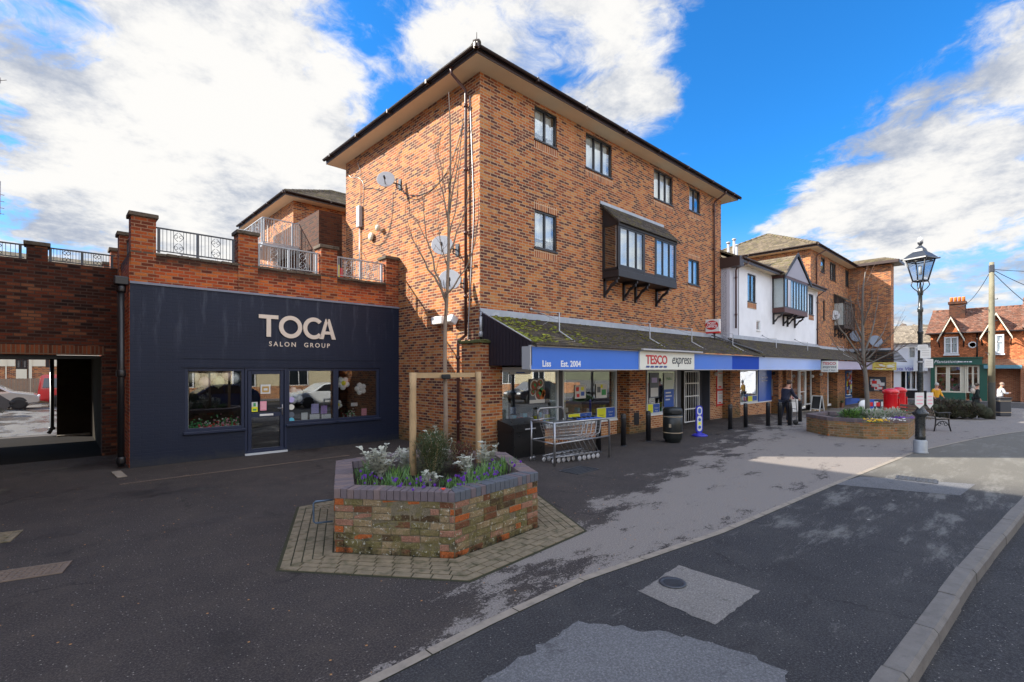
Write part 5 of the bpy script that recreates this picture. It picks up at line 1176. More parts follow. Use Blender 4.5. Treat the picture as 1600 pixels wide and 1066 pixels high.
# ---------------------------------------------------------------- far row across the side road (faces -U)
FU = 56.0; XU = PL('U', FU); gf = -.45
fy = lambda px: vU(px, FU); fz = lambda px, py: onU(px, py, FU).z
y0, y1 = fy(1600), fy(1454)                                    # right (near) end smaller v
shp = thing('corner_shop_house', 'red brick and tile-hung house with two dormer gables over a dark green shopfront', 'building', (FU, y1, gf))
z_e = fz(1500, 521); z_f = fz(1500, 562)
dwin = [(fy(1498), fy(1476), fz(1487, 553), fz(1487, 527)), (fy(1569), fy(1545), fz(1557, 552), fz(1557, 523))]
m = MB(); wall(m, XU, y0-.2, y1, gf-.3, z_e+.1, [(fy(1594.5), fy(1555), gf, fz(1570, 576)), (fy(1533), fy(1461), gf+.1, z_f-.35)], th=1.2); m.box(FU+1.2, FU+7, y0-2, y1, gf, z_e); m.build('wall', B_far, shp)
m = MB(); XU.box(m, y0-.2, y1-.02, z_f+.0, z_e+.1, -.03, -.002); m.build('hung_tiles', T_hang, shp)
ridge_z = 7.5
m = MB(); n = 14; ev0 = y0-.6; ev1 = y1+.3
for k in range(n):
    a, b = k/n, (k+1)/n; x0, x1 = FU-.5+4.6*a, FU-.5+4.6*b; za, zb = z_e+(ridge_z-z_e)*a+.04, z_e+(ridge_z-z_e)*b
    m.quad((x0, ev1, za), (x0, ev0, za), (x1, ev0, zb), (x1, ev1, zb)); m.quad((x0, ev1, za-.04), (x0, ev0, za-.04), (x0, ev0, za), (x0, ev1, za))
m.prism([(FU-.4, ev1-.02, z_e), (FU+4.1, ev1-.02, ridge_z-.02), (FU+8, ev1-.02, z_e)], (0, -.05, 0)); m.quad((FU+4.1, ev0, ridge_z), (FU+8.5, ev0, z_e), (FU+8.5, ev1, z_e), (FU+4.1, ev1, ridge_z))
rfs = m.build('roof', T_red, shp); m = MB(); ridge_tiles(m, (FU+4.1, ev1, ridge_z), (FU+4.1, ev0, ridge_z), .12, .4); m.build('ridge', T_red, rfs)
m = MB(); m.tube([(FU-.55, ev1, z_e+.02), (FU-.55, ev0, z_e+.02)], .06, 8); m.build('gutter', M_gutter, shp)
for k, (a0, a1, z0, z1) in enumerate(dwin):
    window(shp, PL('U', FU-.32), a0, a1, z0, z1, 2, M_white, .0, .10, True, 'bay_window', False, hb=(z1-z0)*.62)
    m = MB(); m.box(FU-.33, FU, a0, a0+.05, z0-.05, z1+.05); m.box(FU-.33, FU, a1-.05, a1, z0-.05, z1+.05); m.box(FU-.36, FU, a0-.05, a1+.05, z0-.15, z0-.04); m.build('bay_cheek', M_white, shp)
    c_ = (a0+a1)/2; gw = (.76, .82)[k]; az = fz(1476 if k == 0 else 1545, 506 if k == 0 else 500)+.55; bz = z1+.02
    m = MB(); m.add([(FU-.34, c_+gw*.75, bz), (FU-.34, c_-gw*.75, bz), (FU-.34, c_, az-.2)], [(0, 1, 2)]); m.build('dormer_gable', T_hang, shp)
    m = MB()
    for sg in (-1, 1): m.prism([(FU-.75, c_+sg*gw*1.15, bz-.25), (FU-.75, c_, az), (FU-.75, c_, az-.2), (FU-.75, c_+sg*gw*1.15, bz-.45)], (.08, 0, 0))
    m.build('barge_board', M_cream2, shp)
    m = MB()
    for sg in (-1, 1):
        P = [(FU-.78, c_+sg*gw*1.2, bz-.24), (FU-.78, c_, az+.04), (FU+3.2, c_, az+.04), (FU+3.2, c_+sg*gw*1.2, bz-.24)]; m.add(P, [(0, 1, 2, 3), (3, 2, 1, 0)])
    m.build('dormer_roof', T_red, shp)
    m = MB()
    for sg in (-1, 1): m.tube([(FU-.05, c_+sg*gw, bz-.85), (FU-.3, c_+sg*gw*1.03, bz-.5), (FU-.7, c_+sg*gw*1.05, bz-.4)], .05, 6)
    m.build('gable_bracket', M_gutter, shp)
py_, pz_ = fy(1519.5), fz(1519.5, 539)
m = MB(); m.lathe((FU-.035, py_, pz_), [(.27, -.02), (.27, .03), (.19, .05), (.19, -.02)], 24, axis=Vector((-1, 0, 0))); o = m.build('round_window', M_white, shp); m = MB(); m.lathe((FU-.03, py_, pz_), [(.001, .0), (.19, .0)], 20, axis=Vector((-1, 0, 0))); m.build('pane', M_carglass, o)
downpipe(shp, [(FU-.08, fy(1527), z_e), (FU-.08, fy(1527), z_f)], .06, M_gutter, clips=False)
# chimney
cy_ = fy(1490); ch = thing('chimney_dummy', '', '') if False else None
m = MB(); m.box(FU+2.3, FU+3.3, cy_-.55, cy_+.5, z_e, 7.9); m.box(FU+2.2, FU+3.4, cy_-.62, cy_+.57, 7.9, 8.12); c_ = m.build('chimney', B_red, rfs)
for k in range(4): m = MB(); m.lathe((FU+2.8, cy_-.42+k*.27, 8.12), [(.12, 0), (.11, .36), (.13, .40), (.09, .43)], 10); m.build('chimney_pot', M_orangep, rfs)
# shopfront
gs = thing('green_shopfront', 'dark green shopfront with cream windows and white script sign', 'shopfront', (FU, fy(1535), gf))
m = MB(); XU.box(m, fy(1535), y1-.02, z_f-.45, z_f+.12, -.35, -.03); XU.box(m, fy(1537), fy(1453.5), z_f+.12, z_f+.2, -.5, -.03); XU.box(m, fy(1461), y1-.02, gf, z_f-.45, -.1, -.02); XU.box(m, fy(1543), fy(1531), gf, z_f-.35, -.1, -.02); XU.box(m, fy(1509), fy(1461), gf, gf+.62, -.08, .1); XU.box(m, fy(1531), fy(1515), gf, gf+.62, -.08, .1); m.build('green_timber', M_green, gs)
text('Plantations', .36, XU, fy(1479), z_f-.28, -.36, M_wht, gs, 'lettering', shear=.3, ext=.01); m = MB()
for a, w_ in ((1494.2, .03), (1497, .32), (1504.5, .22), (1510, .12), (1515, .14)): XU.box(m, fy(a)-w_*1.2, fy(a), z_f-.24, z_f-.15, -.362, -.35)
m.build('small_lettering', M_wht, gs)
window(gs, XU, fy(1481), fy(1461), gf+.62, z_f-.5, 1, M_cream2, .0, .12, False, 'shop_window', False, glass=M_glassd, hb=1.6); window(gs, XU, fy(1503), fy(1481.5), gf+.62, z_f-.5, 1, M_cream2, .0, .12, False, 'shop_window', False, glass=M_glassd, hb=1.6)
window(gs, XU, fy(1509.5), fy(1503.5), gf, z_f-.5, 1, M_cream2, .0, .14, False, 'shop_door', False, glass=M_glassd); window(gs, XU, fy(1530.5), fy(1510), gf+.62, z_f-.5, 2, M_cream2, .0, .12, False, 'shop_window', False, glass=M_glassd, hb=1.6)
m = MB(); rm = random.Random(12)
for i in range(90): a = rm.uniform(fy(1530), fy(1462)); m.ball((FU+.8+rm.random()*.6, a, gf+.7+abs(rm.gauss(0, .5))), rm.uniform(.05, .16), 6, rm.randrange(3), rough=.4, seed=i)
m.build('window_display', [M_greenp, M_food1, M_pink], gs)
m = MB(); XU.box(m, fy(1597), fy(1538), fz(1570, 576)+.0, fz(1570, 576)+.28, -.7, -.04); o = solo(m, 'blue_awning', mat('teal_awning', (.10, .24, .30), .5), 'thin blue-grey awning over the passage right of the green shopfront', 'awning')
# right neighbour
m = MB(); m.box(FU-.4, FU+6, y0-9, y0-.22, gf-.3, z_e+.2); nb = thing('white_end_house', 'white rendered house cut by the right picture edge', 'building', (FU, y0-3, gf)); m.build('wall', M_whiter, nb)
m = MB(); m.prism([(FU-.9, y0+.1, z_e+.2), (FU+6.5, y0+.1, z_e+.2), (FU+3, y0+.1, ridge_z+.6)], (0, -9.4, 0)); m.build('roof', T_red, nb)
# white cottage row to the left, with its own shopfront
cy1 = fy(1385); cot = thing('white_cottage', 'white cottage with long grey-brown roof left of the red brick shop', 'building', (FU+.6, y1, gf)); CUU = PL('U', FU+.6)
cw = [(vU(1431.5, FU+.6), vU(1419, FU+.6), fz(1425, 560), fz(1425, 541), 1)]
m = MB(); wall(m, CUU, y1+.01, cy1+8, gf-.3, fz(1420, 538)+.2, [cw[0][:4], (vU(1441, FU+.6), vU(1406, FU+.6), gf+.75, 2.05)], th=.2); m.box(FU+.9, FU+7, y1+.01, cy1+8, gf, fz(1420, 538)); m.build('wall', M_whiter, cot)
window(cot, CUU, *cw[0], M_white, .03, .1, hb=.75)
window(cot, CUU, vU(1441, FU+.6), vU(1406, FU+.6), gf+.75, 2.05, 4, M_white, .03, .09, True, 'shop_window', True, cm=M_int, glass=M_glassd)
m = MB(); CUU.box(m, vU(1448, FU+.6), vU(1396, FU+.6), gf, gf+.7, -.02, 0); m.build('dark_plinth', M_black, cot)
e2 = fz(1420, 538)+.1; rz2 = 6.4
m = MB(); n = 14
for k in range(n):
    a, b = k/n, (k+1)/n; x0, x1 = FU+.2+4.6*a, FU+.2+4.6*b; za, zb = e2+(rz2-e2)*a+.04, e2+(rz2-e2)*b
    m.quad((x0, cy1+10, za), (x0, y1-.1, za), (x1, y1-.1, zb), (x1, cy1+10, zb)); m.quad((x0, cy1+10, za-.04), (x0, y1-.1, za-.04), (x0, y1-.1, za), (x0, cy1+10, za))
m.quad((FU+4.8, y1-.1, rz2), (FU+9.5, y1-.1, e2), (FU+9.5, cy1+10, e2), (FU+4.8, cy1+10, rz2)); m.build('roof', T_grey, cot)
vs_ = thing('optician_sign', 'long pale blue sign board with lilac lettering reading Vista Vision', 'shop sign', (FU, fy(1420), 2)); VU = PL('U', FU+.35)
a0, a1 = vU(1450, FU+.35), vU(1388, FU+.35); m = MB(); VU.box(m, a0, a1, onU(1420, 580.5, FU).z, onU(1420, 571, FU).z, 0, .25); m.build('sign_board', mat('pale_blue_board', (.62, .66, .76), .5), vs_)
text('Vista Vision', .40, VU, vU(1413, FU), onU(1420, 578.7, FU).z, -.01, mat('lilac_letter', (.22, .22, .48), .5), vs_, ext=.01, shear=.2, bold=.01); text('OPTICIANS', .2, VU, vU(1442, FU), onU(1420, 578.4, FU).z, -.01, MATS['lilac_letter'], vs_, ext=.01)
# low single-storey front between cottage and shop
m = MB(); m.box(FU-.2, FU+.6, fy(1450), fy(1428), 2.0, 3.1); m.build('porch_box', M_white, cot)
# wooded ridge behind the roofs
rm = random.Random(77); m = MB()
for i in range(1500):
    v = rm.uniform(-60, 70); u = 120+rm.uniform(-8, 8); z = rm.uniform(5, 9.6+1.8*noise.noise(Vector((v*.08, 0, 0))))+1.2; r = rm.uniform(.3, .8)
    m.ball((u, v, z), r, 6, rough=.9, seed=i, mi=i % 2)
o = m.build('distant_wood', [mat('winter_wood', (.10, .075, .06), .95, var=.5, vscale=1.5), mat('winter_wood_ochre', (.17, .12, .07), .95, var=.5, vscale=1.5)]); tag(o, 'brown winter wood on the skyline behind the far roofs', 'wood', kind='stuff')
m = MB(); m.prism([(108, -120, -2), (160, -120, -2), (140, -120, 9), (122, -120, 8)], (0, 260, 0)); struct(m.build('hill', mat('hill_ground', (.09, .09, .05), .95, var=.4, vscale=.3)))

# ---------------------------------------------------------------- beyond the passage: yard, fence, terrace, car and van
HV = PL('V', 52.0)
hs2 = thing('terrace_house', 'brick and white boarded terrace house seen through the passage', 'building', (-3, 52, 0))
ux = lambda px: uV(px, 52); hz1 = lambda py: onV(40, py, 52).z
m = MB(); wall(m, HV, -12, 6, 0, 9, [(ux(24.5), ux(43), hz1(576), hz1(561.5)), (ux(71.5), ux(77), hz1(573), hz1(560))], th=.2); m.box(-12, 6, 52.3, 60, 0, 8.9); m.build('wall', B_main, hs2)
m = MB(); 
for a, b in ((-12, ux(24)), (ux(50), ux(71)), (ux(77.5), 6)): HV.box(m, a, b, hz1(572.5), 9, -.06, -.002)
HV.box(m, ux(25), ux(42), hz1(592), hz1(577), -.1, -.002); HV.box(m, ux(8.5), ux(10.5), 0, 9, -.12, -.062); HV.box(m, ux(44.5), ux(50), 0, 9, -.12, -.062); m.build('white_boarding', M_cream2, hs2)
window(hs2, HV, ux(24.5), ux(43), hz1(576), hz1(561.5), 3, fw=.1); window(hs2, HV, ux(71.5), ux(77), hz1(573), hz1(560), 1, fw=.1)
m = MB(); HV.box(m, ux(43.5), ux(45), hz1(596), 5, -.13, -.002); m.build('brown_post', M_gutter, hs2)
m = MB(); m.prism([(-12.5, 51.5, 8.9), (-12.5, 60.5, 8.9), (-12.5, 56, 11.5)], (19, 0, 0)); m.build('roof', T_roof, hs2)
m = MB(); rm = random.Random(2)
for k in range(70): a = -6+k*.14; m.box(a, a+.125, 44.0, 44.03, 0, 1.55+rm.uniform(-.01, .01))
solo(m, 'board_fence', mat('weathered_fence', (.22, .17, .12), .9, var=.3), 'weathered vertical board fence behind the parked silver car', 'fence')
m = MB(); m.box(-12, 6, 43.0, 43.2, 0, .5); solo(m, 'low_wall', B_main, 'low brick wall at the back of the wet yard', 'wall')

def car(name, label, cat, loc, rz, L, Wd, Ht, prof, glass, col, wr=.31, wheels=(.8, 3.4), group=None, lower=None):
    """prof: side outline (x,z) clockwise from the front; glass: list of window polygons in side view"""
    t = thing(name, label, cat, (0, 0, 0), group); m = MB(); n = len(prof); hw = Wd/2
    def yw(z): return hw*(1-.0 if z < Ht*.55 else 1-.20*((z-Ht*.55)/(Ht*.45))**1.1)*(1 if z > .3 else .96)
    Lf = [Vector((x, -yw(z), z)) for x, z in prof]; Rt = [Vector((x, yw(z), z)) for x, z in prof]
    bm = bmesh.new(); a = [bm.verts.new(p) for p in Lf]; b = [bm.verts.new(p) for p in Rt]
    bm.faces.new(a); bm.faces.new(b[::-1])
    for i in range(n): bm.faces.new((a[i], b[i], b[(i+1) % n], a[(i+1) % n]))
    bmesh.ops.recalc_face_normals(bm, faces=bm.faces)
    bmesh.ops.bevel(bm, geom=[e for e in bm.edges if len(e.link_faces) == 2 and e.calc_face_angle(0) > .5], offset=.055, segments=3, affect='EDGES')
    me = bpy.data.meshes.new('body'); bm.to_mesh(me); bm.free(); me.materials.append(col)
    for p in me.polygons: p.use_smooth = False
    o = bpy.data.objects.new('body', me); COL.objects.link(o); o.parent = t; ORG[o.name] = Vector()
    for g in glass:
        for sg in (-1, 1):
            m = MB(); q = [Vector((x, sg*(yw(z)+.004), z)) for x, z in g]; m.add(q+[p+Vector((0, -sg*.02, 0)) for p in q], [tuple(range(len(q))) if sg < 0 else tuple(range(len(q)-1, -1, -1))]); m.build('side_window', M_carglass, t)
    for x in wheels:
        for sg in (-1, 1):
            c = Vector((x, sg*(hw-.10), wr)); ax = Vector((0, sg, 0)); m = MB(); m.lathe(c, [(wr*.62, .11), (wr*.9, .115), (wr, .07), (wr, -.1), (wr*.8, -.11)], 24, axis=ax); w_ = m.build('wheel', M_rubber, t)
            m = MB(); m.lathe(c, [(.001, .09), (wr*.16, .10), (wr*.18, .07), (wr*.5, .07), (wr*.62, .105)], 24, axis=ax)
            for k in range(5): th = 2*pi*k/5; d_ = Vector((cos(th), 0, sin(th))); m.obox(c+ax*.085+d_*wr*.36, (wr*.5, .02, .055), Matrix.Rotation(-th, 3, 'Y'))
            m.build('rim', M_greym, w_); m = MB(); m.lathe(c, [(wr*1.12, .095), (wr*1.12, .07), (.01, .07)], 24, axis=ax); m.build('wheel_arch', M_black, t)
    for sg in (-1, 1):
        m = MB(); m.obox((.10, sg*(hw-.22), .66), (.16, .32, .13), bev=.04); m.build('headlight', M_whitepl, t); m = MB(); m.obox((L-.06, sg*(hw-.14), .80), (.1, .16, .24), bev=.03); m.build('tail_light', M_red, t)
    t.location = loc; t.rotation_euler = (0, 0, rz); return t
hatch = [(.0, .35), (.02, .62), (.18, .80), (1.05, .95), (1.75, 1.40), (2.2, 1.48), (3.1, 1.46), (3.75, 1.2), (4.1, 1.0), (4.15, .7), (4.12, .32), (3.6, .24), (.5, .24)]
hg = [[(1.25, .96), (1.80, 1.34), (2.35, 1.40), (2.35, .97)], [(2.42, .97), (2.42, 1.40), (3.05, 1.38), (3.6, 1.12), (3.55, .98)]]
van_p = [(.0, .4), (.02, .75), (.25, .95), (1.0, 1.08), (1.65, 1.72), (1.9, 1.82), (4.0, 1.82), (4.12, 1.7), (4.22, .9), (4.22, .38), (3.7, .25), (.5, .25)]
vg = [[(1.2, 1.08), (1.72, 1.6), (2.2, 1.66), (2.2, 1.08)], [(2.9, 1.08), (2.9, 1.62), (3.95, 1.62), (4.02, 1.08)]]
P_silver = mat('silver_car_paint', (.50, .49, .46), .25, metal=.5, coat=.6); P_red = mat('red_car_paint', (.42, .010, .012), .25, coat=.7); P_blue = mat('dark_blue_car_paint', (.012, .03, .09), .2, coat=.8); P_white = mat('white_car_paint', (.72, .74, .74), .25, coat=.6); P_blk = mat('black_car_paint', (.008, .008, .01), .2, coat=.8)
q = atD(63, 640, 27.2)
car('parked_car', 'silver hatchback parked behind the passage, left of the red van', 'car', (q.x, q.y, 0), pi-.02, 4.15, 1.75, 1.48, hatch, hg, P_silver)
q = atD(59, 640, 28.4)
car('parked_van', 'small red van parked behind the passage beside the silver car', 'van', (q.x+4.22, q.y+.2, 0), pi, 4.22, 1.8, 1.82, van_p, vg, P_red)
t = thing('wheelie_bin', 'black wheelie bin tipped over in the yard beyond the passage', 'bin', (0, 0, 0)); q = atD(12, 640, 22.5)
R = Matrix.Rotation(radians(-55), 3, 'Y')@Matrix.Rotation(.5, 3, 'Z'); m = MB()
C8 = [R@Vector((a*s_, b*s_, z)) for z, s_ in ((0, .22), (.92, .30)) for a, b in ((-1, -1), (1, -1), (1, 1), (-1, 1))]; cc = Vector((q.x, q.y, .36)); m.add([p+cc for p in C8], [(3, 2, 1, 0), (4, 5, 6, 7), (0, 1, 5, 4), (1, 2, 6, 5), (2, 3, 7, 6), (3, 0, 4, 7)]); t.location = (q.x, q.y, 0); ORG[t.name] = Vector((q.x, q.y, 0)); m.build('bin_body', M_black, t)
m = MB(); m.obox(cc+R@Vector((0, 0, .97)), (.66, .66, .07), R, bev=.03); m.build('lid', M_sgrey, t)
for sg in (-1, 1): m = MB(); m.lathe(cc+R@Vector((.2, sg*.24, .02)), [(.001, -.03), (.1, -.03), (.1, .03), (.001, .03)], 14, axis=R@Vector((0, 1, 0))); m.build('wheel', M_rubber, t)

# ---------------------------------------------------------------- across the road, behind the camera (seen in the windows)
op = thing('cream_terrace', 'cream rendered terrace on the opposite side of the street', 'building', (12, -15, 0)); OPV = PL('V', -14)
m = MB(); m.box(-20, 38, -22, -14.2, -.3, 6.2); m.build('wall', M_cream, op)
m = MB(); m.prism([(-20.5, -13.8, 6.2), (-20.5, -22.4, 6.2), (-20.5, -18, 9.2)], (59, 0, 0)); m.build('roof', T_red, op)
m = MB(); n_ = MB()
for k in range(14):
    for z in (.9, 3.9): x = -18+k*4; m.box(x-.1, x+1.5, -14.2, -14.12, z-.1, z+1.4); n_.box(x, x+.66, -14.12, -14.10, z, z+1.3); n_.box(x+.74, x+1.4, -14.12, -14.10, z, z+1.3)
o = m.build('window', M_white, op); n_.build('pane', M_carglass, o)
m = MB(); m.box(-20, 38, -12.0, -11.7, -.1, .9); solo(m, 'garden_wall', B_low, 'low brick garden wall across the street', 'wall')
struct(ribbon(lambda u: -11.7, lambda u: -9.0, dz=-.02).build('far_pavement', A_pale2))
for i, (x, y, rz, c_, nm) in enumerate(((4.4, -3.6, 0, P_blue, 'dark blue'), (10.2, -3.2, 0, P_white, 'white'), (22.5, -5.0, 0, P_blk, 'black'), (-4.5, -3.4, 0, P_silver, 'second silver'))):
    car('street_car', nm+' hatchback parked along the near kerb outside the right of the view', 'car', (x, y, gz(x)-.12), rz, 4.15, 1.75, 1.48, hatch, hg, c_, group='cars parked along the kerb')
# ---------------------------------------------------------------- brick planters
def offset_poly(P, d):
    n = len(P); c = sum((Vector(p) for p in P), Vector((0, 0)))/n; out = []
    for i in range(n):
        p0, p1, p2 = Vector(P[i-1]), Vector(P[i]), Vector(P[(i+1) % n]); 
        def nrm(a, b):
            t = (b-a).normalized(); q = Vector((t.y, -t.x)); return q if q.dot((a+b)/2-c) > 0 else -q
        n0, n1 = nrm(p0, p1), nrm(p1, p2); bis = (n0+n1); bis = bis/bis.dot(n0) if abs(bis.dot(n0)) > 1e-4 else n0
        out.append(p1+bis*d)
    return out
def planter(name, label, P, z, wall_m, cap_cols, z0=-.05, apron=0, capn=.078, bricks=False):
    P = [Vector(p) for p in P]; n = len(P); c = sum(P, Vector((0, 0)))/n; t = thing(name, label, 'planter', (c.x, c.y, 0)); rm = random.Random(int(c.x*10))
    Pi = offset_poly(P, -.215); Po = offset_poly(P, .012); cz = z-.112
    m = MB()
    for i in range(n):
        j = (i+1) % n; m.add([(*P[i], z0), (*P[j], z0), (*P[j], cz), (*P[i], cz)], [(0, 1, 2, 3)]); m.add([(*Pi[i], z0), (*Pi[j], z0), (*Pi[j], cz), (*Pi[i], cz)], [(3, 2, 1, 0)]); m.add([(*P[i], cz-.001), (*P[j], cz-.001), (*Pi[j], cz-.001), (*Pi[i], cz-.001)], [(0, 1, 2, 3)])
    m.build('wall_core' if bricks else 'brick_wall', M_core if bricks else wall_m, t)
    if bricks:                                              # every brick its own worn block, laid in courses
        m = MB(); nc = 8; ch = cz/nc
        for i in range(n):
            a, b = P[i], P[(i+1) % n]; L = (b-a).length; tt = (b-a)/L; nn = Vector((tt.y, -tt.x)); nn = nn if nn.dot((a+b)/2-c) > 0 else -nn
            for q in range(nc):
                s_ = -.115 if (q+i) % 2 else 0.0
                while s_ < L-.01:
                    w_ = rm.choice([.225, .225, .225, .1125]); s0, s1 = max(0, s_), min(L, s_+w_); s_ += w_
                    if s1-s0 < .03: continue
                    dm = rm.random() < .10; pr_ = rm.uniform(.001, .013) if not dm else -.001; g = .0055; J = lambda: rm.gauss(0, .0022)
                    cor_ = s1 > L-.01 or s0 < .01
                    mi = rm.choices(range(6), (.30, .30, .075, .13, .055, .14) if not cor_ else (.1, .1, .3, .15, .3, .05))[0]
                    z0_, z1_ = q*ch+g, (q+1)*ch-g
                    def R3(s, z, d): p = a+tt*s+nn*d; return Vector((p.x, p.y, z))
                    e = .006; B4 = [(s0+g+J(), z0_+J()), (s1-g+J(), z0_+J()), (s1-g+J(), z1_+J()), (s0+g+J(), z1_+J())]; cs, czz = (s0+s1)/2, (z0_+z1_)/2
                    bk = [R3(s, z, -.02) for s, z in B4]; md_ = [R3(s, z, pr_-e*.6) for s, z in B4]; ft = [R3(s+(cs-s)*min(.3, e/abs(s1-s0)*2), z+(czz-z)*.16, pr_+J()) for s, z in B4]
                    o = len(m.v); m.v += bk+md_+ft
                    for x in range(4): y = (x+1) % 4; m.f += [[o+x, o+y, o+4+y, o+4+x], [o+4+x, o+4+y, o+8+y, o+8+x]]; m.mi += [mi, mi]; m.sm += [False, False]
                    m.f.append([o+8, o+9, o+10, o+11]); m.mi.append(mi); m.sm.append(False)
        o_ = m.build('brick_wall', PBM, t); bm = bmesh.new(); bm.from_mesh(o_.data); bmesh.ops.recalc_face_normals(bm, faces=bm.faces); bm.to_mesh(o_.data); bm.free()
    m = MB()                                                # bricks on edge, each one its own block in the cap
    for i in range(n):
        a, b = Po[i], Po[(i+1) % n]; ai, bi = Pi[i], Pi[(i+1) % n]; L = (b-a).length; k = int(L/capn); tt = (b-a)/L; nn = Vector((tt.y, -tt.x)); nn = nn if nn.dot((a+b)/2-c) > 0 else -nn
        wd = .227; i0 = abs((ai-a).dot(tt)); k0 = int(i0*.0/capn)
        for q in range(k):
            s0 = L*q/k+.0035; s1 = L*(q+1)/k-.0035; dz = rm.uniform(-.003, .003); pts = []
            for s_, dep in ((s0, 0), (s1, 0), (s1, 1), (s0, 1)):
                lim = wd
                if dep: lim = min(wd, s_*wd/max(i0, 1e-3), (L-s_)*wd/max(i0, 1e-3))
                p = a+tt*s_-nn*(lim if dep else rm.uniform(-.002, .002)); pts.append(p)
            mi = i*0+rm.choice(cap_cols[i % len(cap_cols)])
            lo = [Vector((*p, cz+.002)) for p in pts]; hi = [Vector((*p, z+dz)) for p in pts]; e = .006
            hi2 = [h-Vector((0, 0, e)) for h in hi]; cc = sum(hi, Vector())/4; hi = [h+(cc-h).normalized()*e for h in hi]
            o = len(m.v); m.v += lo+hi2+hi
            for x in range(4): y = (x+1) % 4; m.f += [[o+x, o+y, o+4+y, o+4+x], [o+4+x, o+4+y, o+8+y, o+8+x]]; m.mi += [mi, mi]; m.sm += [False, False]
            m.f.append([o+8, o+9, o+10, o+11]); m.mi.append(mi); m.sm.append(False)
    m.build('brick_cap', CAPM, t)
    m = MB(); Pm = offset_poly(P, -.02); Pn = offset_poly(P, -.20)
    for i in range(n): j = (i+1) % n; m.add([(*Pm[i], z-.012), (*Pm[j], z-.012), (*Pn[j], z-.012), (*Pn[i], z-.012)], [(0, 1, 2, 3)]); m.add([(*Pm[i], cz), (*Pm[j], cz), (*Pm[j], z-.012), (*Pm[i], z-.012)], [(0, 1, 2, 3)])
    m.build('cap_mortar', M_capmort, t)
    m = MB(); Q = offset_poly(P, -.2); N = 9
    for i in range(n):
        j = (i+1) % n
        for r in range(N):
            f0, f1 = r/N, (r+1)/N; 
            def pt(f, e): q = c+(Q[i]*(1-e)+Q[j]*e-c)*f; return (q.x, q.y, z-.11+.05*(1-f)+.02*noise.noise(Vector((q.x*4, q.y*4, 0))))
            for e in range(4): m.quad(pt(f0, e/4), pt(f1, e/4), pt(f1, (e+1)/4), pt(f0, (e+1)/4))
    m.build('soil', M_soil, t)
    if apron:
        m = MB(); Qo = offset_poly(P, apron+.01); m.add([(*q, .003) for q in Qo], [tuple(range(n))]); m.build('paving_bed', M_joint, t)
        m = MB(); rows = int(apron/.105)
        for i in range(n):
            for r in range(rows):
                A_ = offset_poly(P, .03+r*.105); B_ = offset_poly(P, .03+r*.105+.091); a, b, a2, b2_ = A_[i], A_[(i+1) % n], B_[i], B_[(i+1) % n]
                L = (b2_-a2).length; tt = (b2_-a2)/L; L1 = (b-a).length; st0 = (a-a2).dot(tt); k = int(L/.2)+1; off = .1*(r % 2)
                for q in range(-1, k+1):
                    s0, s1 = q*.205+off, q*.205+off+.190; s0o, s1o = max(0, s0), min(L, s1); s0i, s1i = max(st0, s0), min(st0+L1, s1)
                    if s1o-s0o < .03: continue
                    s0i = min(s0i, s1i); nn = (a-a2)-tt*st0; zz = .011+rm.uniform(-.0035, .0035); P4 = [a2+tt*s0o, a2+tt*s1o, a2+nn+tt*s1i, a2+nn+tt*s0i]
                    hi = [Vector((*p, zz)) for p in P4]; lo = [Vector((*p, .0)) for p in P4]; o = len(m.v); m.v += lo+hi
                    for x in range(4): y = (x+1) % 4; m.f.append([o+x, o+y, o+4+y, o+4+x]); m.mi.append(0); m.sm.append(False)
                    m.f.append([o+4, o+5, o+6, o+7]); m.mi.append(0); m.sm.append(False)
        m.build('paving', M_paver, t)
    return t
CAPM = [mat('cap_brick_plum', (.125, .10, .11), .8, var=.25, vscale=18, bump=.4, bscale=90), mat('cap_brick_slate', (.085, .095, .115), .75, var=.25, vscale=18, bump=.4, bscale=90), mat('cap_brick_brown', (.17, .125, .12), .85, var=.3, vscale=18, bump=.4, bscale=90)]
def mossbrick(name, col, moss, lich):
    m = bpy.data.materials.new(name); m.use_nodes = True; t = NT(m.node_tree); b = m.node_tree.nodes['Principled BSDF']; P, u, z = tcoord(t)
    f = t.noise(P, 60, 5, .75); c = t.mix(1.0, t.mix(t.noise(P, 9, 5, .7), tuple(q*.55 for q in col), tuple(q*1.25 for q in col)), t.ramp(f, [(.3, (.55, .55, .55)), (.7, (1.3, 1.3, 1.3))]), 'MULTIPLY')
    mn = t.ss(t.m('ADD', t.noise(P, 7, 8, .78), t.m('MULTIPLY', z, -.12)), .60-moss*.3, .66-moss*.2); c = t.mix(t.m('MULTIPLY', mn, .8), c, t.ramp(t.noise(P, 28, 5, .7), [(.3, (.05, .05, .014)), (.6, (.17, .145, .06)), (.8, (.26, .24, .13))]))
    c = t.mix(t.ss(t.m('SUBTRACT', t.noise(P, 4, 5, .7), z), .38, .62), c, (.020, .018, .012))
    ln = t.ss(t.noise(P, 24, 7, .8), .64-lich*.08, .67-lich*.06); c = t.mix(t.m('MULTIPLY', ln, .85), c, (.50, .50, .43))
    t.put(b.inputs['Base Color'], c); b.inputs['Roughness'].default_value = .95; b.inputs['Specular IOR Level'].default_value = .15
    bn = t.node('ShaderNodeBump', {'Strength': 1.0, 'Distance': .012}); t.put(bn.inputs['Height'], t.m('ADD', f, t.noise(P, 18, 4, .7))); t.l.new(bn.outputs[0], b.inputs['Normal']); return m
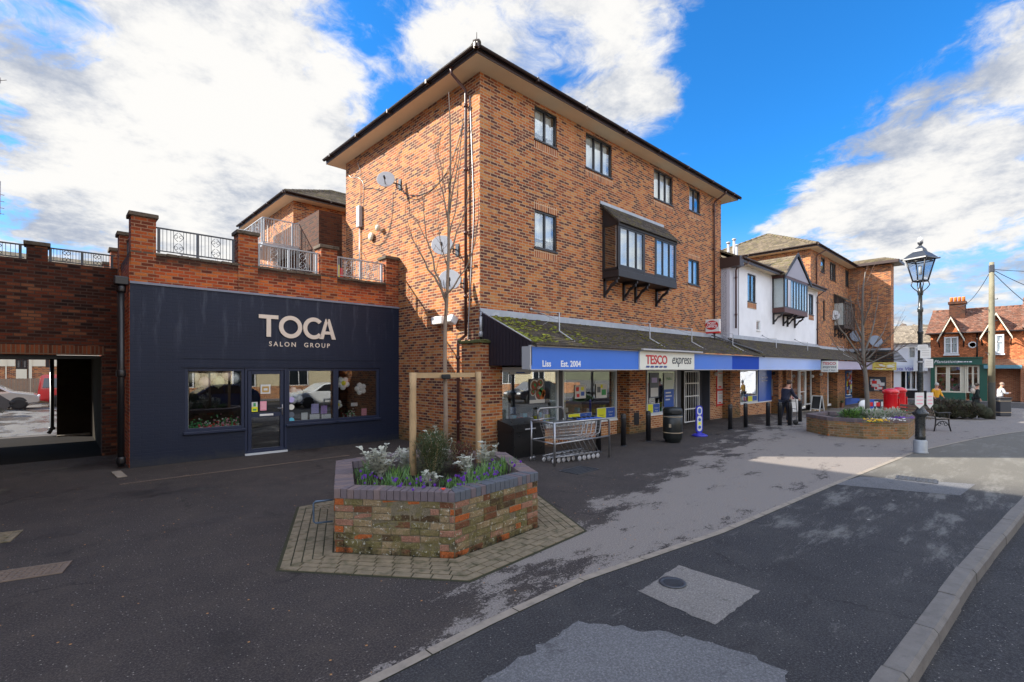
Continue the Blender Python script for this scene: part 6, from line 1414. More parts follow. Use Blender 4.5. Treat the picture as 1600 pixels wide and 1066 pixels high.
PBM = [mossbrick('moss_brick_olive', (.19, .15, .075), .75, .8), mossbrick('moss_brick_tan', (.30, .22, .125), .5, .9), mossbrick('moss_brick_orange', (.42, .12, .038), .18, .3), mossbrick('moss_brick_brown', (.17, .075, .04), .4, .5), mossbrick('moss_brick_pink', (.33, .17, .115), .3, .6), mossbrick('moss_brick_dark', (.085, .055, .03), .55, .6)]
M_core = mossbrick('planter_mortar', (.20, .17, .115), .55, .5)
M_capmort = mat('cap_mortar_lime', (.22, .21, .15), .9, var=.5, vscale=25)
HEX = [(2.40, 5.52), (3.29, 4.43), (4.74, 4.55), (5.50, 6.02), (4.72, 7.25), (3.15, 7.18)]
pl1 = planter('brick_planter', 'large hexagonal mossy brick planter with plum brick cap in the foreground', HEX, .74, B_plant, [[0, 0, 2, 0], [1, 1, 1, 0], [2, 0], [2], [2, 0], [0, 2]], apron=.57, bricks=True)
m = MB(); q = Vector((2.36, 5.62, 0)); m.tube([(2.52, 5.86, .52), (2.34, 5.93, .52), (2.32, 5.94, .50), (2.32, 5.94, .28), (2.34, 5.93, .26), (2.52, 5.86, .26)], .011, 8); m.build('tie_loop', mat('blue_grey_steel', (.10, .15, .22), .4, metal=.3), pl1)
m = MB(); m.tube([(2.30, 5.99, .50), (2.16, 6.05, .50), (2.14, 6.06, .47), (2.14, 6.06, .30), (2.16, 6.05, .27), (2.30, 5.99, .27)], .011, 8)
HEX2 = [(18.05, 4.55), (18.02, 3.60), (18.90, 2.66), (20.75, 2.75), (21.4, 3.9), (20.4, 5.3), (18.9, 5.4)]
pl2 = planter('brick_planter', 'second brick planter farther off, holding a bare tree and pansies before the red post boxes', HEX2, .60, B_plant2, [[2, 0]], apron=.0)

# ---------------------------------------------------------------- planting
PM = [mat('leaf_silver', (.44, .45, .38), .7, var=.2, vscale=30), mat('leaf_green_dark', (.035, .07, .02), .6, var=.4, vscale=20), mat('leaf_green_bright', (.12, .24, .04), .55, var=.35, vscale=20), mat('leaf_bluegreen', (.11, .22, .08), .55, var=.3, vscale=20), mat('leaf_olive', (.085, .085, .035), .7, var=.5, vscale=30),
      mat('leaf_burgundy', (.11, .022, .022), .7, var=.4, vscale=30), mat('petal_violet', (.19, .045, .46), .5, var=.3, vscale=40), mat('petal_red', (.75, .04, .015), .5), mat('petal_white', (.75, .75, .72), .5), mat('petal_yellow', (.80, .50, .02), .5), mat('straw', (.30, .24, .12), .8)]
def blade(m, b, d, L, w_, bend=.3, mi=0, n=3):
    b = Vector(b); d = Vector(d).normalized(); s_ = d.cross(Vector((0, 0, 1))); s_ = s_.normalized() if s_.length > .05 else Vector((cos(L*99), sin(L*99), 0))
    if abs(d.z) > .9: th = L*137+b.x*31; s_ = Vector((cos(th), sin(th), 0))
    out = Vector((d.x, d.y, 0)); pts = []
    for k in range(n+1):
        f = k/n; p = b+d*L*f+(out*.6*f*f-Vector((0, 0, 1))*f*f)*bend*L*.6; ww = w_*(.6+.8*f if f < .5 else 2*(1-f)+.02)*.5; pts += [p-s_*ww, p+s_*ww]
    m.add(pts, [(2*k, 2*k+1, 2*k+3, 2*k+2) for k in range(n)], mi); return b+d*L
def rdir(rm, up=.8, sp=1): v = Vector((rm.gauss(0, sp), rm.gauss(0, sp), up)); return v.normalized()
def lobed(m, b, d, L, mi, rm):                          # dusty-miller leaf: midrib with finger lobes
    b = Vector(b); d = d.normalized(); s_ = d.cross(Vector((0, 0, 1))).normalized() if d.cross(Vector((0, 0, 1))).length > .05 else Vector((1, 0, 0)); up = s_.cross(d)
    P = [b+d*L*f-Vector((0, 0, 1))*.35*L*f*f for f in (0, .25, .5, .75, 1)]; w_ = .0035
    for k in range(4): m.add([P[k]-s_*w_, P[k]+s_*w_, P[k+1]+s_*w_*.8, P[k+1]-s_*w_*.8], [(0, 1, 2, 3)], mi)
    for k in range(1, 5):
        for sg in (-1, 1):
            ll = L*.42*(1-.12*abs(k-2)); q = P[k]+(d*.55+s_*sg+up*.12).normalized()*ll; t_ = (q-P[k]); n_ = t_.cross(up).normalized()*.005
            m.add([P[k]-n_, P[k]+n_, q+n_*1.3, q-n_*1.3], [(0, 1, 2, 3)], mi); q2 = q+t_*.25+s_*sg*.008; m.add([q-n_*1.5, q+n_*1.5, q2], [(0, 1, 2)], mi)
def silver(c, h, n, label, rm, spread=.16, cat='plant', group='silver-leaved plants in the near planter'):
    c = Vector(c); m = MB(); ns = max(4, n//9)
    for i in range(ns):
        d_ = Vector((max(-.2, min(.2, rm.gauss(0, spread*1.1))), max(-.2, min(.2, rm.gauss(0, spread*1.1))), h*rm.uniform(.6, 1.1))); top = c+d_; m.tube([c, c+d_*.5+Vector((0, 0, .02)), top], .005, 4, 0)
        for k in range(13):
            f = rm.uniform(.3, 1); p = c+d_*f; lobed(m, p, Vector((rm.gauss(0, 1), rm.gauss(0, 1), rm.uniform(.1, 1.3))), rm.uniform(.04, .085), 0, rm)
    return solo(m, 'silver_plant', PM[0:1], label, cat, group)
def grass_clump(c, n, h, mi, label, rm, r=.12, flower=None, fn=0, name='bulb_clump', group=None, w_=.011):
    c = Vector(c); m = MB()
    for i in range(n):
        p = c+Vector((rm.gauss(0, r), rm.gauss(0, r), 0)); blade(m, p, rdir(rm, 1, .22), h*rm.uniform(.55, 1.1), w_, .25, rm.choice(mi))
    if flower is not None:
        for i in range(fn):
            p = c+Vector((rm.gauss(0, r), rm.gauss(0, r), h*rm.uniform(.45, .95))); m.tube([p-Vector((0, 0, h*.5)), p], .003, 4, 3); s_ = rm.uniform(.012, .019)
            for k in range(6):
                th = k*pi/3+i; o = Vector((cos(th), sin(th), 0)); t2 = Vector((-sin(th), cos(th), 0)); m.add([p, p+o*s_*.7+t2*s_*.55+Vector((0, 0, s_*.9)), p+o*s_*.75+Vector((0, 0, s_*2.1)), p+o*s_*.7-t2*s_*.55+Vector((0, 0, s_*.9))], [(0, 1, 2, 3)], flower)
    return solo(m, name, PM, label, 'flowers', group)
def shrub(c, R_, n, mi, label, rm, name, tips=None, leaf=.022, group=None, stems=24):
    c = Vector(c); m = MB(); rx, ry, rz_ = R_
    for i in range(stems):
        d_ = Vector((rm.gauss(0, .45)*rx, rm.gauss(0, .45)*ry, rz_*rm.uniform(1.0, 1.9))); m.tube([c, c+d_*.5+Vector((rm.gauss(0, .02), rm.gauss(0, .02), 0)), c+d_], .003, 4, 10)
    for i in range(n):
        q = rdir(rm, 0, 1); q = Vector((rm.gauss(0, 1), rm.gauss(0, 1), rm.gauss(0, 1))).normalized()*rm.random()**.35; k = 1+.35*noise.noise(q*3)
        p = c+Vector((q.x*rx*k, q.y*ry*k, rz_+q.z*rz_*k)); hi = tips and q.z > .15 and rm.random() < .5
        blade(m, p, Vector((q.x, q.y, q.z+.7+rm.gauss(0, .4))), leaf*rm.uniform(.7, 1.6), leaf*.42, .2, tips if hi else rm.choice(mi), 2)
    return solo(m, name, PM, label, 'plant', group)
rm = random.Random(50)
def at(px, D, z=.66): p = atD(px, 578, D); p.z = z; return p
g1 = 'silver-leaved plants in the near planter'
silver(at(594, 6.5), .40, 230, 'large silver-white lobed plant at the left of the near planter', rm, .17)
silver(at(628, 6.9), .34, 80, 'silver plant behind the left wooden stake', rm, .12)
silver(at(672, 6.05), .20, 60, 'small silver plant at the front of the near planter below the dark shrub', rm, .08)
silver(at(757, 7.1), .38, 110, 'silver plant beneath the right wooden stake', rm, .13)
silver(at(733, 6.5), .30, 80, 'silver plant in front of the burgundy shrub', rm, .09)
silver(at(690, 7.2), .60, 90, 'tall silver-tipped plant rising behind the dark shrub', rm, .12)
shrub(at(676, 6.7, .64), (.29, .26, .31), 5200, [1, 4, 4, 1], 'rounded dark olive shrub with pale tips in the middle of the near planter', rm, 'shrub', tips=0, leaf=.026)
shrub(at(722, 7.0, .64), (.22, .19, .22), 2600, [5, 5, 4], 'burgundy heather to the right of the dark shrub', rm, 'heather', leaf=.024)
g2 = 'clumps of purple crocus in the near planter'
for i, (px, D, lab) in enumerate(((575, 6.2, 'crocus clump at the left corner of the near planter'), (600, 5.95, 'crocus clump in front of the large silver plant'), (632, 5.8, 'crocus clump just left of the left wooden stake'), (660, 5.72, 'crocus clump at the front edge right of the left stake'), (708, 5.75, 'crocus clump beside the red primrose'), (730, 5.95, 'crocus clump in front of the burgundy heather'), (752, 6.15, 'crocus clump below the right part of the near planter'), (772, 6.45, 'crocus clump near the right corner of the near planter'), (786, 6.9, 'dense violet crocus clump at the far right corner of the near planter'))):
    grass_clump(at(px, D, .655), 42, .16, [2, 2, 3, 1], 'purple '+lab, rm, .085, 6, 9, 'crocus_clump', g2, .008)
g3 = 'clumps of upright leaves in the near planter'
for px, D, h, lab in ((585, 6.9, .28, 'green leaves behind the large silver plant'), (612, 6.15, .22, 'green leaves right of the large silver plant'), (655, 6.2, .2, 'low green leaves between left stake and shrub'), (730, 6.0, .2, 'green leaves in front of the burgundy heather'), (790, 7.2, .24, 'green leaves at the far right corner of the near planter'), (755, 6.5, .3, 'tall green leaves beneath the right silver plant'), (742, 6.25, .26, 'tall blue-green daffodil leaves in front of the right silver plant'), (770, 6.8, .24, 'blue-green leaves at the right side of the near planter'), (624, 6.5, .26, 'green leaf blades beside the left wooden stake'), (565, 6.6, .17, 'low bright green leaves at the left end of the near planter'), (705, 6.2, .14, 'low green leaves in front of the shrub')): grass_clump(at(px, D, .655), 60, h, [3, 2, 3], lab, rm, .07, None, 0, 'leaf_clump', g3, .014)
m = MB(); c = at(692, 5.62, .70)
for i in range(22): m.ball(c+Vector((rm.gauss(0, .03), rm.gauss(0, .03), rm.uniform(0, .05))), .013, 6, 7, rough=.5, seed=i)
for i in range(24): blade(m, c-Vector((0, 0, .03)), rdir(rm, .5, 1), .06, .025, .3, 2)
solo(m, 'primrose', PM, 'small scarlet primrose at the front rim of the near planter', 'flower')
m = MB(); c = at(590, 5.75, .70)
for i in range(7): m.ball(c+Vector((rm.gauss(0, .012), rm.gauss(0, .012), rm.uniform(0, .02))), .013, 6, 8)
for i in range(14): blade(m, c-Vector((0, 0, .03)), rdir(rm, .5, 1), .05, .02, .3, 2)
solo(m, 'primrose', PM, 'small white primrose near the left front corner of the planter rim', 'flower')
# second planter planting
def C2(px, D): p = atD(px, 578, D); p.z = .52; return p
shrub(C2(1328, 15.6), (.35, .3, .14), 500, [1, 2, 3, 2], 'low green shrub at the left of the far planter', rm, 'shrub', leaf=.09, stems=6)
shrub(C2(1345, 16.0), (.4, .3, .16), 420, [2, 3, 0], 'green and silver foliage left of the far bare tree', rm, 'shrub', leaf=.09, stems=6)
for px, D, lab in ((1362, 15.6, 'silver foliage at the foot of the far bare tree'), (1380, 15.9, 'silver foliage in the middle of the far planter'), (1402, 16.0, 'silver foliage near the right end of the far planter')): shrub(C2(px, D), (.38, .3, .15), 380, [0, 0, 0, 3], lab, rm, 'silver_shrub', leaf=.08, stems=6)
for px, D, mi, lab in ((1368, 14.9, 9, 'yellow pansies at the front of the far planter'), (1410, 15.6, 6, 'violet pansies at the right end of the far planter'), (1395, 15.1, 8, 'white pansies at the front right of the far planter')):
    m = MB(); c = C2(px, D)
    for i in range(60): m.ball(c+Vector((rm.gauss(0, .14), rm.gauss(0, .14), .03+rm.uniform(0, .07))), .024, 6, mi, sc=(1, 1, .6), seed=i)
    for i in range(80): blade(m, c+Vector((rm.gauss(0, .16), rm.gauss(0, .16), 0)), rdir(rm, .6, 1), .07, .03, .3, 2)
    solo(m, 'pansy_bed', PM, lab, 'flowers')

# ---------------------------------------------------------------- stakes, bare trees
def pole_(name, p0, p1, r, mt, label, cat='stake', group=None):
    m = MB(); p0, p1 = Vector(p0), Vector(p1); n = 7; m.tube([p0+(p1-p0)*k/n+Vector((.004*sin(k*2.1), .004*cos(k*1.7), 0)) for k in range(n+1)], [r*(1+.04*sin(k*1.9)) for k in range(n+1)], 12)
    return solo(m, name, mt, label, cat, group)
s1 = at(645, 6.75, .5); s2 = at(747.5, 7.75, .5); g4 = 'round timber stakes holding the young tree'
pole_('timber_stake', s1, (s1.x, s1.y, 2.06), .048, M_wood, 'left upright round timber stake in the near planter', group=g4); pole_('timber_stake', s2, (s2.x, s2.y, 2.07), .045, M_wood, 'right upright round timber stake in the near planter', group=g4)
d_ = (s2-s1).normalized(); n_ = Vector((d_.y, -d_.x, 0))
m = MB(); a = Vector((s1.x, s1.y, 2.02))+n_*-.03; b = Vector((s2.x, s2.y, 2.02))+n_*-.03; m.prism([a+Vector((0, 0, -.035)), b+Vector((0, 0, -.035)), b+Vector((0, 0, .035)), a+Vector((0, 0, .035))], n_*-.05); solo(m, 'cross_bar', M_wood, 'half-round timber cross bar joining the two stakes', 'cross bar')
def bare_tree(name, label, D, trunk, branches, r0, mt, seed, jit=.5, twig=3, tw_len=.35):
    rm = random.Random(seed); base = atD(trunk[0][0], trunk[0][1], D); t = thing(name, label, 'tree', base); m = MB()
    P = [atD(x, y, D) for x, y in trunk]; n = len(P); R = [r0*(1-.82*i/(n-1)) for i in range(n)]
    P = [p+Vector((.01*sin(i*3), .01*cos(i*2), 0)) for i, p in enumerate(P)]; m.tube(P, R, 12); m.build('trunk', mt, t)
    g = MB(); tw = MB()
    def twigs(P, R, k):
        for _ in range(k):
            i = rm.randrange(max(1, len(P)//3), len(P)); p = P[i]-(P[i]-P[i-1])*rm.random(); d0 = (P[i]-P[i-1]).normalized(); sd = Vector((rm.gauss(0, 1), rm.gauss(0, 1), rm.gauss(0, .4))).normalized(); d1 = (d0*1.2+sd*.7+Vector((0, 0, .5))).normalized(); L = tw_len*rm.uniform(.4, 1.3); q = [p]
            for s_ in range(4): d1 = (d1+Vector((rm.gauss(0, .12), rm.gauss(0, .12), .08+rm.gauss(0, .1)))).normalized(); q.append(q[-1]+d1*L/4)
            tw.tube(q, [max(.0025, R[i]*.42)*(1-.17*j) for j in range(5)], 5)
            if rm.random() < .8:
                j = rm.randrange(1, 4); d2 = (d1+Vector((rm.gauss(0, .7), rm.gauss(0, .7), rm.gauss(0, .4)))).normalized(); tw.tube([q[j], q[j]+d2*L*.25, q[j]+d2*L*.45+Vector((0, 0, .03))], [.0032, .0026, .0018], 4)
    twigs(P, R, twig)
    fwd = Vector((CC, SS, 0))
    for pts, br in branches:
        dz = rm.uniform(-jit, jit); n = len(pts); Q = []
        for i, (x, y) in enumerate(pts): Q.append(atD(x, y, D+dz*i/(n-1)))
        QQ = [Q[0]]
        for a, b in zip(Q, Q[1:]): QQ += [(a+b)/2+Vector((rm.gauss(0, .012), rm.gauss(0, .012), rm.gauss(0, .012))), b]
        n = len(QQ); R = [br*(1-.8*i/(n-1)) for i in range(n)]; g.tube(QQ, R, 8); twigs(QQ, R, twig)
    g.build('limb', mt, t); tw.build('twig', M_twig, t); return t
bare_tree('young_tree', 'slender bare young tree tied between the stakes in the near planter', 7.3,
    [(697, 720), (696, 640), (695, 560), (696, 508), (699, 459), (700, 391), (702, 332), (703, 285), (704, 230), (703, 190), (702, 144)],
    [([(697, 470), (683, 440), (669, 422), (658, 398), (651, 385), (644, 372), (638, 350)], .018), ([(697, 474), (688, 440), (677, 405), (666, 372), (662, 330), (660, 304)], .017), ([(664, 372), (655, 352), (640, 335)], .008), ([(700, 345), (692, 300), (686, 268), (681, 240)], .012), ([(700, 458), (716, 436), (728, 420), (740, 388), (748, 340), (747, 300)], .014), ([(700, 400), (714, 360), (722, 345), (731, 300), (736, 262)], .013), ([(702, 335), (709, 290), (718, 245), (726, 172)], .013), ([(703, 290), (712, 255), (721, 215), (724, 185)], .009), ([(700, 420), (688, 380), (684, 350), (690, 310)], .009), ([(702, 370), (712, 330), (716, 280), (722, 240), (730, 205)], .010), ([(696, 300), (690, 262), (687, 220), (695, 180)], .007)],
    .036, M_bark, 6, jit=.35, twig=6, tw_len=.40)
m = MB(); q = at(697, 7.2, 2.0); m.obox(q, (.13, .09, .07), Matrix.Rotation(-.7, 3, 'Z'), bev=.015); solo(m, 'rubber_tie', M_rubber, 'black rubber tie strapping the young tree to the cross bar', 'tree tie')
bare_tree('square_tree', 'bare grey tree standing in the far brick planter', 16.3,
    [(1357, 660), (1355, 625), (1351, 576), (1349, 555), (1348, 520), (1347, 484), (1349, 450), (1352, 425)],
    [([(1349, 562), (1335, 545), (1320, 522), (1308, 505), (1303, 492)], .035), ([(1350, 572), (1332, 558), (1312, 548), (1300, 530)], .03), ([(1348, 530), (1338, 505), (1330, 480), (1328, 462)], .03), ([(1349, 556), (1362, 520), (1368, 490), (1372, 455)], .035), ([(1350, 566), (1368, 548), (1385, 530), (1398, 518)], .03), ([(1348, 512), (1358, 480), (1362, 448)], .025), ([(1352, 574), (1375, 560), (1402, 548), (1425, 535)], .028), ([(1349, 545), (1325, 500), (1318, 478)], .022), ([(1348, 495), (1340, 468), (1341, 445)], .02), ([(1350, 560), (1380, 520), (1388, 495)], .02)],
    .078, mat('grey_bark', (.15, .135, .115), .85, var=.3, vscale=8), 9, jit=1.0, twig=14, tw_len=.85)

# ---------------------------------------------------------------- lamp post
lp = G(1438, 708); lt_ = thing('street_lamp', 'black Victorian style street lamp with glazed four-sided lantern at the footpath edge', 'street lamp', lp)
def LP(z): return lp+Vector((0, 0, z))
m = MB(); m.lathe(lp, [(.165, 0), (.165, .03), (.15, .05), (.15, .30), (.13, .33), (.12, .34)], 12); m.build('pedestal', mat('grey_painted_iron', (.30, .32, .34), .5, var=.3, vscale=8, metal=.3), lt_)
m = MB(); m.lathe(lp, [(.11, .33), (.105, .40), (.115, .42), (.105, .44), (.10, .90), (.13, .94), (.17, .98), (.175, 1.01), (.12, 1.06), (.10, 1.10), (.075, 1.14), (.062, 1.2), (.06, 2.0), (.068, 2.02), (.068, 2.06), (.052, 2.08), (.050, 3.0), (.064, 3.02), (.064, 3.07), (.047, 3.09), (.045, 3.55), (.06, 3.57), (.06, 3.66), (.042, 3.68), (.040, 3.98), (.05, 4.0), (.05, 4.15), (.03, 4.17), (.012, 4.34)], 18); m.build('column', mat('black_enamel', (.02, .024, .026), .28, var=.3, vscale=10), lt_)
m = MB(); zb, zt = 4.34, 4.90; wb, wt = .11, .215; Rz = Matrix.Rotation(-.35, 3, 'Z')
def cor(w_, z, k): a, b = ((-1, -1), (1, -1), (1, 1), (-1, 1))[k % 4]; return LP(0)+Rz@Vector((a*w_, b*w_, z))
for k in range(4): m.tube([cor(wb, zb, k), cor(wt, zt, k)], .016, 6); m.tube([cor(wb, zb, k), cor(wb, zb, k+1)], .02, 6); m.tube([cor(wt, zt, k), cor(wt, zt, k+1)], .02, 6); m.tube([cor(wt-.02, zt-.07, k), cor(wt-.02, zt-.07, k+1)], .012, 6)
for k in range(4):
    a, b = ((-1, -1), (1, -1), (1, 1), (-1, 1))[k]; m.tube([LP(0)+Rz@Vector((a*x, b*x, z)) for x, z in ((.03, 3.98), (.04, 4.08), (.10, 4.16), (.135, 4.24), (.12, 4.32), (.09, 4.33))], .011, 6)
m.build('lantern_frame', M_black, lt_)
m = MB()
for k in range(4): m.quad(cor(wb, zb+.02, k), cor(wb, zb+.02, k+1), cor(wt-.01, zt-.02, k+1), cor(wt-.01, zt-.02, k))
m.build('lantern_glass', glassm('lantern_glass', .05, (.75, .80, .86), .4), lt_)
m = MB(); lev = [(.27, 4.88), (.262, 4.91), (.17, 5.02), (.105, 5.08), (.085, 5.15), (.045, 5.2), (.02, 5.24)]
for (w0_, z0), (w1_, z1) in zip(lev, lev[1:]):
    for k in range(4): m.quad(cor(w0_, z0, k), cor(w0_, z0, k+1), cor(w1_, z1, k+1), cor(w1_, z1, k))
m.add([cor(.27, 4.88, k) for k in range(4)], [(3, 2, 1, 0)]); m.lathe(lp, [(.02, 5.22), (.03, 5.25), (.06, 5.29), (.055, 5.32), (.03, 5.33)], 12)
for k in range(4): m.ball(cor(.275, 4.9, k), .022, 8)
m.build('lantern_roof', mat('slate_black', (.028, .033, .042), .4), lt_)
m = MB(); m.lathe(lp, [(.055, 5.32), (.06, 5.38), (.045, 5.43), (.01, 5.45)], 12); m.build('photocell', M_whitepl, lt_)
m = MB(); m.tube([LP(4.5), LP(4.72)], .04, 8); m.build('lamp_bulb', M_whitepl, lt_)
t = thing('lamp_notices', 'white notices tied round the lamp post, two small plates above and two pink-edged boards below', 'notice', lp+Vector((0, 0, .95)))
Rc = Matrix.Rotation(-atan2(CC, SS), 3, 'Z')               # faces the square
for dx, z, w_, h_, hexa in ((-.10, 1.33, .22, .40, True), (.16, 1.33, .16, .40, True), (.05, 2.52, .26, .26, False), (.13, 2.26, .22, .22, False), (-.02, 2.66, .26, .14, False)):
    m = MB(); c = LP(z)+Rc@Vector((dx, -.10, 0)); 
    pts = [(-.5, -.25), (0, -.5), (.5, -.25), (.5, .5), (-.5, .5)] if hexa else [(-.5, -.5), (.5, -.5), (.5, .5), (-.5, .5)]
    m.prism([c+Rc@Vector((x*w_, 0, y*h_)) for x, y in pts], Rc@Vector((0, .012, 0))); 
    for j in range(3): m.prism([c+Rc@Vector((x*w_, -.003, y*h_+h_*(.25-.22*j))) for x, y in ((-.35, -.03), (.35, -.03), (.35, .03), (-.35, .03))], Rc@Vector((0, .002, 0)), 1)
    m.build('notice', [M_poster, M_pink if hexa else M_greym], t)
m = MB(); m.lathe(LP(2.62), [(.075, -.02), (.075, .02)], 12); m.lathe(LP(2.3), [(.07, -.02), (.07, .02)], 12); m.build('strap', M_greym, t)

# ---------------------------------------------------------------- trolley rail and trolleys
tr = thing('trolley_rail', 'galvanised tubular rail pen holding the shopping trolleys', 'rail', (8.6, 7.5, 0)); A, B, C_ = Vector((8.12, 7.98, 0)), Vector((8.02, 7.18, 0)), Vector((9.80, 7.02, 0)); D_ = Vector((9.72, 7.82, 0)); zt = .95
up = lambda p, z: Vector((p.x, p.y, z))
m = MB(); m.tube([up(A, .05), up(A, zt)], .022, 10); m.tube([up(B, 0), up(B, zt)], .026, 10); m.build('post', M_steel, tr)
m = MB(); m.tube([up(A, zt-.02), up(B, zt-.02)], .02, 8); m.tube([up(B, zt-.02), up(B+(C_-B)*.94, zt-.01), up(B+(C_-B)*.985, zt-.04), up(C_, zt-.12), up(C_, 0)], .024, 10); m.tube([up(A, zt-.02), up(A+(D_-A)*.45, zt+.0)], .02, 8); m.build('top_rail', M_steel, tr)
m = MB(); m.tube([up(A, .50), up(B, .48)], .017, 8); m.tube([up(B, .48), up(C_, .52)], .02, 8); m.tube([up(A, .5), up(A+(D_-A)*.9, .5)], .017, 8); m.build('mid_rail', M_steel, tr)
h0_, h1_ = A+(D_-A)*.12, A+(D_-A)*.62; m = MB(); m.tube([up(h0_, zt-.02), up(h0_, 1.14), up(h0_+(h1_-h0_)*.08, 1.2), up(h1_-(h1_-h0_)*.08, 1.2), up(h1_, 1.14), up(h1_, zt-.02)], .02, 10); m.build('hoop', M_steel, tr)
def castor(m, p, s_=1, rot=0): R = Matrix.Rotation(rot, 3, 'Z'); m.lathe(p+Vector((0, 0, .055)), [(.001, -.014), (.05, -.014), (.055, -.008), (.055, .008), (.05, .014), (.001, .014)], 14, axis=R@Vector((0, 1, 0))); m.tube([p+Vector((0, 0, .06))+R@Vector((0, .02, 0)), p+R@Vector((0, .02, .13)), p+R@Vector((0, -.02, .13)), p+Vector((0, 0, .06))+R@Vector((0, -.02, 0))], .006, 5)
m = MB(); castor(m, up(A, 0)); castor(m, up(A, 0)+Vector((.08, 0, 0))); m.build('castor', M_steel, tr)
def trolley(loc, label):
    t = thing('shopping_trolley', label, 'trolley', (0, 0, 0), 'nested shopping trolleys in the rail'); w_ = .22; hw = .26
    m = MB()                                                # local x: forward (nose), handle at -x
    for sg in (-1, 1):
        m.tube([(-.40, sg*hw, .16), (-.05, sg*hw, .145), (.42, sg*.16, .14)], .012, 8); m.tube([(-.36, sg*hw, .16), (-.12, sg*hw*.98, .52), (-.40, sg*hw, .60), (-.47, sg*hw, .93)], .012, 8)
        m.tube([(-.12, sg*hw*.98, .50), (.38, sg*.18, .56)], .010, 6)
    m.tube([(.42, -.16, .14), (.45, 0, .14), (.42, .16, .14)], .012, 8); m.tube([(-.2, -hw, .15), (-.2, hw, .15)], .010, 6); m.build('trolley_frame', M_chrome, t)
    m = MB()
    for k in range(11):                                     # basket wires
        z = .54+.036*k; f = k/10; x0, x1 = -.38-.04*f, .36+.10*f; y0, y1 = hw*(.95+.05*f), .17+.05*f
        if k % 2 == 0: m.tube([(x0, -y0, z), (x1, -y1, z), (x1, y1, z), (x0, y0, z)], .0032, 4)
    for k in range(10):
        f = k/9
        for sg in (-1, 1): m.tube([(-.38+.74*f, sg*(hw*.95-(hw*.95-.17)*f), .54), (-.42+.88*f, sg*(hw-(hw-.22)*f), .90)], .0032, 4)
    for k in range(6): y = -.17+.34*k/5; m.tube([(.36, y, .54), (.46, y*1.25, .90)], .0032, 4); m.tube([(-.38, y*1.4, .54), (.36, y, .54)], .0032, 4)
    m.tube([(-.42, -hw, .90), (.46, -.22, .90), (.46, .22, .90), (-.42, hw, .90)], .006, 6); m.build('basket', M_chrome, t)
    m = MB(); m.tube([(-.47, -hw, .94), (-.47, hw, .94)], .020, 10); m.build('handle', M_bluep, t)
    m = MB(); m.obox((-.47, 0, .955), (.06, .12, .05), None, bev=.012); m.build('coin_lock', M_sgrey, t)
    for x, y in ((-.34, hw), (-.34, -hw), (.38, .16), (.38, -.16)): m = MB(); castor(m, Vector((x, y, 0)), rot=.2*x); m.build('castor', M_greym, t)
    t.location = loc; return t
base = Vector((8.62, 7.52, 0)); dirt = (C_-B).normalized(); rz_ = atan2(dirt.y, dirt.x)
labs = ['leftmost shopping trolley of the nested row, its frame foremost', 'second shopping trolley from the left in the nested row', 'third shopping trolley from the left in the nested row', 'fourth shopping trolley from the left in the nested row', 'rightmost shopping trolley of the nested row']
t0 = trolley((0, 0, 0), labs[0]); t0.location = base; t0.rotation_euler = (0, 0, rz_+pi)
for k in range(1, 5): q = dup(t0, base+dirt*.155*k, rz_+pi, labs[k])

# grit box, bollards, bins
m = MB(); x0, x1, y0_, y1_ = 7.98, 9.05, 8.42, 9.0; gb_ = thing('grit_box', 'black low box with sloping lid against the brick pier, left of the trolleys', 'box', (8.5, 8.7, 0))
m.box(x0, x1, y0_, y1_, 0, .62, bev=.01); m.build('box_body', mat('black_sheet', (.012, .012, .013), .3, var=.4, vscale=4), gb_); m = MB(); m.prism([(x0-.01, y0_-.02, .62), (x0-.01, y1_, .62), (x0-.01, y1_, .88), (x0-.01, y0_+.10, .78), (x0-.01, y0_-.02, .70)], (x1-x0+.02, 0, 0)); m.build('lid', MATS['black_sheet'], gb_)
m = MB(); m.box(x0+.35, x0+.7, y0_-.035, y0_-.02, .66, .69); m.build('catch', M_greym, gb_)
blab = ['black bollard behind the trolleys, first from the left', 'black bollard at the foot of the first brick column', 'black bollard just left of the litter bin', 'black bollard left of the brick column by the notice panels', 'black bollard before the poster window left of the cash machine', 'black bollard directly before the cash machine', 'black bollard just left of the man with the hand truck', 'black bollard just right of the man with the hand truck', 'rightmost black bollard, before the white shop door']
bp = [(935, 706), (974, 697), (1013, 689.5), (1141, 671.5), (1165, 668.5), (1200, 666), (1218.5, 665), (1234, 665), (1250, 659)]
b0 = None
for (px, py), lab in zip(bp, blab):
    q = G(px, py)
    if b0 is None:
        b0 = thing('bollard', lab, 'bollard', q, 'black bollards along the shopfronts'); m = MB(); m.lathe(q, [(.072, 0), (.072, .84), (.066, .87), (.05, .885), (0.001, .89)], 16); m.build('shaft', M_black, b0); m = MB(); m.lathe(q, [(.095, 0), (.09, .015), (.074, .02)], 16); m.lathe(q, [(.075, .76), (.075, .79)], 16); m.build('collar', M_sgrey, b0)
    else: dup(b0, q, None, lab)
q = G(1051, 691); lb_ = thing('litter_bin', 'round black litter bin with two gold bands outside the supermarket', 'bin', q)
m = MB(); m.lathe(q, [(.20, 0), (.22, .03), (.22, .07), (.255, .10), (.27, .14), (.275, .5), (.275, .80), (.25, .81)], 24); m.build('bin_body', mat('bin_black_green', (.010, .013, .013), .4), lb_)
m = MB(); m.lathe(q, [(.255, .80), (.275, .82), (.275, .93), (.26, .98), (.2, 1.01), (.001, 1.02)], 24); m.build('hood', MATS['bin_black_green'], lb_)
for z in (.28, .74): m = MB(); m.lathe(q, [(.278, z), (.280, z+.022)], 24); m.build('gold_band', mat('gold_band', (.38, .30, .20), .5), lb_)
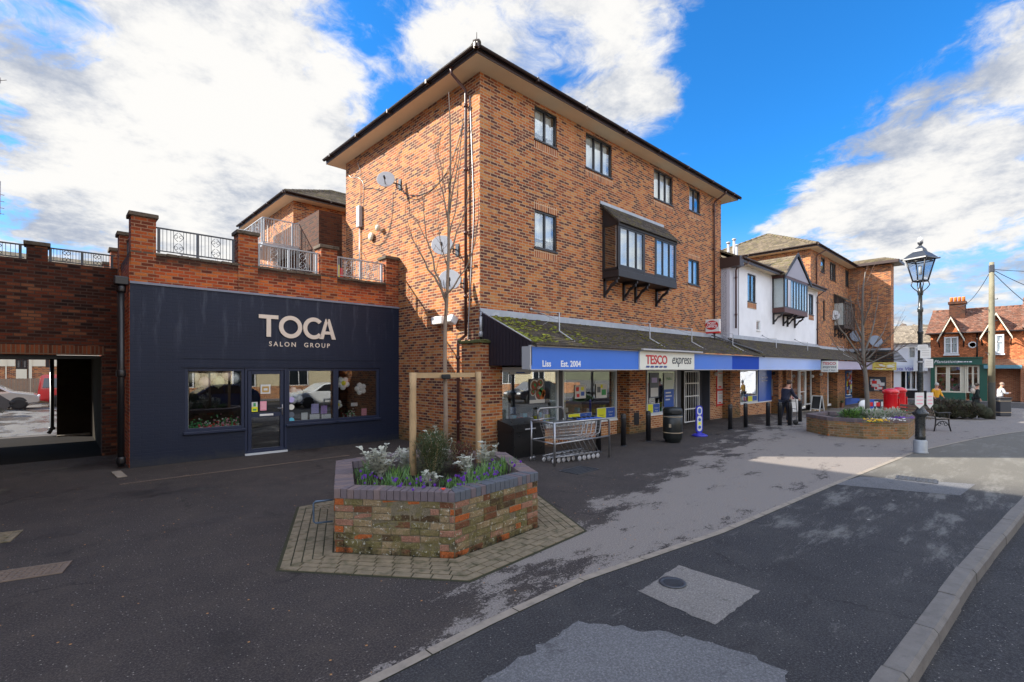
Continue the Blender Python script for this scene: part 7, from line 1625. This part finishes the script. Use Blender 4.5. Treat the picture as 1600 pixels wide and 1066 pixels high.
m = MB(); m.obox(q+Rc@Vector((-.0, -.27, .89)), (.24, .03, .10), Rc, bev=.01); m.build('aperture', M_rubber, lb_); m = MB(); m.obox(q+Rc@Vector((-.15, -.235, .5)), (.06, .02, .1), Rc@Matrix.Rotation(-.55, 3, 'Z')); m.build('badge', MATS['gold_band'], lb_)
q = G(1093, 681.5); rs = thing('forecourt_sign', 'blue upright pavement sign with white oval panels on a domed base', 'sign', q); rzz = Rc@Matrix.Rotation(.25, 3, 'Z')
m = MB(); m.lathe(q, [(.24, 0), (.25, .02), (.22, .05), (.12, .09), (.06, .11), (.001, .115)], 24); m.build('base', mat('sign_base_blue', (.03, .03, .38), .35), rs)
def rr_(m, c, w_, h_, th, mi=0, n=8):
    pts = []; r = w_/2
    for k in range(n+1): pts.append((r*cos(pi*k/n), h_/2-r+r*sin(pi*k/n)))
    for k in range(n+1): pts.append((r*cos(pi+pi*k/n), -h_/2+r+r*sin(pi+pi*k/n)))
    m.prism([c+rzz@Vector((x, 0, z)) for x, z in pts], rzz@Vector((0, th, 0)), mi)
m = MB(); rr_(m, q+Vector((0, 0, .53)), .24, .88, .05); m.build('panel', mat('sign_panel_blue', (.03, .04, .42), .3), rs)
m = MB(); rr_(m, q+Vector((0, 0, .80))+rzz@Vector((0, -.006, 0)), .17, .26, .004); rr_(m, q+Vector((0, 0, .40))+rzz@Vector((0, -.006, 0)), .17, .50, .004); m.build('oval_panel', M_poster, rs)
m = MB(); rr_(m, q+Vector((0, 0, .80))+rzz@Vector((0, -.009, 0)), .11, .17, .002); 
for z in (.52, .40, .28): rr_(m, q+Vector((0, 0, z))+rzz@Vector((0, -.009, 0)), .10, .10+.001, .002, 1 if z == .40 else 0)
m.build('emblem', [M_bluep, M_yel], rs)
# A-board, flower trough, wall lights
q = G(1277, 643); ab_ = thing('menu_board', 'black and white wooden A-board standing outside the white shop door', 'sign', q); RA = Matrix.Rotation(-.2, 3, 'Z')
for sg in (-1, 1):
    m = MB(); P = lambda x, z: q+RA@Vector((sg*(.26-.24*z/.95), x, z))
    for x0, x1, z0, z1 in ((-.28, -.23, 0, .95), (.23, .28, 0, .95), (-.23, .23, .9, .95), (-.23, .23, .12, .17)): m.prism([P(x0, z0), P(x1, z0), P(x1, z1), P(x0, z1)], RA@Vector((sg*.03, 0, 0)))
    m.build('board_frame', M_white, ab_); m = MB(); m.prism([P(-.23, .17), P(.23, .17), P(.23, .9), P(-.23, .9)], RA@Vector((sg*.015, 0, 0))); m.build('slate', M_black, ab_)
q = G(1306, 636.5); m = MB(); m.obox(q+Vector((0, 0, .16)), (.30, .9, .32), RA, bev=.02)
for i in range(60): m.ball(q+Vector((rm.uniform(-.12, .12), rm.uniform(-.4, .4), .36+rm.uniform(0, .1))), .05, 6, 1, rough=.6, seed=i)
solo(m, 'flower_trough', [mat('timber_trough', (.16, .06, .03), .7, var=.3), PM[1]], 'brown timber trough of dark plants beside the shop doorway', 'trough')
for i, (px, py, v) in enumerate(((1117.5, 584.5, 9.4), (1268, 588, 9.05), (1281.5, 585, 9.05))):
    c = onV(px, py, v); m = MB(); m.ball(c+Vector((0, -.06, 0)), .08, 10, sc=(1, 1, 1.2)); m.box(c.x-.04, c.x+.04, c.y-.05, c.y+.02, c.z-.05, c.z+.05); solo(m, 'wall_light', M_whitepl, ['small white bulkhead light above the notice panels', 'round white wall light between the cash machine and shop window', 'round white wall light on the column before the white door'][i], 'wall light')

# ---------------------------------------------------------------- things on the gable
def dish(pxc, pyc, r, label, face=Vector((-.62, -.75, .28)), u=7.75, off=.45, nm='satellite_dish'):
    pw = onU(pxc, pyc, u-off); w0_ = Vector((u, pw.y-.05, pw.z-.05)); t = thing(nm, label, 'satellite dish', pw); ax = face.normalized()
    m = MB(); prof = [(.001, 0)]+[(r*k/7, .30*r*(k/7)**2) for k in range(1, 8)]; m.lathe(pw-ax*.05, prof, 28, axis=ax); m.lathe(pw-ax*.058, prof[:], 28, axis=ax); m.lathe(pw-ax*.05, [(r, .30*r), (r*1.02, .31*r), (r, .33*r)], 28, axis=ax); m.build('reflector', mat('dish_grey', (.50, .50, .50), .35, var=.1), t)
    fp = pw+ax*r*1.1-Vector((0, 0, r*.35)); m = MB(); m.tube([pw-ax*.02-Vector((0, 0, r*.9)), fp], .012, 6); m.tube([fp-ax*.09, fp+ax*.02], .032, 8); m.build('feed_arm', M_black, t)
    m = MB(); m.tube([pw-ax*.05, pw-ax*.12, Vector((u-.12, pw.y-.02, pw.z-.03)), w0_], .018, 6); m.tube([Vector((u-.12, pw.y-.02, pw.z+.12)), Vector((u-.12, pw.y-.02, pw.z-.16))], .016, 6); m.tube([Vector((u-.12, pw.y, pw.z-.14)), Vector((u, pw.y, pw.z-.16))], .014, 6); m.box(u-.02, u, w0_.y-.07, w0_.y+.07, w0_.z-.16, w0_.z+.16); m.build('wall_bracket', M_sgrey, t); return t
dish(603, 281, .26, 'satellite dish highest on the sunlit gable, at its left')
dish(691, 384, .27, 'upper of the two satellite dishes behind the young tree')
dish(703, 438, .27, 'lower of the two satellite dishes behind the young tree')
m = MB(); c = onU(590, 356, 7.6); m.ball(c, .10, 14, sc=(.7, 1, 1)); m.tube([c, (7.75, c.y, c.z-.1)], .03, 6); solo(m, 'floodlight', M_cream2, 'small round flood lamp on the gable near the grey cable box', 'light')
m = MB(); c = onU(579.5, 370, 7.68); m.ball(c, .14, 16, sc=(.5, 1, 1)); solo(m, 'bulkhead_light', M_cream2, 'round cream bulkhead light low on the left of the gable', 'light')
c = onU(562, 339, 7.7); t = thing('cable_box', 'pale grey cable box on a vertical conduit at the left edge of the gable', 'cable box', c); m = MB(); m.box(7.62, 7.748, c.y-.11, c.y+.11, c.z-.36, c.z+.36, bev=.015); m.build('box', M_greym, t); m = MB(); m.tube([(7.70, c.y, c.z-.36), (7.70, c.y, c.z-2.3)], .022, 8); m.tube([(7.72, c.y-.02, c.z+.36), (7.72, c.y-.05, c.z+1.5), (7.72, c.y+.2, c.z+1.9)], .009, 5); m.build('conduit', M_greym, t)
t = thing('alarm_box', 'white rectangular alarm box with floodlight low on the gable beside the sapling', 'alarm box', onU(697, 503, 7.7)); c = onU(690, 503, 7.66); m = MB(); m.box(7.52, 7.746, c.y-.18, c.y+.30, c.z-.07, c.z+.14, bev=.03); m.build('box', M_whitepl, t); c = onU(706, 500, 7.6); m = MB(); m.obox(c, (.22, .26, .22), Matrix.Rotation(.5, 3, 'Y'), bev=.04); m.tube([c, (7.75, c.y, c.z-.05)], .03, 6); m.build('flood_head', M_whitepl, t)
def cable(pts, label, r=.008, mt=None):
    P = [onU(x, y, 7.735) for x, y in pts]; Q = []
    for i in range(len(P)-1):
        p0, p1, p2, p3 = P[max(0, i-1)], P[i], P[i+1], P[min(len(P)-1, i+2)]
        for k in range(6): f = k/6; Q.append(.5*((2*p1)+(p2-p0)*f+(2*p0-5*p1+4*p2-p3)*f*f+(3*p1-p0-3*p2+p3)*f**3))
    Q.append(P[-1]); m = MB(); m.tube(Q, r, 5); solo(m, 'cable', mt or M_sgrey, label, 'cable', 'loose cables on the gable')
cable([(541, 266), (548, 277), (560, 278), (568, 290), (567, 330)], 'black cable looping from the eaves corner to the cable box')
cable([(567, 296), (580, 294), (596, 297), (614, 285), (640, 305), (668, 300), (690, 280), (706, 250), (724, 190)], 'long black cable sagging from the top dish to the downpipe')
cable([(616, 285), (630, 300), (650, 312), (675, 296), (700, 268)], 'second sagging cable below the long one')
cable([(614, 300), (612, 340), (604, 372), (590, 384), (574, 378)], 'thin cable curving from the top dish down to the round light')
cable([(550, 360), (556, 385), (566, 395), (572, 405)], 'short curved cable at the left edge beneath the cable box', .006)
cable([(734, 150), (737, 230), (740, 330), (737, 400), (733, 480), (731, 530)], 'bundle of thin cables running down beside the gable downpipe', .012, M_greym)
cable([(712, 528), (716, 521), (726, 518), (732, 514)], 'short loose cable beside the downpipe foot', .006)
dish(1303, 493, .33, 'grey satellite dish left of the far bay window', Vector((-.8, -.55, .25)), u=uV(1303, 9.4)+.3, off=.5)
for px, py, lab in ((1336, 526, 'small dark dish low on the far brick wall'), (1367, 534, 'blue-grey satellite dish on the wing wall behind the far tree')):
    c = onU(px, py, 42.1) if px > 1340 else onV(px, py, 9.0); t = thing('satellite_dish', lab, 'satellite dish', c); ax = Vector((-.75, -.6, .25)).normalized(); m = MB(); m.lathe(c, [(.001, 0), (.2, .02), (.34, .08), (.42, .14)], 20, axis=ax); m.lathe(c-ax*.01, [(.001, 0), (.2, .02), (.34, .08), (.42, .14)], 20, axis=ax); m.build('reflector', mat('dish_bluegrey', (.16, .19, .24), .5), t); m = MB(); m.tube([c, c-ax*.2, Vector((42.5, c.y, c.z)) if px > 1340 else Vector((c.x, 9.4, c.z))], .03, 6); m.build('wall_bracket', M_sgrey, t)

# ---------------------------------------------------------------- post boxes, bench, pole, bin, mound
def postbox(q, lab, rot):
    t = thing('post_box', lab, 'post box', q, 'red post boxes behind the far planter'); fdir = Vector((cos(rot), sin(rot), 0))
    m = MB(); m.lathe(q, [(.25, 0), (.25, .10), (.22, .13), (.22, 1.28), (.23, 1.30)], 26); m.build('box_body', M_pbox, t); m = MB(); m.lathe(q, [(.23, 1.30), (.255, 1.32), (.26, 1.37), (.245, 1.41), (.20, 1.45), (.1, 1.49), (.001, 1.50)], 26); m.build('cap', M_pbox, t)
    R = Matrix.Rotation(rot-pi/2, 3, 'Z'); m = MB(); m.obox(q+fdir*.215+Vector((0, 0, 1.16)), (.24, .05, .045), R.to_3x3()); m.build('letter_slot', M_black, t); m = MB(); m.obox(q+fdir*.222+Vector((0, 0, .98)), (.15, .02, .22), R.to_3x3(), bev=.005); m.build('collection_plate', M_poster, t); m = MB(); m.obox(q+fdir*.21+Vector((0, 0, .62)), (.30, .03, 1.0), R.to_3x3(), bev=.01); m.build('box_door', M_pbox, t); return t
q1 = atD(1391.5, 640, 18.2); q2_ = atD(1404.5, 640, 19.6); q1.z = q2_.z = -.08
postbox(q1, 'nearer red post box, left one of the two', -.75); postbox(q2_, 'farther red post box, right one partly hidden behind the other', -.75)
bf = Vector((SS, -CC, 0)); bl = Vector((CC, SS, 0)); bq = G(1455, 674); t = thing('park_bench', 'slatted timber bench with scrolled black iron ends beside the lamp post', 'bench', bq)
BP = lambda x, y, z: bq+bf*x+bl*y+Vector((0, 0, z))     # x to the front of the seat, y along it
for y in (0, 1.45):
    m = MB(); r = .021
    m.tube([BP(.10, y, 0), BP(.14, y, .2), BP(.16, y, .42), BP(.08, y, .66), BP(-.02, y, .86)], r, 6); m.tube([BP(.68, y, 0), BP(.62, y, .2), BP(.60, y, .42), BP(.62, y, .56), BP(.60, y, .62)], r, 6); m.tube([BP(.06, y, .70), BP(.25, y, .62), BP(.50, y, .64), BP(.66, y, .64), BP(.68, y, .58)], r, 6); m.tube([BP(.14, y, .40), BP(.62, y, .42)], r, 6)
    m.tube([BP(.15, y, .18), BP(.28, y, .32), BP(.38, y, .35), BP(.5, y, .32), BP(.62, y, .18)], .014, 6)
    for cx, cz_ in ((.28, .24), (.5, .24), (.38, .29), (.3, .52), (.45, .52)): m.tube([BP(cx+.05*cos(k*.7), y, cz_+.05*sin(k*.7)) for k in range(9)], .010, 5)
    m.build('bench_end', M_black, t)
Rb = Matrix((bf, bl, Vector((0, 0, 1)))).transposed()
for k in range(5): m = MB(); m.obox(BP(.20+.095*k, .725, .435), (.075, 1.5, .025), Rb, bev=.006); m.build('seat_slat', mat('bench_timber', (.20, .17, .13), .7, var=.3, vscale=8), t)
for k in range(3): m = MB(); m.obox(BP(.10-.035*k, .725, .56+.12*k), (.025, 1.5, .085), Rb, bev=.006); m.build('back_slat', MATS['bench_timber'], t)
q = atD(1549.5, 650, 25.2); q.z = gz(q.x)-.02; tp = thing('telegraph_pole', 'tall weathered wooden telegraph pole with step irons and wires', 'telegraph pole', q); zt_ = 2.1+(578-410)/F*25.2
m = MB(); m.tube([q+Vector((0, 0, z)) for z in (0, 1.9)], [.15, .14], 14); m.build('pole_base', mat('tarred_pole', (.05, .048, .035), .8, var=.3), tp); m = MB(); m.tube([q+Vector((.0, 0, z)) for z in (1.9, 4, 6, zt_-q.z)], [.139, .13, .115, .10], 14); m.build('pole', mat('weathered_pole', (.21, .19, .125), .85, var=.35, vscale=3), tp)
m = MB()
for k in range(6): z = 3.4+k*.55+q.z; sg = 1 if k % 2 else -1; p = Vector((q.x, q.y, z)); m.tube([p, p+bf*sg*.3], .016, 5); m.tube([p+bf*sg*.3, p+bf*sg*.3+Vector((0, 0, .05))], .016, 5)
m.build('step_iron', M_sgrey, tp); m = MB(); T = Vector((q.x, q.y, zt_-.35)); m.obox(T+Vector((0, 0, .02)), (.22, .22, .42), None, bev=.05); m.build('terminal', M_sgrey, tp)
def wire(a, b, sag, lab, r=.016):
    a, b = Vector(a), Vector(b); m = MB(); m.tube([a+(b-a)*k/14-Vector((0, 0, sag*4*(k/14)*(1-k/14))) for k in range(15)], r, 5); solo(m, 'overhead_wire', M_sgrey, lab, 'wire', 'overhead wires from the telegraph pole')
wire(T, atD(1760, 408, 27), .3, 'upper wire running level to the right edge from the telegraph pole'); wire(T, atD(1740, 485, 24), .3, 'middle wire sloping gently to the right edge'); wire(T+Vector((0, 0, -.1)), atD(1660, 510, 25.5), .25, 'lower wire sloping steeply to the right edge'); wire(T, (58.5, cy_, fz(1490, 480)+.3), .6, 'wire sloping down left to the chimney of the brick house')
q = atD(1563, 650, 27.3); q.z = gz(q.x); t = thing('square_litter_bin', 'square black litter bin with gold bands beside the telegraph pole', 'bin', q); m = MB(); m.obox(q+Vector((0, 0, .5)), (.62, .62, .98), Rb, bev=.03); m.build('bin_body', M_sgrey, t)
for z in (.22, .84): m = MB(); m.obox(q+Vector((0, 0, z)), (.64, .64, .035), Rb); m.build('gold_band', MATS['gold_band'], t)
m = MB(); m.obox(q+Vector((0, 0, 1.0)), (.68, .68, .06), Rb, bev=.02); m.build('lid', M_black, t)
m = MB(); rm = random.Random(14); c0_ = atD(1477, 640, 25.3); c0_.z = gz(c0_.x)
for i in range(9000):
    f = rm.uniform(-1, 1); g_ = rm.uniform(-1, 1); 
    if f*f+g_*g_ > 1: continue
    hgt = 1.0*(1-f*f*.75-g_*g_*.6)**.5; p = c0_+bf*f*1.95+bl*g_*1.0+Vector((0, 0, hgt*rm.random()**.4*.88)); blade(m, p, Vector((rm.gauss(0, .8), rm.gauss(0, .8), .7)), rm.uniform(.15, .4), .022, .2, rm.choice([0, 0, 0, 1, 2]), 2)
for i in range(90):
    f = rm.uniform(-.85, .85); g_ = rm.uniform(-.6, .6); m.ball(c0_+bf*f*1.9+bl*g_+Vector((0, 0, .25+.4*(1-f*f)*rm.random())), rm.uniform(.15, .3), 7, 2, rough=.9, seed=i)
solo(m, 'heather_mound', [mat('brown_twiggy', (.055, .038, .025), .9, var=.5), PM[4], mat('dark_twig_green', (.03, .035, .018), .9)], 'wide dark brown twiggy mound of shrubbery behind the bench', 'shrub')
m = MB(); 
for i in range(200): p = atD(1424, 640, 24)+bf*rm.gauss(0, .25)+bl*rm.gauss(0, .25); p.z = gz(p.x); blade(m, p, rdir(rm, 1, .35), rm.uniform(.5, 1.0), .03, .3, 0, 2)
solo(m, 'grass_tuft', [PM[10]], 'brown upright tuft at the left end of the twiggy mound', 'shrub')
# ---------------------------------------------------------------- people
def skinmesh(name, pts, edges, mt, par, sub=2, root=0):
    org = ORG.get(par.name, Vector()) if par else Vector()
    me = bpy.data.meshes.new(name); me.from_pydata([Vector(p[0]) for p in pts], edges, []); o = bpy.data.objects.new(name, me); COL.objects.link(o); o.parent = par
    md = o.modifiers.new('skin', 'SKIN'); md.use_smooth_shade = True; sv = me.skin_vertices[0].data if me.skin_vertices else None
    if sv is None:
        bm = bmesh.new(); bm.from_mesh(me); bm.verts.layers.skin.verify(); bm.to_mesh(me); bm.free(); sv = me.skin_vertices[0].data
    for i, p in enumerate(pts): r = p[1]; sv[i].radius = (r, r) if not hasattr(r, '__len__') else r; sv[i].use_root = (i == root)
    o.modifiers.new('sub', 'SUBSURF').levels = sub; o.modifiers['sub'].render_levels = sub; me.materials.append(mt)
    # freeze
    dg = bpy.context.evaluated_depsgraph_get(); me2 = bpy.data.meshes.new_from_object(o.evaluated_get(dg)); o.modifiers.clear(); o.data = me2
    for p in me2.polygons: p.use_smooth = True
    return o
def person(label, loc, rz, s=1.0, lean=0, arms=None, legs=None, top=(.05, .05, .1), trouser=(.03, .03, .05), hair=(.1, .07, .05), hood=None, hairr=1.0, yoke=None, coat=False, head=0):
    """faces local -Y; arms: (elbow, wrist) per side relative to the shoulder"""
    t = thing('person', label, 'person', (0, 0, 0)); ln = Vector((0, -sin(lean), cos(lean)))
    pel = Vector((0, 0, .93)); ch = pel+ln*.30; sh = pel+ln*.50; nk = pel+ln*.58; hd = nk+(ln+Vector((0, -.35-head, 0))).normalized()*.10; tp = hd+(ln+Vector((0, -.1, 0))).normalized()*.13
    arms = arms or [((.03, .02, -.28), (.02, -.10, -.25)), ((.03, .02, -.28), (.02, -.10, -.25))]; legs = legs or [(.0, .0), (.0, .0)]
    P = [(pel, (.15, .11)), (ch, (.15, .11)), (sh, (.12, .09)), (nk, .055), (hd, (.078, .09)), (tp, (.07, .082))]; E_ = [(0, 1), (1, 2), (2, 3), (3, 4), (4, 5)]; J = []
    for k, sg in enumerate((-1, 1)):
        s0 = sh+Vector((sg*.17, 0, -.03)); el = s0+Vector((sg*arms[k][0][0], arms[k][0][1], arms[k][0][2])); wr = el+Vector((sg*arms[k][1][0], arms[k][1][1], arms[k][1][2])); hn = wr+(wr-el).normalized()*.08
        b = len(P); P += [(s0, .055), (el, .042), (wr, .027), (hn, (.036, .02))]; E_ += [(2, b), (b, b+1), (b+1, b+2), (b+2, b+3)]; fd = (wr-el).normalized(); sd = fd.cross(Vector((sg, 0, .2))).normalized()
        for f, ln_ in zip((-1.5, -.5, .5, 1.5), (.065, .078, .074, .058)):
            q = len(P); p0 = hn+sd*f*.017+fd*.02; p1 = p0+fd*ln_*.5; p2 = p1+(fd*.6+Vector((-sg*.6, 0, 0))).normalized()*ln_*.5; P += [(p0, .009), (p1, .009), (p2, .007)]; E_ += [(b+3, q), (q, q+1), (q+1, q+2)]
        q = len(P); p0 = wr+fd*.03+sd*-.03; P += [(p0, .010), (p0+(fd*.6-sd).normalized()*.045, .008)]; E_ += [(b+2, q), (q, q+1)]; J.append((s0, el, wr))
    LG = []
    for k, sg in enumerate((-1, 1)):
        hp = pel+Vector((sg*.09, 0, -.05)); kn = Vector((sg*.10, -legs[k][0], .50)); an = Vector((sg*.10, -legs[k][1], .09)); to = an+Vector((sg*.02, -.14, -.05)); b = len(P); P += [(hp, .085), (kn, .058), (an, .04), (to, (.04, .025))]; E_ += [(0, b), (b, b+1), (b+1, b+2), (b+2, b+3)]; LG.append((hp, kn, an, to))
    body = skinmesh('body', P, E_, M_skin, t, 1)
    c = lambda nm, col: mat(nm+'_%d' % int(sum(x*9973*(i+1) for i, x in enumerate(col))*100), col, .8, var=.25, vscale=12, bump=.3, bscale=30)
    Q = [(pel-ln*(.06 if not coat else .02), (.185, .14)), (ch, (.185, .14)), (sh, (.15, .11)), (nk-ln*.02, .085)]; E2 = [(0, 1), (1, 2), (2, 3)]
    if coat: Q.append((pel-Vector((0, 0, .42)), (.21, .17))); E2.append((0, 4))
    for s0, el, wr in J: b = len(Q); Q += [(s0, .085), (el, .064), (wr, .05)]; E2 += [(2, b), (b, b+1), (b+1, b+2)]
    skinmesh('coat' if coat else 'jacket', Q, E2, c('cloth', top), t, 2, 1)
    Q = [(pel+Vector((0, 0, .0)), (.16, .125))]; E2 = []
    for hp, kn, an, to in LG: b = len(Q); Q += [(hp, .108), (kn, .078), (an+Vector((0, 0, .02)), .062)]; E2 += [(0, b), (b, b+1), (b+1, b+2)]
    skinmesh('trousers', Q, E2, c('trouser', trouser), t, 1)
    for hp, kn, an, to in LG: skinmesh('shoe', [(an+Vector((0, .03, -.03)), (.05, .045)), (to+Vector((0, .03, .0)), (.05, .034)), (to+Vector((0, -.04, -.005)), (.04, .026))], [(0, 1), (1, 2)], M_rubber, t, 1)
    hc = (hd+tp)/2+Vector((0, .0, .03)); m = MB(); m.ball(hc+Vector((0, .022, .025)), .105*hairr, 16, sc=(.92, 1.02, 1.0), rough=.12, seed=3); m.build('hair' if not hood else 'hood', c('hair', hair if not hood else hood), t)
    fc = hd+Vector((0, -.085, .035))
    m = MB(); m.ball(fc+Vector((0, -.018, -.005)), .017, 8, sc=(.8, 1, 1.2)); 
    for sg in (-1, 1): m.ball(hd+Vector((sg*.088, .0, .03)), .022, 8, sc=(.4, .8, 1.2))
    m.build('nose_and_ears', M_skin, t); m = MB()
    for sg in (-1, 1): m.ball(fc+Vector((sg*.032, .002, .018)), .011, 8)
    m.build('eye', M_sgrey, t); m = MB(); m.ball(fc+Vector((0, -.002, -.05)), .02, 8, sc=(1.2, .4, .35)); m.build('mouth', mat('lip', (.35, .10, .09), .5), t)
    if yoke: skinmesh('yoke', [(sh-ln*.03+Vector((0, .004, 0)), (.20, .155)), (sh+ln*.05, (.13, .12)), (sh+Vector((-.17, 0, -.03)), .115), (sh+Vector((.17, 0, -.03)), .115)], [(0, 1), (0, 2), (0, 3)], c('yoke', yoke), t, 2)
    t.location = loc; t.rotation_euler = (0, 0, rz); t.scale = (s, s, s); return t
yaw = -atan2(CC, SS)
q = G(1226, 662)
person('man in navy jacket with red shoulders bending over a hand truck by the cash machine', q, yaw+pi*.62, .97, lean=.32, arms=[((.03, -.12, -.25), (.0, -.22, -.12)), ((.03, -.10, -.26), (.0, -.22, -.12))], legs=[(.10, .04), (-.02, -.16)], top=(.012, .014, .035), trouser=(.010, .012, .025), hair=(.05, .03, .02), yoke=(.45, .015, .02), head=.4)
ht = thing('hand_truck', 'silver two-wheeled hand truck held by the man in navy', 'hand truck', q); hq = q+bf*.22-bl*.25; m = MB()
for s_ in (-.16, .16): P0_ = hq+bl*s_; m.tube([P0_+Vector((0, 0, .05)), P0_+bf*.03+Vector((0, 0, .5)), P0_+bf*-.02+Vector((0, 0, .95)), P0_+bf*-.12+Vector((0, 0, 1.06))], .016, 8)
for z in (.3, .6, .9): m.tube([hq-bl*.16+Vector((0, 0, z)), hq+bl*.16+Vector((0, 0, z))], .012, 6)
m.build('truck_frame', M_steel, ht); m = MB(); m.obox(hq+bf*.14+Vector((0, 0, .03)), (.25, .35, .012), Rb); m.build('toe_plate', M_steel, ht)
for s_ in (-.2, .2): m = MB(); m.lathe(hq+bl*s_+Vector((0, 0, .1))-bf*.05, [(.001, -.025), (.09, -.025), (.1, -.01), (.1, .01), (.09, .025), (.001, .025)], 16, axis=bl); m.build('wheel', M_rubber, ht)
def pp(px, D): q = atD(px, 640, D); q.z = gz(q.x); return q
person('woman in mustard yellow jacket with grey hair standing behind the twiggy mound', pp(1462, 28.8), yaw, .99, lean=.08, arms=[((.08, -.02, -.26), (.02, -.14, -.14)), ((.08, -.04, -.26), (-.02, -.16, -.12))], top=(.62, .30, .012), trouser=(.03, .03, .04), hair=(.45, .42, .38), hairr=1.03)
person('woman in long dark coat with dark hair and pale hood walking before the green shop', pp(1525, 29.2), yaw+1.2, .97, lean=.04, legs=[(.12, .2), (-.1, -.2)], top=(.015, .025, .022), trouser=(.02, .02, .02), hair=(.02, .015, .012), coat=True)
m = MB(); q = pp(1525, 29.2)+Vector((0, 0, 1.50)); m.ball(q+bf*.05+bl*.12, .15, 14, sc=(1, 1, .9), rough=.3); m.ball(q-bf*.2+Vector((0, 0, -.2)), .12, 10, sc=(1, 1, 1.4), rough=.4); solo(m, 'fur_hood', mat('pale_fur', (.50, .44, .36), .95, var=.3, vscale=20), 'pale fur-trimmed hood behind the dark coated woman\'s head', 'hood')
person('man in pale grey jacket looking down at his hands, right of the telegraph pole', pp(1562, 29.5), yaw+1.3, 1.0, lean=.10, arms=[((.05, -.10, -.25), (-.06, -.20, .02)), ((.05, -.10, -.25), (-.06, -.20, .02))], legs=[(.06, .1), (-.04, -.1)], top=(.50, .51, .53), trouser=(.05, .05, .07), hair=(.30, .22, .17), head=.3)
